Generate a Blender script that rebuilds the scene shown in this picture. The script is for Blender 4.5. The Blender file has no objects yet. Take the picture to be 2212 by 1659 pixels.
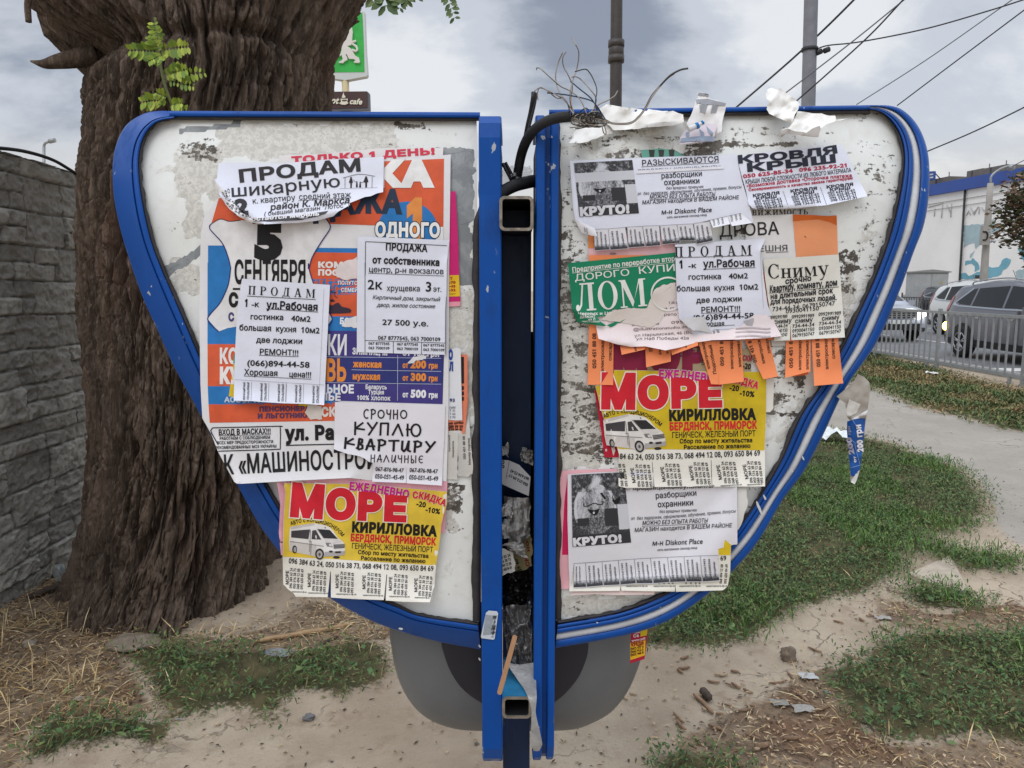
import bpy, math, random
import numpy as np
from mathutils.geometry import delaunay_2d_cdt
from mathutils import Vector

S = bpy.context.scene
COL = S.collection
R = math.radians
rnd = random.Random(7)
rng = np.random.default_rng(11)

# ------------------------------------------------------------ camera, sky, sun, exposure
CAM_H, PITCH, FPX = 1.55, R(7.4), 1603.0          # a phone held at eye level, tipped slightly down
cam = bpy.data.cameras.new("camera")
camo = bpy.data.objects.new("camera", cam)
COL.objects.link(camo)
camo.location = (0, 0, CAM_H)
camo.rotation_euler = (R(90) - PITCH, 0, 0)
cam.sensor_width = 36.0
cam.lens = 36.0 * FPX / 2212.0
cam.clip_start = 0.05
cam.clip_end = 2000
S.camera = camo
S.view_settings.view_transform = 'Standard'
S.view_settings.look = 'None'
S.view_settings.exposure = 0.0
S.view_settings.gamma = 1.0
try:
    S.view_settings.use_curve_mapping = False
except Exception:
    pass
S.cycles.max_bounces = 6
S.cycles.transparent_max_bounces = 8
S.cycles.caustics_reflective = False
S.cycles.caustics_refractive = False

SUN_EL, SUN_AZ = R(48), R(205)                     # high soft light from behind the photographer
sun = bpy.data.lights.new("sun", 'SUN')
sun.energy = 0.85
sun.angle = R(35)
sun.color = (1.0, 0.965, 0.91)
suno = bpy.data.objects.new("sun", sun)
COL.objects.link(suno)
sd = Vector((math.sin(SUN_AZ) * math.cos(SUN_EL), math.cos(SUN_AZ) * math.cos(SUN_EL), math.sin(SUN_EL)))
suno.rotation_euler = sd.to_track_quat('Z', 'Y').to_euler()
suno.location = sd * 30

def lin(c):
    return tuple(((x / 255) / 12.92 if x / 255 <= 0.04045 else ((x / 255 + 0.055) / 1.055) ** 2.4) for x in c)

class NT:
    """tiny helper round a node tree"""
    def __init__(s, nt):
        s.nt = nt; s.n = nt.nodes; s.l = nt.links
    def add(s, t, **k):
        nd = s.n.new(t)
        for a, b in k.items():
            if a.startswith('i_'):
                key = a[2:]
                nd.inputs[int(key) if key.isdigit() else key.replace('__', ' ')].default_value = b
            else:
                setattr(nd, a, b)
        return nd
    def link(s, a, b): s.l.new(a, b)
    def math(s, op, a, b=None, c=None, clamp=False):
        nd = s.n.new('ShaderNodeMath'); nd.operation = op; nd.use_clamp = clamp
        for i, x in enumerate((a, b, c)):
            if x is None: continue
            if isinstance(x, (int, float)): nd.inputs[i].default_value = x
            else: s.l.new(x, nd.inputs[i])
        return nd.outputs[0]
    def mix(s, f, a, b):
        nd = s.n.new('ShaderNodeMix'); nd.data_type = 'RGBA'
        for key, x in ((0, f), (6, a), (7, b)):
            if isinstance(x, (int, float)): nd.inputs[key].default_value = x
            elif isinstance(x, (tuple, list)): nd.inputs[key].default_value = tuple(x) + ((1,) if len(x) == 3 else ())
            else: s.l.new(x, nd.inputs[key])
        return nd.outputs[2]
    def ramp(s, f, lo, hi):
        nd = s.n.new('ShaderNodeMapRange'); nd.clamp = True
        nd.interpolation_type = 'SMOOTHSTEP'
        nd.inputs[1].default_value = lo; nd.inputs[2].default_value = hi
        s.l.new(f, nd.inputs[0])
        return nd.outputs[0]
    def noise(s, vec, scale, detail=4, rough=0.5, dist=0.0):
        nd = s.n.new('ShaderNodeTexNoise')
        nd.inputs['Scale'].default_value = scale; nd.inputs['Detail'].default_value = detail
        nd.inputs['Roughness'].default_value = rough; nd.inputs['Distortion'].default_value = dist
        if vec is not None: s.l.new(vec, nd.inputs['Vector'])
        return nd.outputs['Fac']
    def mapping(s, vec, scale=(1, 1, 1), loc=(0, 0, 0)):
        nd = s.n.new('ShaderNodeMapping')
        nd.inputs['Scale'].default_value = scale; nd.inputs['Location'].default_value = loc
        s.l.new(vec, nd.inputs['Vector'])
        return nd.outputs[0]

world = bpy.data.worlds.new("World")
S.world = world
world.use_nodes = True
W = NT(world.node_tree)
bg = W.n['Background']
bg.inputs['Strength'].default_value = 0.1
sky = W.add('ShaderNodeTexSky')
sky.sky_type = 'NISHITA'
sky.sun_disc = False
sky.sun_elevation = SUN_EL
sky.sun_rotation = SUN_AZ
geo = W.add('ShaderNodeTexCoord')
sep = W.add('ShaderNodeSeparateXYZ')
W.link(geo.outputs['Generated'], sep.inputs[0])
zc = W.math('MAXIMUM', sep.outputs[2], 0.0)
den = W.math('ADD', zc, 0.55)
px_ = W.math('DIVIDE', sep.outputs[0], den)
py_ = W.math('DIVIDE', sep.outputs[1], den)
cmb = W.add('ShaderNodeCombineXYZ')
W.link(px_, cmb.inputs[0]); W.link(py_, cmb.inputs[1])
cv = cmb.outputs[0]
n1 = W.noise(W.mapping(cv, (2.0, 2.6, 1), (3.1, 1.7, 0)), 1.15, 8, 0.58, 0.25)     # cloud masses
n2 = W.noise(W.mapping(cv, (4.2, 7.0, 1), (7.3, 4.2, 2)), 1.2, 6, 0.6, 0.3)       # streaks and tufts
def blob(dx, dy, dz, rad):
    L = math.sqrt(dx * dx + dy * dy + dz * dz)
    vm = W.add('ShaderNodeVectorMath', operation='DISTANCE')
    W.link(geo.outputs['Generated'], vm.inputs[0])
    vm.inputs[1].default_value = (dx / L, dy / L, dz / L)
    d = W.math('DIVIDE', vm.outputs['Value'], rad)
    d2 = W.math('MULTIPLY', d, d)
    return W.math('POWER', 2.718, W.math('MULTIPLY', d2, -1.0))
# a dark cloud bank overhead ahead, smaller ones to the right
dk = W.math('ADD', W.math('MULTIPLY', blob(0.02, 1.0, 0.42, 0.17), 0.66),
            W.math('ADD', W.math('MULTIPLY', blob(0.22, 1.0, 0.40, 0.13), 0.34),
                   W.math('ADD', W.math('MULTIPLY', blob(0.60, 1.0, 0.36, 0.12), 0.32),
                          W.math('MULTIPLY', blob(-0.62, 1.0, 0.28, 0.14), 0.15))))
lt = W.math('ADD', W.math('MULTIPLY', blob(0.36, 1.0, 0.36, 0.14), 0.36),
            W.math('ADD', W.math('MULTIPLY', blob(-0.08, 1.0, 0.31, 0.13), 0.34),
                   W.math('MULTIPLY', blob(0.62, 1.0, 0.24, 0.11), 0.30)))
dens = W.math('ADD', W.math('ADD', W.math('MULTIPLY_ADD', n1, 1.7, -.37), W.math('MULTIPLY', n2, 0.55)),
              W.math('SUBTRACT', dk, lt))
f_mid = W.ramp(dens, 0.54, 0.80)
f_dark = W.ramp(dens, 0.84, 1.22)
c_hi, c_mid, c_dk = (8.5, 8.7, 9.0), (6.2, 6.6, 7.3), (2.9, 3.3, 4.1)
ccol = W.mix(f_mid, c_hi, c_mid)
ccol = W.mix(f_dark, ccol, c_dk)
warm = W.ramp(sep.outputs[2], 0.20, 0.07)
ccol = W.mix(W.math('MULTIPLY', warm, 0.75), ccol, (8.0, 7.5, 6.7))
# an overcast dome is brighter towards the zenith and thin enough to let some sky blue through
zen = W.math('MULTIPLY_ADD', W.ramp(sep.outputs[2], 0.40, 0.95), 1.25, 1.0)
vs = W.add('ShaderNodeVectorMath', operation='SCALE')
W.link(ccol, vs.inputs[0]); W.link(zen, vs.inputs['Scale'])
vmx = W.mix(0.08, vs.outputs[0], sky.outputs[0])
W.link(vmx, bg.inputs['Color'])

# ------------------------------------------------------------ from the photograph's measurements to the place
CP, SP = math.cos(PITCH), math.sin(PITCH)
def ray(u, v):
    u = np.asarray(u, float); v = np.asarray(v, float)
    xx = (u - 1106.0) / FPX
    yy = -(v - 829.5) / FPX
    return xx, CP + yy * SP, -SP + yy * CP
def at(u, v, Y):
    dx, dy, dz = ray(u, v)
    t = Y / dy
    return np.stack([dx * t, np.broadcast_to(Y, np.shape(t)) * 1.0, CAM_H + dz * t], -1)
def gpt(u, v):
    dx, dy, dz = ray(u, v)
    t = -CAM_H / dz
    return np.stack([dx * t, dy * t], -1)
def board(x, z):
    """depth of the notice panels: a shallow shell that falls away towards its rim"""
    y = 1.50 + 0.30 * np.maximum(np.abs(x - 0.01) - 0.30, 0) ** 2
    y = y + 0.95 * np.maximum(z - 1.66, 0) ** 2 + 0.10 * np.maximum(1.25 - z, 0) ** 2
    return y
def onb(u, v, off=0.0):
    dx, dy, dz = ray(u, v)
    Y = np.full(np.shape(dx), 1.5)
    for _ in range(14):
        t = Y / dy
        Y = board(dx * t, CAM_H + dz * t) - off
    t = Y / dy
    return np.stack([dx * t, Y, CAM_H + dz * t], -1)

# ------------------------------------------------------------ numpy noise
def _h(ix, iy, iz, seed):
    n = (ix.astype(np.int64) * 374761393 + iy.astype(np.int64) * 668265263 + iz.astype(np.int64) * 1274126177 + seed * 974634721) & 0xffffffff
    n = ((n ^ (n >> 13)) * 1274126177) & 0xffffffff
    n = n ^ (n >> 16)
    return (n & 0xffff) / 65535.0
def vn(x, y, z=0.0, seed=0):
    x, y, z = np.broadcast_arrays(np.asarray(x, float), np.asarray(y, float), np.asarray(z, float))
    fx, fy, fz = np.floor(x), np.floor(y), np.floor(z)
    tx, ty, tz = x - fx, y - fy, z - fz
    tx, ty, tz = (t * t * t * (t * (t * 6 - 15) + 10) for t in (tx, ty, tz))
    ix, iy, iz = fx.astype(np.int64), fy.astype(np.int64), fz.astype(np.int64)
    r = 0
    for a in (0, 1):
        for b in (0, 1):
            for c in (0, 1):
                w = (tx if a else 1 - tx) * (ty if b else 1 - ty) * (tz if c else 1 - tz)
                r = r + w * _h(ix + a, iy + b, iz + c, seed)
    return r
def fbm(x, y, z=0.0, seed=0, oct=4, gain=0.5):
    a, s, r, f = 1.0, 0.0, 0.0, 1.0
    for i in range(oct):
        r = r + a * vn(np.asarray(x) * f, np.asarray(y) * f, np.asarray(z) * f, seed + i * 17)
        s += a; a *= gain; f *= 2.03
    return r / s
def inside(pts, poly):
    x, y = pts[..., 0], pts[..., 1]
    res = np.zeros(x.shape, bool)
    n = len(poly)
    for i in range(n):
        x0, y0 = poly[i]; x1, y1 = poly[(i + 1) % n]
        c = ((y0 > y) != (y1 > y))
        with np.errstate(divide='ignore', invalid='ignore'):
            xi = (x1 - x0) * (y - y0) / ((y1 - y0) if y1 != y0 else 1e-12) + x0
        res ^= c & (x < xi)
    return res
def smooth(pts, n=8, closed=False):
    """Catmull-Rom through points of any dimension"""
    p = [np.asarray(q, float) for q in pts]
    m = len(p)
    out = []
    rngi = range(m if closed else m - 1)
    for i in rngi:
        if closed:
            a, b, c, d = p[(i - 1) % m], p[i], p[(i + 1) % m], p[(i + 2) % m]
        else:
            b, c = p[i], p[i + 1]
            a = p[i - 1] if i > 0 else 2 * b - c
            d = p[i + 2] if i + 2 < m else 2 * c - b
        for k in range(n):
            t = k / n
            out.append(0.5 * ((2 * b) + (c - a) * t + (2 * a - 5 * b + 4 * c - d) * t * t + (3 * b - a - 3 * c + d) * t ** 3))
    if not closed: out.append(p[-1])
    return np.array(out)
def resample(pts, n):
    p = np.asarray(pts, float)
    d = np.r_[0, np.cumsum(np.linalg.norm(np.diff(p, axis=0), axis=1))]
    t = np.linspace(0, d[-1], n)
    return np.stack([np.interp(t, d, p[:, k]) for k in range(p.shape[1])], -1)

# ------------------------------------------------------------ mesh building
class MB:
    def __init__(s):
        s.v = []; s.f = []; s.m = []; s.nv = 0; s.mats = []; s.c = []; s.sm = []
    def mi(s, m):
        if m not in s.mats: s.mats.append(m)
        return s.mats.index(m)
    def add(s, verts, faces, mat, col=None, smooth_=False):
        verts = np.asarray(verts, float).reshape(-1, 3)
        k = s.mi(mat)
        s.v.append(verts)
        o = s.nv
        for f in faces:
            s.f.append([int(i) + o for i in f]); s.m.append(k); s.sm.append(smooth_)
        s.c.append(np.ones((len(verts), 4)) if col is None else np.c_[np.broadcast_to(np.asarray(col, float)[..., :3], (len(verts), 3)), np.ones(len(verts))])
        s.nv += len(verts)
        return s
    def grid(s, P, mat, col=None, closed_u=False, closed_v=False, smooth_=True, flip=False):
        nu, nv_ = P.shape[:2]
        idx = np.arange(nu * nv_).reshape(nu, nv_)
        a = np.r_[idx, idx[:1]] if closed_u else idx
        a = np.c_[a, a[:, :1]] if closed_v else a
        q = np.stack([a[:-1, :-1], a[1:, :-1], a[1:, 1:], a[:-1, 1:]], -1).reshape(-1, 4)
        if flip: q = q[:, ::-1]
        c = None if col is None else np.asarray(col).reshape(-1, 3)
        return s.add(P.reshape(-1, 3), q.tolist(), mat, c, smooth_)
    def box(s, c, d, mat, rot=None):
        x, y, z = [q / 2 for q in d]
        v = np.array([(-x, -y, -z), (x, -y, -z), (x, y, -z), (-x, y, -z), (-x, -y, z), (x, -y, z), (x, y, z), (-x, y, z)])
        if rot is not None: v = v @ np.asarray(rot).T
        return s.add(v + np.asarray(c), [(0, 3, 2, 1), (4, 5, 6, 7), (0, 1, 5, 4), (1, 2, 6, 5), (2, 3, 7, 6), (3, 0, 4, 7)], mat)
    def tube(s, pts, r, mat, n=8, cap=True):
        p = np.asarray(pts, float)
        m = len(p)
        r = np.broadcast_to(np.asarray(r, float), (m,))
        t = np.gradient(p, axis=0)
        t /= np.linalg.norm(t, axis=1)[:, None] + 1e-12
        up = np.array([0, 0, 1.0]) if abs(t[0][2]) < 0.9 else np.array([1.0, 0, 0])
        rings = []
        a = np.cross(t[0], up); a /= np.linalg.norm(a)
        for i in range(m):
            a = a - t[i] * np.dot(a, t[i]); a /= np.linalg.norm(a) + 1e-12
            b = np.cross(t[i], a)
            th = np.linspace(0, 2 * math.pi, n, endpoint=False)
            rings.append(p[i] + r[i] * (np.cos(th)[:, None] * a + np.sin(th)[:, None] * b))
        P = np.array(rings)
        o = s.nv
        s.grid(P, mat, closed_v=True, smooth_=True)
        if cap:
            k = s.mi(mat)
            for ring in (list(range(n))[::-1], [(m - 1) * n + j for j in range(n)]):
                s.f.append([o + j for j in ring][::-1]); s.m.append(k); s.sm.append(False)
        return s
    def prism(s, poly3, back, mat, matside=None):
        """a flat polygon (3D points) and its copy moved by vector `back`, joined into a slab"""
        p = np.asarray(poly3, float); n = len(p)
        v = np.r_[p, p + np.asarray(back)]
        s.add(v, [list(range(n)), list(range(2 * n - 1, n - 1, -1))] + [(i, n + i, n + (i + 1) % n, (i + 1) % n) for i in range(n)], mat)
        return s
    def build(s, name, parent=None, origin=None):
        me = bpy.data.meshes.new(name)
        v = np.concatenate(s.v) if s.v else np.zeros((0, 3))
        if origin is None:
            origin = np.zeros(3) if parent is not None else (v.min(0) + v.max(0)) / 2
            if parent is None: origin[2] = v[:, 2].min()
        elif isinstance(origin, str): origin = np.zeros(3)
        org = np.asarray(origin, float)
        me.from_pydata((v - org).tolist(), [], s.f)
        for m in s.mats: me.materials.append(m)
        me.polygons.foreach_set('material_index', np.array(s.m, dtype=np.int32))
        me.polygons.foreach_set('use_smooth', np.array(s.sm, dtype=bool))
        ca = me.color_attributes.new('Col', 'FLOAT_COLOR', 'POINT')
        ca.data.foreach_set('color', np.concatenate(s.c).astype(np.float32).ravel())
        me.update()
        ob = bpy.data.objects.new(name, me)
        COL.objects.link(ob)
        ob.location = org
        if parent is not None:
            ob.parent = parent
            ob.matrix_parent_inverse = parent.matrix_basis.inverted()
        return ob
def tag(o, label=None, cat=None, group=None, kind=None):
    if label: o['label'] = label
    if cat: o['category'] = cat
    if group: o['group'] = group
    if kind: o['kind'] = kind
    return o
def thing(name, label, cat, loc=(0, 0, 0), group=None):
    o = bpy.data.objects.new(name, None)
    o.empty_display_size = 0.1
    COL.objects.link(o)
    o.location = loc
    return tag(o, label, cat, group)
def copy_tree(o, parent=None):
    c = o.copy(); COL.objects.link(c)
    if parent is not None: c.parent = parent
    for ch in list(o.children): copy_tree(ch, c)
    return c

# ------------------------------------------------------------ materials
MATS = {}
def mat(name, rgb=(200, 200, 200), rough=0.6, bump=0.0, bscale=60.0, var=0.0, vscale=8.0, metal=0.0, spec=0.5, vcol=False, emit=0.0, linear=None, coat=0.0):
    if name in MATS: return MATS[name]
    m = bpy.data.materials.new(name); m.use_nodes = True
    N = NT(m.node_tree)
    b = N.n['Principled BSDF']
    c = linear if linear else lin(rgb)
    b.inputs['Roughness'].default_value = rough
    b.inputs['Metallic'].default_value = metal
    b.inputs['Specular IOR Level'].default_value = spec
    b.inputs['Coat Weight'].default_value = coat
    tc = N.add('ShaderNodeTexCoord')
    if vcol:
        at_ = N.add('ShaderNodeVertexColor', layer_name='Col')
        base = at_.outputs[0]
    else:
        base = None
    if var > 0:
        nf = N.noise(tc.outputs['Object'], vscale, 5, 0.6)
        f = N.ramp(nf, 0.3, 0.7)
        lo = tuple(x * (1 - var) for x in c); hi = tuple(min(1, x * (1 + var)) for x in c)
        if base is None:
            base = N.mix(f, lo, hi)
        else:
            base = N.mix(N.math('MULTIPLY', f, var), base, tuple(x * .6 for x in c))
    if base is None: b.inputs['Base Color'].default_value = c + (1,)
    else: N.link(base, b.inputs['Base Color'])
    if bump > 0:
        nb = N.noise(tc.outputs['Object'], bscale, 4, 0.6)
        bn = N.add('ShaderNodeBump'); bn.inputs['Strength'].default_value = min(1, bump); bn.inputs['Distance'].default_value = 0.01
        N.link(nb, bn.inputs['Height']); N.link(bn.outputs[0], b.inputs['Normal'])
    if emit > 0:
        b.inputs['Emission Color'].default_value = c + (1,)
        b.inputs['Emission Strength'].default_value = emit
    MATS[name] = m
    return m
def paper(rgb, name=None):
    """printing paper or a printed flat colour: matt, faintly creased"""
    name = name or 'paper_%d_%d_%d' % tuple(rgb)
    return mat(name, rgb, 0.7, 0.20, 16.0, 0.045, 7.0, spec=0.3)
def ink(rgb):
    return mat('ink_%d_%d_%d' % tuple(rgb), rgb, 0.6, 0.14, 16.0, 0.10, 26.0, spec=0.3)
BLACK = (24, 22, 24)
# ------------------------------------------------------------ lettering
_gc = {}
_adv = {}
def _edges(body, off, fill='NONE'):
    cu = bpy.data.curves.new("letter", 'FONT')
    cu.body = body; cu.size = 1; cu.offset = off; cu.resolution_u = 3
    cu.fill_mode = fill if fill in ('FRONT', 'BACK', 'BOTH', 'NONE') else 'NONE'
    ob = bpy.data.objects.new("letter", cu)
    COL.objects.link(ob)
    dg = bpy.context.evaluated_depsgraph_get()
    e = ob.evaluated_get(dg)
    me = e.to_mesh()
    v = np.array([(p.co.x, p.co.y) for p in me.vertices]).reshape(-1, 2)
    ed = [tuple(x.vertices) for x in me.edges]
    e.to_mesh_clear()
    bpy.data.objects.remove(ob); bpy.data.curves.remove(cu)
    return v, ed
def _bbox_w(body):
    v, _ = _edges(body, 0)
    return v[:, 0].max() - v[:, 0].min()
_cap = [None]
def cap():
    if _cap[0] is None:
        v, _ = _edges('Н', 0); _cap[0] = v[:, 1].max() - v[:, 1].min()
    return _cap[0]
def advance(ch):
    if ch not in _adv:
        _adv[ch] = _bbox_w('Н' + ch + 'Н') - _bbox_w('НН') if ch != ' ' else 0.28
    return _adv[ch]
def cdt(verts, edges, faces, mode):
    r = delaunay_2d_cdt([Vector((float(a), float(b))) for a, b in verts], edges, faces, mode, 1e-6)
    F_ = []
    for f in r[2]: F_ += [(f[0], f[i], f[i + 1]) for i in range(1, len(f) - 1)]
    return np.array([(p.x, p.y) for p in r[0]]).reshape(-1, 2), F_
def embolden(v, ed, off):
    nxt = {a: b for a, b in ed}
    seen = set(); loops = []
    for a in nxt:
        if a in seen: continue
        lp = []; k = a
        while k in nxt and k not in seen:
            seen.add(k); lp.append(k); k = nxt[k]
        loops.append(lp)
    def area(lp):
        p = v[lp]; return np.sum(p[:, 0] * np.roll(p[:, 1], -1) - np.roll(p[:, 0], -1) * p[:, 1])
    s0 = np.sign(max((area(l) for l in loops), key=abs))
    out = v.copy()
    for lp in loops:
        p = v[lp]
        t = np.roll(p, -1, 0) - p
        t /= np.linalg.norm(t, axis=1)[:, None] + 1e-9
        n = np.c_[t[:, 1], -t[:, 0]] * s0
        m = n + np.roll(n, 1, 0)
        d = 1 + np.sum(n * np.roll(n, 1, 0), 1)
        m = m / np.maximum(d, .45)[:, None]
        out[lp] = p + m * off
    return out
def glyph(ch, bold):
    bold = round(bold + .010, 4)
    k = (ch, bold)
    if k not in _gc:
        v, ed = _edges(ch, 0)
        if ch == '1':
            v = np.array([(.21, 0), (.31, 0), (.31, .682), (.225, .682), (.07, .565), (.07, .47), (.21, .565)]); ed = [(i, (i + 1) % 7) for i in range(7)]
        if bold and len(v): v = embolden(v, ed, bold)
        if len(v) == 0: _gc[k] = (np.zeros((0, 2)), [])
        else: _gc[k] = fill_loops(v, ed)
    return _gc[k]
def fill_loops(v, ed):
    vv, ff = cdt(v, ed, [], 0)
    ff = np.array(ff); c = vv[ff].mean(1)
    a = v[[e[0] for e in ed]]; b = v[[e[1] for e in ed]]
    up = (a[:, 1][None] <= c[:, 1:2]) & (b[:, 1][None] > c[:, 1:2]); dn = (a[:, 1][None] > c[:, 1:2]) & (b[:, 1][None] <= c[:, 1:2])
    cr = (b[:, 0] - a[:, 0])[None] * (c[:, 1:2] - a[:, 1][None]) - (c[:, 0:1] - a[:, 0][None]) * (b[:, 1] - a[:, 1])[None]
    w = (up & (cr > 0)).sum(1) - (dn & (cr < 0)).sum(1)
    return vv, [tuple(map(int, f)) for f in ff[w != 0]]

def rc(a, b, c, d): return [(a, b), (c, b), (c, d), (a, d)]
def ringq(cx, cy, ax, ay, bx, by, t0=0, t1=360, n=24):
    th = np.radians(np.linspace(t0, t1, n + 1))
    o = np.c_[cx + ax * np.cos(th), cy + ay * np.sin(th)]; i = np.c_[cx + bx * np.cos(th), cy + by * np.sin(th)]
    return [[tuple(o[k]), tuple(o[k + 1]), tuple(i[k + 1]), tuple(i[k])] for k in range(n)]
# a book serif drawn by hand for the headline words (units: cap height 1)
SERIF = {
 'П': (1.0, [rc(.12,0,.32,1), rc(.68,0,.88,1), rc(.02,.94,.98,1), rc(.02,0,.42,.06), rc(.58,0,.98,.06)]),
 'Р': (.88, [rc(.12,0,.32,1), rc(.02,.94,.42,1), rc(.02,0,.44,.06)] + ringq(.38,.735,.45,.265,.25,.205,-90,90,14) + [rc(.3,.94,.4,1), rc(.3,.47,.4,.53)]),
 'О': (.98, ringq(.48,.5,.46,.52,.27,.47)),
 'Д': (1.02, [rc(.64,.06,.84,1), [(.36,.96),(.44,.96),(.29,.06),(.19,.06)], rc(.28,.94,.94,1), rc(.0,0,1.0,.07), rc(.0,-.22,.06,.07), rc(.94,-.22,1,.07)]),
 'А': (1.0, [[(.40,1.02),(.57,1.02),(.92,0),(.69,0)], [(.40,1.02),(.48,.9),(.2,0),(.12,0)], rc(.22,.3,.78,.36), rc(0,0,.32,.05), rc(.57,0,1.02,.05)]),
 'М': (1.26, [rc(.12,0,.19,1), rc(.93,0,1.13,1), [(.05,1),(.30,1),(.66,.2),(.57,0)], [(.57,0),(.64,.2),(.99,1),(.93,1)], rc(0,0,.32,.05), rc(.82,0,1.24,.05), rc(.93,.95,1.24,1), rc(0,.95,.3,1)]),
 'Л': (1.0, [rc(.64,0,.84,1), rc(.26,.94,.94,1), [(.36,.96),(.44,.96),(.32,.2),(.22,.05),(.12,.0),(.08,.06),(.18,.1),(.25,.25)], rc(.52,0,.96,.06)] + ringq(.12,.12,.09,.12,0,0)),
 'С': (.9, ringq(.47,.5,.45,.52,.28,.47,42,318) + [rc(.76,.62,.81,.98), rc(.76,.08,.81,.26)]),
 'н': (.84, [rc(.12,0,.28,.68), rc(.56,0,.72,.68), rc(.24,.31,.6,.37), rc(.03,0,.37,.05), rc(.47,0,.81,.05), rc(.03,.63,.37,.68), rc(.47,.63,.81,.68)]),
 'и': (.84, [rc(.12,0,.28,.68), rc(.56,0,.72,.68), [(.2,.05),(.28,.05),(.64,.63),(.56,.63)], rc(.03,0,.37,.05), rc(.47,0,.81,.05), rc(.03,.63,.37,.68), rc(.47,.63,.81,.68)]),
 'м': (1.0, [rc(.1,0,.16,.68), rc(.72,0,.88,.68), [(.05,.68),(.25,.68),(.5,.16),(.43,0)], [(.43,0),(.5,.14),(.78,.68),(.71,.68)], rc(.02,0,.28,.05), rc(.62,0,.97,.05)]),
 'у': (.8, [[(.06,.66),(.24,.66),(.48,.1),(.38,-.06)], [(.38,-.06),(.46,-.02),(.74,.66),(.66,.66)], [(.38,-.06),(.46,-.02),(.26,-.32),(.1,-.34),(.08,-.26),(.22,-.24)], rc(.0,.63,.36,.68), rc(.54,.63,.82,.68)]),
 'в': (.7, [rc(.1,0,.25,.68), rc(.03,.63,.4,.68), rc(.03,0,.4,.05), rc(.2,.33,.4,.38)] + ringq(.36,.515,.24,.165,.1,.115,-90,90,8) + ringq(.38,.18,.26,.19,.11,.13,-90,90,8)),
 'ж': (1.1, [rc(.46,0,.62,.68)] + [[(.06,.68),(.2,.68),(.5,.36),(.44,.31)], [(.44,.38),(.5,.33),(.2,0),(.02,0)], [(1.02,.68),(.88,.68),(.58,.36),(.64,.31)], [(.64,.38),(.58,.33),(.9,0),(1.06,0)]]),
 'о': (.72, ringq(.35,.34,.32,.36,.17,.31)),
 'с': (.66, ringq(.35,.34,.32,.36,.18,.31,48,312)),
 'т': (.74, [rc(.29,0,.45,.68), rc(.04,.62,.7,.68), rc(.04,.46,.09,.68), rc(.65,.46,.7,.68), rc(.2,0,.54,.05)]),
 'ь': (.7, [rc(.1,0,.25,.68), rc(.03,.63,.35,.68), rc(.03,0,.4,.05), rc(.2,.36,.4,.41)] + ringq(.38,.205,.26,.205,.11,.155,-90,90,8)),
 ' ': (.45, []),
}
# felt-tip capitals as pen strokes
def _o(cx, cy, rx, ry, a0=0, a1=360, n=14):
    return [(cx + rx * math.cos(math.radians(a)), cy + ry * math.sin(math.radians(a))) for a in np.linspace(a0, a1, n)]
HAND = {
 'С': (.75, [_o(.42,.5,.34,.48,55,300)]), 'Р': (.7, [[(.12,-.05),(.14,1)], [(.02,.95),(.3,1.02),(.58,.88),(.55,.6),(.35,.48),(.15,.45)]]),
 'О': (.95, [_o(.47,.5,.38,.44,80,440)]), 'Ч': (.7, [[(.08,1),(.1,.6),(.25,.5),(.5,.55)], [(.56,1),(.5,-.05)]]),
 'Н': (.75, [[(.12,1),(.1,0)], [(.6,1),(.56,-.05)], [(.1,.5),(.6,.52)]]), 'К': (.8, [[(.12,1.02),(.12,-.02)], [(.68,.98),(.14,.5),(.8,.42)]]),
 'У': (.8, [[(.08,1),(.4,.55)], [(.78,1.05),(.5,.55),(.18,-.02)]]), 'П': (.8, [[(.1,0),(.12,.98),(.66,1),(.64,.02)]]),
 'Л': (.9, [[(.05,.02),(.42,.95),(.8,0)]]), 'Ю': (1.1, [[(.1,1),(.12,0)], [(.02,.55),(.4,.55)], _o(.72,.5,.34,.5,90,450)]),
 'В': (.6, [[(.16,0),(.2,1),(.42,.95),(.42,.65),(.2,.5),(.48,.4),(.5,.1),(.25,-.02),(.05,.12)]]), 'А': (.75, [[(.05,.0),(.36,1),(.42,1),(.62,0)], [(.08,.36),(.7,.36)]]),
 'Т': (.8, [[(.02,.95),(.78,1)], [(.4,.97),(.4,0)]]), 'И': (.8, [[(.14,1),(.1,.2),(.25,.0),(.45,.3),(.62,1),(.56,.1),(.74,.0)]]),
 'Ы': (.9, [[(.12,1),(.12,0),(.4,0),(.48,.25),(.3,.45),(.12,.45)], [(.72,1),(.72,0)]]), 'Е': (.75, [_o(.45,.5,.34,.48,60,300), [(.1,.5),(.55,.52)]]),
 ' ': (.5, []),
}
def stroke_polys(strokes, w):
    out = []
    for st in strokes:
        st = [np.array(p, float) for p in st]
        for a, b in zip(st[:-1], st[1:]):
            d = b - a; L = np.linalg.norm(d)
            if L < 1e-6: continue
            d /= L; n = np.array([-d[1], d[0]]) * w / 2
            a2, b2 = a - d * w * .25, b + d * w * .25
            out.append([tuple(a2 - n), tuple(b2 - n), tuple(b2 + n), tuple(a2 + n)])
    return out
def poly_glyph(key, polys):
    if key not in _gc:
        if not polys: _gc[key] = (np.zeros((0, 2)), [])
        else:
            v = []; f = []
            for p in polys:
                ar = sum(p[i][0] * p[(i + 1) % len(p)][1] - p[(i + 1) % len(p)][0] * p[i][1] for i in range(len(p)))
                if ar < 0: p = p[::-1]
                f.append(list(range(len(v), len(v) + len(p)))); v += p
            vv, ff = cdt(v, [], f, 1)
            c = vv[np.array(ff)].mean(1)
            k = np.zeros(len(ff), bool)
            for q in f: k |= inside(c, [v[i] for i in q])
            _gc[key] = (vv, [t for t, o in zip(ff, k) if o])
    return _gc[key]

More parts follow.
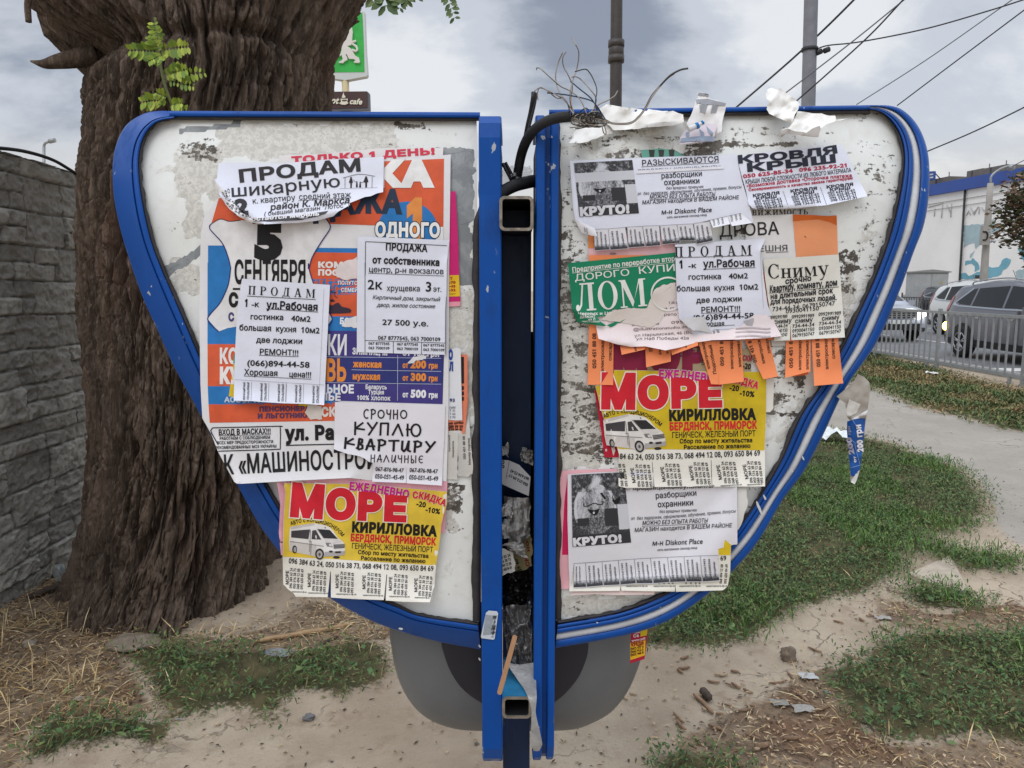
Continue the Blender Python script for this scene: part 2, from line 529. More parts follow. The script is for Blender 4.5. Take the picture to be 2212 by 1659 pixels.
# ------------------------------------------------------------ measuring frames: enlarged crops of the photograph -> its 2212-wide frame
def frame(x0, y0, k):
    s = 1 / (k * 1.85176)
    def g(x, y): return (x0 / 1.85176 + x * s, y0 / 1.85176 + y * s)
    g.s = s
    return g
L1 = frame(780, 560, 3.0726); L2 = frame(1300, 560, 3.0726); L3 = frame(780, 1050, 2.5516); L4 = frame(1300, 1050, 2.5516)
L5 = frame(780, 1600, 3.5677); L6 = frame(1300, 1600, 3.5677); L7 = frame(1050, 1900, 2.6024)
R0 = frame(2200, 600, 3.16); R1 = frame(2800, 560, 3.0729); R2 = frame(2200, 1000, 2.9629); R3 = frame(2750, 1000, 2.9629)
R4 = frame(2250, 1380, 2.4578); R5 = frame(2200, 1850, 2.6024)
Q2 = frame(1300, 0, 1.508); Q5 = frame(0, 2000, 1.5479); Q6 = frame(1300, 2000, 1.5479); Q7 = frame(2600, 2000, 1.4786); Q8 = frame(2900, 1000, 1.659)
TOP = frame(2600, 300, 2.765); GAP = frame(1850, 1700, 2.075); STR = frame(3100, 1450, 2.764); SGN = frame(1280, 0, 3.457)
BLD = frame(3600, 600, 3.016); TRE = frame(0, 0, 1.508); G8 = frame(1700, 2350, 2.297)
def ident(x, y): return (x, y)
ident.s = 1.0

def quarter(q, T):
    """split each triangle in four so that big letters follow the bend of the paper"""
    e = np.sort(np.concatenate([T[:, [0, 1]], T[:, [1, 2]], T[:, [2, 0]]]), 1)
    u, inv = np.unique(e, axis=0, return_inverse=True)
    n = len(T); m = len(q) + inv.reshape(3, n)
    return np.r_[q, (q[u[:, 0]] + q[u[:, 1]]) / 2], np.concatenate([np.c_[T[:, 0], m[0], m[2]], np.c_[m[0], T[:, 1], m[1]], np.c_[m[2], m[1], T[:, 2]], np.c_[m[0], m[1], m[2]]])
def torn(poly, amp, step=7, seed=0, skip=()):
    """break the straight edges of a polygon into a torn outline (edges listed in skip stay cut clean)"""
    out = []
    r = random.Random(seed)
    n = len(poly)
    for i in range(n):
        a, b = np.array(poly[i], float), np.array(poly[(i + 1) % n], float)
        L = np.linalg.norm(b - a)
        k = max(1, int(L / step))
        out.append(tuple(a))
        if i in skip: continue
        nrm = np.array([-(b - a)[1], (b - a)[0]]) / (L + 1e-9)
        for j in range(1, k):
            out.append(tuple(a + (b - a) * j / k + nrm * r.uniform(-amp, amp)))
    return out

def lift(a, b, w, h, p=2.0):
    """curl: paper stands off by h at the edge a-b, dying away over w"""
    a = np.array(a, float); b = np.array(b, float); d = b - a; L = np.linalg.norm(d); d = d / L
    w = w * 1.6
    def f(u, v):
        t = np.clip((u - a[0]) * d[0] + (v - a[1]) * d[1], 0, L)
        dist = np.hypot(u - a[0] - t * d[0], v - a[1] - t * d[1])
        return h * np.clip(1 - dist / w, 0, 1) ** p
    return f

LI = [(378,257),(352,262),(333,272),(315,297),(305,340),(308,395),(318,455),(335,525),(356,580),(387,650),(426,741),(470,840),(520,945),(578,1046),(610,1100),(660,1170),(720,1225),(790,1275),(860,1306),(911,1326),(1032,1344)]
LO = [(370,240),(340,240),(308,247),(272,272),(251,315),(244,358),(246,420),(257,480),(275,545),(308,640),(342,715),(376,791),(433,895),(475,975),(512,1045),(558,1129),(607,1195),(655,1242),(709,1289),(775,1328),(841,1356),(935,1383),(1038,1403)]
RI = [(1878,237),(1900,243),(1918,258),(1938,290),(1947,330),(1944,380),(1930,450),(1908,530),(1880,605),(1845,680),(1817,742),(1770,830),(1722,898),(1680,996),(1631,1080),(1580,1150),(1520,1220),(1470,1258),(1421,1285),(1330,1318),(1206,1340)]
RO = [(1878,227),(1920,228),(1950,238),(1980,268),(1999,310),(2007,360),(2005,430),(1994,490),(1973,545),(1940,635),(1892,742),(1826,839),(1774,947),(1735,1020),(1690,1080),(1640,1165),(1590,1225),(1520,1290),(1440,1342),(1350,1372),(1200,1400)]
_rim = []
def rim(u, v):
    """the frame stands proud of the panel: paper lapping over it is lifted clear"""
    if not _rim:
        for I in (LI, RI):
            c = smooth(I, 4); _rim.append((c, [tuple(q) for q in c] + ([(1036, 1344), (1036, 257)] if I is LI else [(1196, 1340), (1196, 247)])))
    u, v = np.broadcast_arrays(np.asarray(u, float), np.asarray(v, float))
    P = np.stack([u, v], -1).reshape(-1, 2)
    r = np.zeros(len(P))
    for k, (c, pl) in enumerate(_rim):
        sel = (P[:, 0] < 1030) if k == 0 else (P[:, 0] > 1212)
        if not sel.any(): continue
        q = P[sel]
        a, b = c[:-1], c[1:]; ab = b - a
        t = np.clip(((q[:, None] - a) * ab).sum(-1) / ((ab * ab).sum(-1) + 1e-9), 0, 1)
        d = np.linalg.norm(q[:, None] - (a + ab * t[..., None]), axis=-1).min(1)
        d = np.where(inside(q, pl), -d, d)
        x = np.clip((d + 78) / 82, 0, 1)
        r[sel] = .0245 * x * x * (3 - 2 * x)
    return r.reshape(u.shape)
class Sheet:
    n = 0
    def __init__(s, layer, wrinkle=0.6, curls=(), surf=None):
        Sheet.n += 1
        s.layer = layer; s.seed = Sheet.n * 31; s.w = wrinkle; s.curls = list(curls)
        s.mb = MB(); s.k = 0; s.surf = surf or onb
    def off(s, u, v):
        o = 0.0021 * s.layer + 0.0004
        o = o + 0.0017 * s.w * (fbm(u / 60, v / 60, 0, s.seed, 3) - 0.3)
        for c in s.curls: o = o + c(u, v)
        if s.surf is onb and s.layer > -1: o = o + rim(u, v)
        return o
    def pos(s, u, v, ex): return s.surf(u, v, s.off(u, v) + ex * 2.2)
    def fill(s, poly, m, ex, step=6.5, col=None):
        poly = [tuple(map(float, p)) for p in poly]
        P = []
        for i in range(len(poly)):
            a, b = np.array(poly[i]), np.array(poly[(i + 1) % len(poly)])
            k = max(1, int(np.linalg.norm(b - a) / step))
            for j in range(k): P.append(tuple(a + (b - a) * j / k))
        pa = np.array(P)
        ar = np.sum(pa[:, 0] * np.roll(pa[:, 1], -1) - np.roll(pa[:, 0], -1) * pa[:, 1])
        if ar < 0: pa = pa[::-1]
        lo, hi = pa.min(0), pa.max(0)
        gx, gy = np.meshgrid(np.arange(lo[0] + step * .37, hi[0], step), np.arange(lo[1] + step * .41, hi[1], step))
        g = np.c_[gx.ravel(), gy.ravel()]
        g = g[inside(g, [tuple(x) for x in pa])] if len(g) else g
        v = np.r_[pa, g]
        vv, ff = cdt(v, [], [list(range(len(pa)))], 1)
        s.mb.add(s.pos(vv[:, 0], vv[:, 1], ex), ff, m, col, True)
    def base(s, poly, rgb, **k):
        s.fill(poly, paper(rgb) if isinstance(rgb, tuple) else rgb, 0.0, **k); return s
    def p(s, F, poly, rgb, ex=0.00025):
        s.fill([F(*q) for q in poly], ink(rgb) if isinstance(rgb, tuple) else rgb, ex, step=7); return s
    def line(s, F, pts, w, rgb, ex=0.0004):
        pts = smooth([F(*q) for q in pts], 6) if len(pts) > 2 else np.array([F(*q) for q in pts], float)
        pts = resample(pts, max(6, int(np.linalg.norm(np.diff(pts, axis=0), axis=1).sum() / 6)))
        w = w * F.s / 2
        t = np.gradient(pts, axis=0); t /= np.linalg.norm(t, axis=1)[:, None] + 1e-9
        nn = np.c_[-t[:, 1], t[:, 0]]
        A = pts + nn * w; B = pts - nn * w
        P = np.stack([s.pos(A[:, 0], A[:, 1], ex), s.pos(B[:, 0], B[:, 1], ex)], 1)
        s.mb.grid(P, ink(rgb)); return s
    def disc(s, F, cx, cy, rx, ry, rgb, ex=0.0004, r0=0.0, n=28):
        th = np.linspace(0, 2 * math.pi, n + 1)
        if r0 == 0 and rx * F.s > 9:
            s.fill([F(cx + rx * math.cos(a), cy + ry * math.sin(a)) for a in th[:-1]], ink(rgb), ex, 7); return s
        for k in range(0, 1):
            o = np.array([F(cx + rx * math.cos(a), cy + ry * math.sin(a)) for a in th])
            i = np.array([F(cx + rx * r0 * math.cos(a), cy + ry * r0 * math.sin(a)) for a in th])
            P = np.stack([s.pos(o[:, 0], o[:, 1], ex), s.pos(i[:, 0], i[:, 1], ex)], 1)
            s.mb.grid(P, ink(rgb))
        return s
    def t(s, F, body, path, h, rgb=BLACK, bold=0.0, shear=0.0, style='sans', ex=0.0004, width=None, outline=None, jit=0.0, ab=None):
        """lettering along a baseline (two points, or a polyline for bent lines) with cap height h"""
        if len(path) == 4 and not isinstance(path[0], (tuple, list)): path = [path[:2], path[2:]]
        if outline:
            s.t(F, body, path, h, outline[0], bold + outline[1], shear, style, ex - 0.0002, width, ab=bold)
        pl = np.array([F(*q) for q in path], float)
        if len(path) > 2: pl = smooth(pl, 8)
        h0, h1 = h if isinstance(h, tuple) else (h, h)
        hp = h0 * F.s
        d = np.r_[0, np.cumsum(np.linalg.norm(np.diff(pl, axis=0), axis=1))]
        if style == 'serif': tab = SERIF; adv = [tab.get(c, tab['н'])[0] + .06 for c in body]; ch_ = 1.0
        elif style == 'hand': tab = HAND; adv = [tab[c][0] + .14 for c in body]; ch_ = 1.0
        else: adv = [advance(c) + max(0, bold if ab is None else ab) * 1.1 for c in body]; ch_ = cap()
        sx = d[-1] / sum(adv)
        sy = hp / ch_
        x = 0.0
        m = ink(rgb)
        rr = random.Random(len(body) * 7 + int(pl[0][0]))
        for c, a in zip(body, adv):
            if style == 'serif': g = poly_glyph(('s', c), tab.get(c, tab['н'])[1])
            elif style == 'hand': g = poly_glyph(('h', c, width or .13), stroke_polys(tab[c][1], width or .13))
            else: g = glyph(c, bold) if c != ' ' else (np.zeros((0, 2)), [])
            if len(g[0]):
                mid = (x + a / 2) * sx
                cx = np.interp(mid, d, pl[:, 0]); cy = np.interp(mid, d, pl[:, 1])
                e = 1.0 if len(path) == 2 else hp * .3
                ax = np.interp(min(mid + e, d[-1]), d, pl[:, 0]) - np.interp(max(mid - e, 0), d, pl[:, 0])
                ay = np.interp(min(mid + e, d[-1]), d, pl[:, 1]) - np.interp(max(mid - e, 0), d, pl[:, 1])
                L = math.hypot(ax, ay) + 1e-9
                dx, dy = ax / L, ay / L
                if jit:
                    q = rr.uniform(-jit, jit); dx, dy = dx * math.cos(q) - dy * math.sin(q), dx * math.sin(q) + dy * math.cos(q)
                gx = (g[0][:, 0] - a / 2) * sx; gy = g[0][:, 1] * sy * (1 + (h1 / h0 - 1) * mid / d[-1])
                gx = gx + gy * shear
                U = cx + gx * dx + gy * dy
                V = cy + gx * dy - gy * dx
                T_ = np.array(g[1])
                big = max(np.ptp(U), np.ptp(V))
                q = np.c_[U, V]
                for _ in range(3 if big > 50 else 2 if big > 24 else 1 if big > 14 else 0): q, T_ = quarter(q, T_)
                s.mb.add(s.pos(q[:, 0], q[:, 1], ex), T_.tolist(), m)
            x += a
        return s
    def done(s, name, label=None, cat=None, group=None, parent=None, kind=None):
        ob = s.mb.build(name, parent)
        sol = None
        return tag(ob, label, cat, group, kind)

WHITE_P = (226, 229, 243); CREAM_P = (226, 224, 218)
TONER = 'toner'
def toner_mat():
    if 'toner' in MATS: return MATS['toner']
    m = bpy.data.materials.new('toner'); m.use_nodes = True
    N = NT(m.node_tree); b = N.n['Principled BSDF']; b.inputs['Roughness'].default_value = .7
    tc = N.add('ShaderNodeTexCoord')
    f = N.noise(N.mapping(tc.outputs['Object'], (1, 1, .55)), 420, 5, .8)
    vc = N.add('ShaderNodeVertexColor', layer_name='Col')
    sp = N.add('ShaderNodeSeparateColor'); N.link(vc.outputs[0], sp.inputs[0])
    k = N.ramp(N.math('ADD', f, N.math('SUBTRACT', sp.outputs[0], 0.5)), 0.28, 0.72)
    N.link(N.mix(k, (.025, .025, .03), (.60, .61, .66)), b.inputs['Base Color'])
    MATS['toner'] = m
    return m
# ============================================================ THE GROUND
def GP(pts): return [tuple(gpt(u, v)) for u, v in pts]
GREEN = [
 [(1330,1380),(1390,1405),(1404,1414),(1477,1401),(1545,1400),(1630,1368),(1682,1332),(1744,1314),(1809,1299),(1860,1280),(1912,1259),(1966,1226),(1974,1200),(2003,1157),(2061,1153),(2120,1102),(2109,1080),(2095,1050),(2054,1005),(1973,976),(1891,953),(1794,930),(1700,950),(1580,1080),(1450,1240)],
 [(1795,1462),(1890,1402),(2010,1372),(2110,1360),(2212,1372),(2400,1390),(2400,1650),(2200,1608),(2095,1590),(1930,1618),(1830,1556),(1800,1500)],
 [(1958,1289),(1990,1268),(2060,1272),(2137,1312),(2100,1325),(2010,1322)],
 [(258,1415),(349,1377),(419,1412),(523,1412),(610,1401),(698,1390),(760,1390),(850,1395),(850,1430),(840,1470),(780,1510),(700,1506),(640,1505),(608,1530),(590,1590),(570,1590),(545,1545),(470,1532),(420,1566),(349,1530),(331,1500),(318,1446)],
 [(90,1590),(110,1555),(230,1560),(300,1550),(372,1568),(378,1592),(340,1612),(270,1600),(190,1622),(130,1650),(50,1665),(60,1630)],
 [(1440,1640),(1480,1625),(1560,1630),(1620,1650),(1650,1700),(1400,1700)],
 [(2040,1205),(2120,1190),(2212,1215),(2212,1240),(2100,1230)],
 [(1990,1170),(2020,1165),(2090,1205),(2140,1235),(2100,1240),(2010,1200)],
]
VERGE = [[(1700,745),(1885,768),(1990,795),(2130,830),(2212,845),(2700,960),(2700,1060),(2212,932),(2132,921),(2067,898),(1979,875),(1927,852),(1882,838),(1790,806),(1700,775)]]
SOIL = [
 [(-500,1190),(100,1235),(300,1362),(500,1378),(600,1342),(640,1290),(900,1290),(900,1385),(860,1395),(700,1394),(523,1415),(262,1411),(330,1500),(345,1545),(250,1560),(100,1560),(50,1665),(-500,1700)],
 [(1480,1590),(1640,1500),(1750,1450),(1830,1440),(1840,1560),(1930,1630),(2100,1600),(2300,1630),(2300,1750),(1500,1720)],
 [(1900,1260),(2000,1330),(2212,1300),(2300,1360),(2100,1370),(1990,1375),(1890,1340)],
]
PATH = [[(1600,745),(1790,806),(1882,836),(1979,875),(2067,898),(2212,930),(2900,1090),(2900,1330),(2212,1190),(2130,1120),(2105,1060),(2060,1005),(1973,976),(1891,953),(1794,928),(1600,880)]]
GREEN, VERGE, SOIL, PATH = ([GP(p) for p in z] for z in (GREEN, VERGE, SOIL, PATH))
def zones(x, y):
    k = np.clip(y / 4.0, 0.6, 3.0)
    wx = x + 0.10 * k * (fbm(x * 3.5 / k, y * 3.5 / k, 0, 5, 4) - 0.5) * 2
    wy = y + 0.10 * k * (fbm(x * 3.5 / k, y * 3.5 / k, 9, 6, 4) - 0.5) * 2
    p = np.stack([wx, wy], -1)
    f = lambda polys: np.any([inside(p, q) for q in polys], axis=0)
    return f(GREEN), f(VERGE), f(SOIL), f(PATH)
def gz(x, y):
    near = np.clip((7.2 - x) / 1.5, 0, 1) * np.clip((14 - y) / 4, 0, 1)
    return near * (0.06 * (fbm(x * 1.1, y * 1.1, 0, 3, 3) - 0.5) + 0.030 * (fbm(x * 5, y * 5, 0, 4, 4) - 0.5))
gxs = np.r_[-300, -120, -50, -20, -10, -6, np.arange(-4.2, 6.0, 0.03), np.arange(6.0, 9.0, .12), 10, 12, 16, 22, 30, 45, 80, 150, 300]
gys = np.r_[-300, -100, -30, -10, -3, 0, 1, np.arange(1.6, 7.0, 0.03), np.arange(7.0, 20, 0.12), 22, 26, 32, 40, 55, 80, 130, 200, 320]
GX, GY = np.meshgrid(gxs, gys, indexing='ij')
def soft(x, y, k=10, r=.11):
    g_ = np.random.default_rng(5); acc = 0
    sc = np.clip(y / 4, .5, 3)
    for i in range(k):
        a = i * 2.4; q = r * math.sqrt((i + .5) / k) * sc
        acc = acc + np.array([z_.astype(float) for z_ in zones(x + q * math.cos(a), y + q * math.sin(a))])
    return acc / k
zg, zv, zs, zp = soft(GX, GY)
GZ = gz(GX, GY) + 0.018 * zg * np.clip((6 - GX) / 1, 0, 1)
def ground_mat():
    m = bpy.data.materials.new('bare_ground'); m.use_nodes = True
    N = NT(m.node_tree); b = N.n['Principled BSDF']
    b.inputs['Roughness'].default_value = .95; b.inputs['Specular IOR Level'].default_value = .15
    tc = N.add('ShaderNodeTexCoord'); o = tc.outputs['Object']
    vc = N.add('ShaderNodeVertexColor', layer_name='Col')
    sp = N.add('ShaderNodeSeparateColor'); N.link(vc.outputs[0], sp.inputs[0])
    big = N.noise(o, 1.3, 5, .6); med = N.noise(o, 7, 6, .65); fin = N.noise(o, 60, 4, .7)
    dirt = N.mix(N.ramp(big, .35, .65), lin((156, 141, 123)), lin((182, 168, 149)))
    dirt = N.mix(N.math('MULTIPLY', N.ramp(med, .52, .72), .6), dirt, lin((138, 119, 102)))
    dirt = N.mix(N.math('MULTIPLY', N.ramp(fin, .62, .75), .5), dirt, lin((112, 98, 88)))
    soil = N.mix(N.ramp(med, .35, .68), lin((116, 100, 84)), lin((158, 140, 118)))
    soil = N.mix(N.math('MULTIPLY', N.ramp(big, .52, .64), .7), soil, lin((116, 86, 66)))
    soil = N.mix(N.math('MULTIPLY', N.ramp(fin, .5, .7), .5), soil, lin((60, 48, 40)))
    path = N.mix(N.ramp(big, .3, .7), lin((154, 148, 140)), lin((170, 163, 154)))
    path = N.mix(N.math('MULTIPLY', N.ramp(N.noise(o, 24, 4, .7), .5, .7), .35), path, lin((132, 126, 119)))
    path = N.mix(N.math('MULTIPLY', N.ramp(fin, .58, .72), .45), path, lin((110, 104, 98)))
    grs = N.mix(N.ramp(med, .35, .65), lin((66, 66, 46)), lin((98, 90, 66)))
    c = N.mix(N.ramp(N.math('ADD', sp.outputs[1], N.math('MULTIPLY', N.math('SUBTRACT', med, .5), .9)), .35, .65), dirt, soil)
    c = N.mix(N.ramp(sp.outputs[2], .3, .7), c, path)
    c = N.mix(N.ramp(N.math('ADD', sp.outputs[0], N.math('ADD', N.math('MULTIPLY', N.math('SUBTRACT', fin, .5), 1.3), N.math('MULTIPLY', N.math('SUBTRACT', med, .5), .9))), .40, .80), c, grs)
    # hairline cracks in the trodden dirt
    vo = N.add('ShaderNodeTexVoronoi', feature='DISTANCE_TO_EDGE'); vo.inputs['Scale'].default_value = 2.1
    wv = N.add('ShaderNodeVectorMath', operation='ADD'); N.link(o, wv.inputs[0])
    nz = N.add('ShaderNodeTexNoise'); nz.inputs['Scale'].default_value = 3.5; nz.inputs['Detail'].default_value = 6; N.link(o, nz.inputs['Vector'])
    sc = N.add('ShaderNodeVectorMath', operation='SCALE'); sc.inputs['Scale'].default_value = .5; N.link(nz.outputs['Color'], sc.inputs[0]); N.link(sc.outputs[0], wv.inputs[1])
    N.link(wv.outputs[0], vo.inputs['Vector'])
    crack = N.math('MULTIPLY', N.ramp(vo.outputs['Distance'], .012, .003), N.ramp(big, .5, .62))
    c = N.mix(N.math('MULTIPLY', crack, .6), c, lin((96, 84, 74)))
    N.link(c, b.inputs['Base Color'])
    bn = N.add('ShaderNodeBump'); bn.inputs['Strength'].default_value = .9; bn.inputs['Distance'].default_value = .02
    h = N.math('ADD', N.math('MULTIPLY', fin, .35), N.math('SUBTRACT', N.math('MULTIPLY', med, N.math('SUBTRACT', .8, N.math('MULTIPLY', sp.outputs[2], .7))), N.math('MULTIPLY', crack, .4)))
    N.link(h, bn.inputs['Height']); N.link(bn.outputs[0], b.inputs['Normal'])
    return m
g = MB()
gc = np.stack([np.maximum(zg, zv), zs, zp * (1 - zg) * (1 - zv)], -1)
g.grid(np.stack([GX, GY, GZ], -1), ground_mat(), gc, flip=False)
tag(g.build('ground', origin=(0, 0, 0)), kind='structure')

# weeds and grass: small leaf-shaped faces, thick in the patches
def scatter(n, x0, x1, y0, y1, test):
    x = rng.uniform(x0, x1, n); y = rng.uniform(y0, y1, n)
    k = test(x, y)
    return x[k], y[k]
def leaves(mb, x, y, L, w, tilt, cols, m, z0=0.0, spread=0.03):
    n = len(x)
    az = rng.uniform(0, 2 * math.pi, n); el = rng.uniform(tilt[0], tilt[1], n)
    L = L * rng.uniform(.55, 1.3, n); w = w * rng.uniform(.7, 1.3, n)
    d = np.stack([np.cos(az) * np.cos(el), np.sin(az) * np.cos(el), np.sin(el)], -1)
    sd_ = np.stack([-np.sin(az), np.cos(az), rng.uniform(-.4, .4, n)], -1)
    b = np.stack([x, y, gz(x, y) + z0 + rng.uniform(0, spread, n)], -1)
    mid = b + d * (L * .5)[:, None]; tip = b + d * L[:, None] - np.stack([0 * L, 0 * L, L * .15], -1)
    V = np.stack([b, mid + sd_ * (w / 2)[:, None], tip, mid - sd_ * (w / 2)[:, None]], 1).reshape(-1, 3)
    idx = np.arange(n * 4).reshape(n, 4)
    ci = rng.integers(0, len(cols), n)
    C = np.array([lin(c) for c in cols])[ci] * rng.uniform(.7, 1.3, n)[:, None]
    mb.add(V, idx.tolist(), m, np.repeat(C, 4, 0))
leafm = mat('leaf_vein', (80, 100, 50), .6, vcol=True, spec=.3)
GR = [(72, 100, 52), (86, 112, 62), (60, 90, 52), (108, 124, 74), (78, 104, 68), (110, 110, 70)]
OLV = [(116, 118, 74), (98, 106, 64), (134, 124, 84), (92, 98, 60)]
STRAW = [(196, 172, 128), (178, 150, 104), (204, 186, 148), (150, 122, 84), (128, 98, 68)]
gb = MB()
def ing(x, y, k=0, r=.13):
    q = r * np.clip(y / 4, .5, 3) * np.sqrt(rng.uniform(0, 1, len(x))); a = rng.uniform(0, 6.283, len(x))
    return zones(x + q * np.cos(a), y + q * np.sin(a))[k]
clump = lambda x, y, s: fbm(x * s, y * s, 2, 21, 3)
x, y = scatter(330000, -3.6, 4.6, 2.1, 6.6, lambda x, y: ing(x, y) & (clump(x, y, 5) > rng.uniform(.22, .62, len(x))))
leaves(gb, x, y, .026, .0085, (.1, 1.1), GR, leafm, .005, .07)
x2, y2 = scatter(40000, -3.6, 4.6, 2.1, 6.6, lambda x, y: ing(x, y) & (clump(x, y, 3) < .46))
leaves(gb, x2, y2, .03, .005, (.1, 1.0), OLV + STRAW[:2], leafm, .0, .03)
x, y = scatter(26000, -3.6, 4.6, 2.1, 7.5, lambda x, y: ing(x, y))
leaves(gb, x, y, .075, .004, (.7, 1.45), GR + OLV, leafm, 0, .02)
x, y = scatter(60000, .5, 4.4, 2.6, 6.6, lambda x, y: ing(x, y) & (fbm(x * 2.2, y * 2.2, 0, 88, 3) > .50))
leaves(gb, x, y, .075, .0055, (.6, 1.4), [(92, 126, 62), (78, 114, 54), (110, 138, 76)], leafm, 0, .03)
x, y = scatter(5200, -3.6, 4.4, 2.1, 6.0, lambda x, y: ing(x, y) & (fbm(x * 3, y * 3, 0, 99, 2) > .56))
leaves(gb, x, y, .045, .022, (.05, .7), [(96, 124, 74), (84, 112, 70), (112, 132, 84)], leafm, .01, .04)
x, y = scatter(30000, 3.0, 9.5, 6.6, 9.5, lambda x, y: ing(x, y))
leaves(gb, x, y, .04, .012, (.2, 1.3), GR, leafm, .0, .05)
tag(gb.build('grass', origin=(0, 0, 0)), kind='stuff')
gv = MB()
x, y = scatter(160000, 3.0, 12, 7.0, 20, lambda x, y: ing(x, y, 1))
kk = fbm(x * .9, y * .9, 0, 44, 3)
a = kk > .56
leaves(gv, x[a], y[a], .07, .02, (.2, 1.3), GR + OLV, leafm, 0, .05)
leaves(gv, x[~a], y[~a], .07, .016, (.05, 1.0), OLV + [(150, 124, 88), (128, 104, 72), (164, 140, 100)], leafm, 0, .03)
tag(gv.build('verge_grass', origin=(0, 0, 0)), kind='stuff')
gd = MB()
x, y = scatter(105000, -3.5, 4.4, 2.0, 5.2, lambda x, y: ing(x, y, 2, .2) & (fbm(x * 4, y * 4, 0, 77, 3) > rng.uniform(.3, .72, len(x))))
h_ = len(x) // 2
kp_ = (x < .3) | (rng.uniform(0, 1, len(x)) < .55); x, y = x[kp_], y[kp_]; h_ = len(x) // 2
sh_ = x[:h_] < .3
leaves(gd, x[:h_][sh_], y[:h_][sh_], .11, .0032, (-.02, .45), STRAW, leafm, .006, .02)
leaves(gd, x[:h_][~sh_], y[:h_][~sh_], .05, .004, (-.02, .25), STRAW + [(150, 120, 92), (120, 94, 72)], leafm, .004, .012)
leaves(gd, x[h_:], y[h_:], .045, .0035, (-.02, .3), STRAW, leafm, .004, .015)
m2 = rng.uniform(0, 1, len(x)) < .05
leaves(gd, x[m2], y[m2], .16, .004, (.5, 1.3), STRAW[:3], leafm, .0, .01)
x, y = scatter(60000, -3.6, 4.4, 2.0, 5.5, lambda x, y: ing(x, y, 2, .2))
leaves(gd, x, y, .02, .008, (-.05, .3), [(136, 112, 86), (92, 74, 58), (176, 152, 122), (70, 56, 46), (158, 128, 98), (190, 168, 138)], leafm, .004, .008)
x, y = scatter(5200, -3.6, 4.4, 2.0, 5.5, lambda x, y: ~zones(x, y)[2] & ~zones(x, y)[0])
leaves(gd, x, y, .022, .007, (-.05, .3), [(120, 96, 72), (92, 72, 56), (176, 154, 124), (74, 60, 48)], leafm, .004, .006)
tag(gd.build('dry_straw', origin=(0, 0, 0)), kind='stuff')

pb_ = MB()
x, y = scatter(5200, -3.4, 4.4, 2.0, 6.5, lambda x, y: ~zones(x, y)[0] & (fbm(x * 2.2, y * 2.2, 0, 123, 3) > rng.uniform(.3, .7, len(x))))
r_ = .0022 + .0075 * rng.uniform(0, 1, len(x)) ** 4
o6 = np.array([(1, 0, 0), (0, 1, 0), (-1, 0, 0), (0, -1, 0), (0, 0, .7), (0, 0, -.7)], float)
V = np.stack([x, y, gz(x, y) + r_ * .35], -1)[:, None] + o6 * r_[:, None, None] * rng.uniform(.6, 1.3, (len(x), 6, 1))
f8 = np.array([(0, 1, 4), (1, 2, 4), (2, 3, 4), (3, 0, 4), (1, 0, 5), (2, 1, 5), (3, 2, 5), (0, 3, 5)])
pc_ = np.array([lin(c) for c in ((150, 138, 124), (118, 108, 98), (176, 166, 152), (96, 88, 82), (196, 190, 180))])[rng.integers(0, 5, len(x))]
pb_.add(V.reshape(-1, 3), (f8[None] + np.arange(len(x))[:, None, None] * 6).reshape(-1, 3).tolist(), mat('grit', (140, 130, 120), .9, vcol=True), np.repeat(pc_, 6, 0))
tag(pb_.build('gravel', origin=(0, 0, 0)), kind='stuff')

# twigs, stones, litter on the ground -------------------------------------------------
barkm = mat('twig_bark', (140, 114, 92), .9, .4, 120, .35, 30)
palebark = mat('pale_twig_bark', (178, 156, 130), .9, .4, 120, .3, 30)
darkbark = mat('dark_twig_bark', (78, 66, 58), .9, .4, 120, .3, 30)
def twig(name, a, b, r, m, label, group=None, bend=.08):
    pa, pb = gpt(*a), gpt(*b)
    n = 7
    t = np.linspace(0, 1, n)[:, None]
    p2 = pa + (pb - pa) * t
    d = pb - pa; L = np.linalg.norm(d); nrm = np.array([-d[1], d[0]]) / L
    p2 = p2 + nrm * (np.sin(np.linspace(0, math.pi, n)) * bend * L * rnd.uniform(-1, 1))[:, None]
    z = gz(p2[:, 0], p2[:, 1]) + r * .9 + .004
    mb = MB().tube(np.c_[p2, z], r * np.array([.6, 1, .95, 1.05, .9, .95, .5]), m, 7)
    return tag(mb.build(name), label, 'twig', group)
for a, b in (((1455,1540),(1478,1562)),((1462,1560),(1482,1578)),((1530,1568),(1558,1580)),((1550,1572),(1568,1590)),((1590,1540),(1630,1530)),((1660,1480),(1700,1470)),((1700,1452),(1716,1470)),((1610,1590),(1640,1600)),((1720,1500),(1745,1520)),((1760,1540),(1796,1530)),((1690,1600),(1730,1596)),((1820,1420),(1860,1432)),((1900,1352),(1925,1372)),((1870,1330),(1910,1338)),((1745,1400),(1775,1412)),((1580,1480),(1600,1492)),((1780,1488),(1812,1500)),((1850,1620),(1890,1612)),((1500,1590),(1512,1612)),((1800,1345),(1822,1352))):
    twig('twig', a, b, rnd.uniform(.004, .007), barkm, 'pale dry twig lying loose on the bare dirt right of the post', 'dry twigs scattered on the dirt')
for _ in range(46):
    u_, v_ = rnd.choice([(rnd.uniform(1470, 1850), rnd.uniform(1450, 1640)), (rnd.uniform(1850, 2200), rnd.uniform(1280, 1400)), (rnd.uniform(1250, 1700), rnd.uniform(1420, 1560))])
    a_ = rnd.uniform(-.7, .9); l_ = rnd.uniform(9, 30)
    twig('twig', (u_, v_), (u_ + l_ * math.cos(a_), v_ + l_ * .55 * math.sin(a_)), rnd.uniform(.0025, .0062), rnd.choice([barkm, barkm, palebark]), 'pale dry twig lying loose on the bare dirt right of the post', 'dry twigs scattered on the dirt')
twig('twig', (1498,1508), (1540,1548), .008, barkm, 'longer tan stick beside the dark chunk of wood, on the dirt below the yellow leaflet')
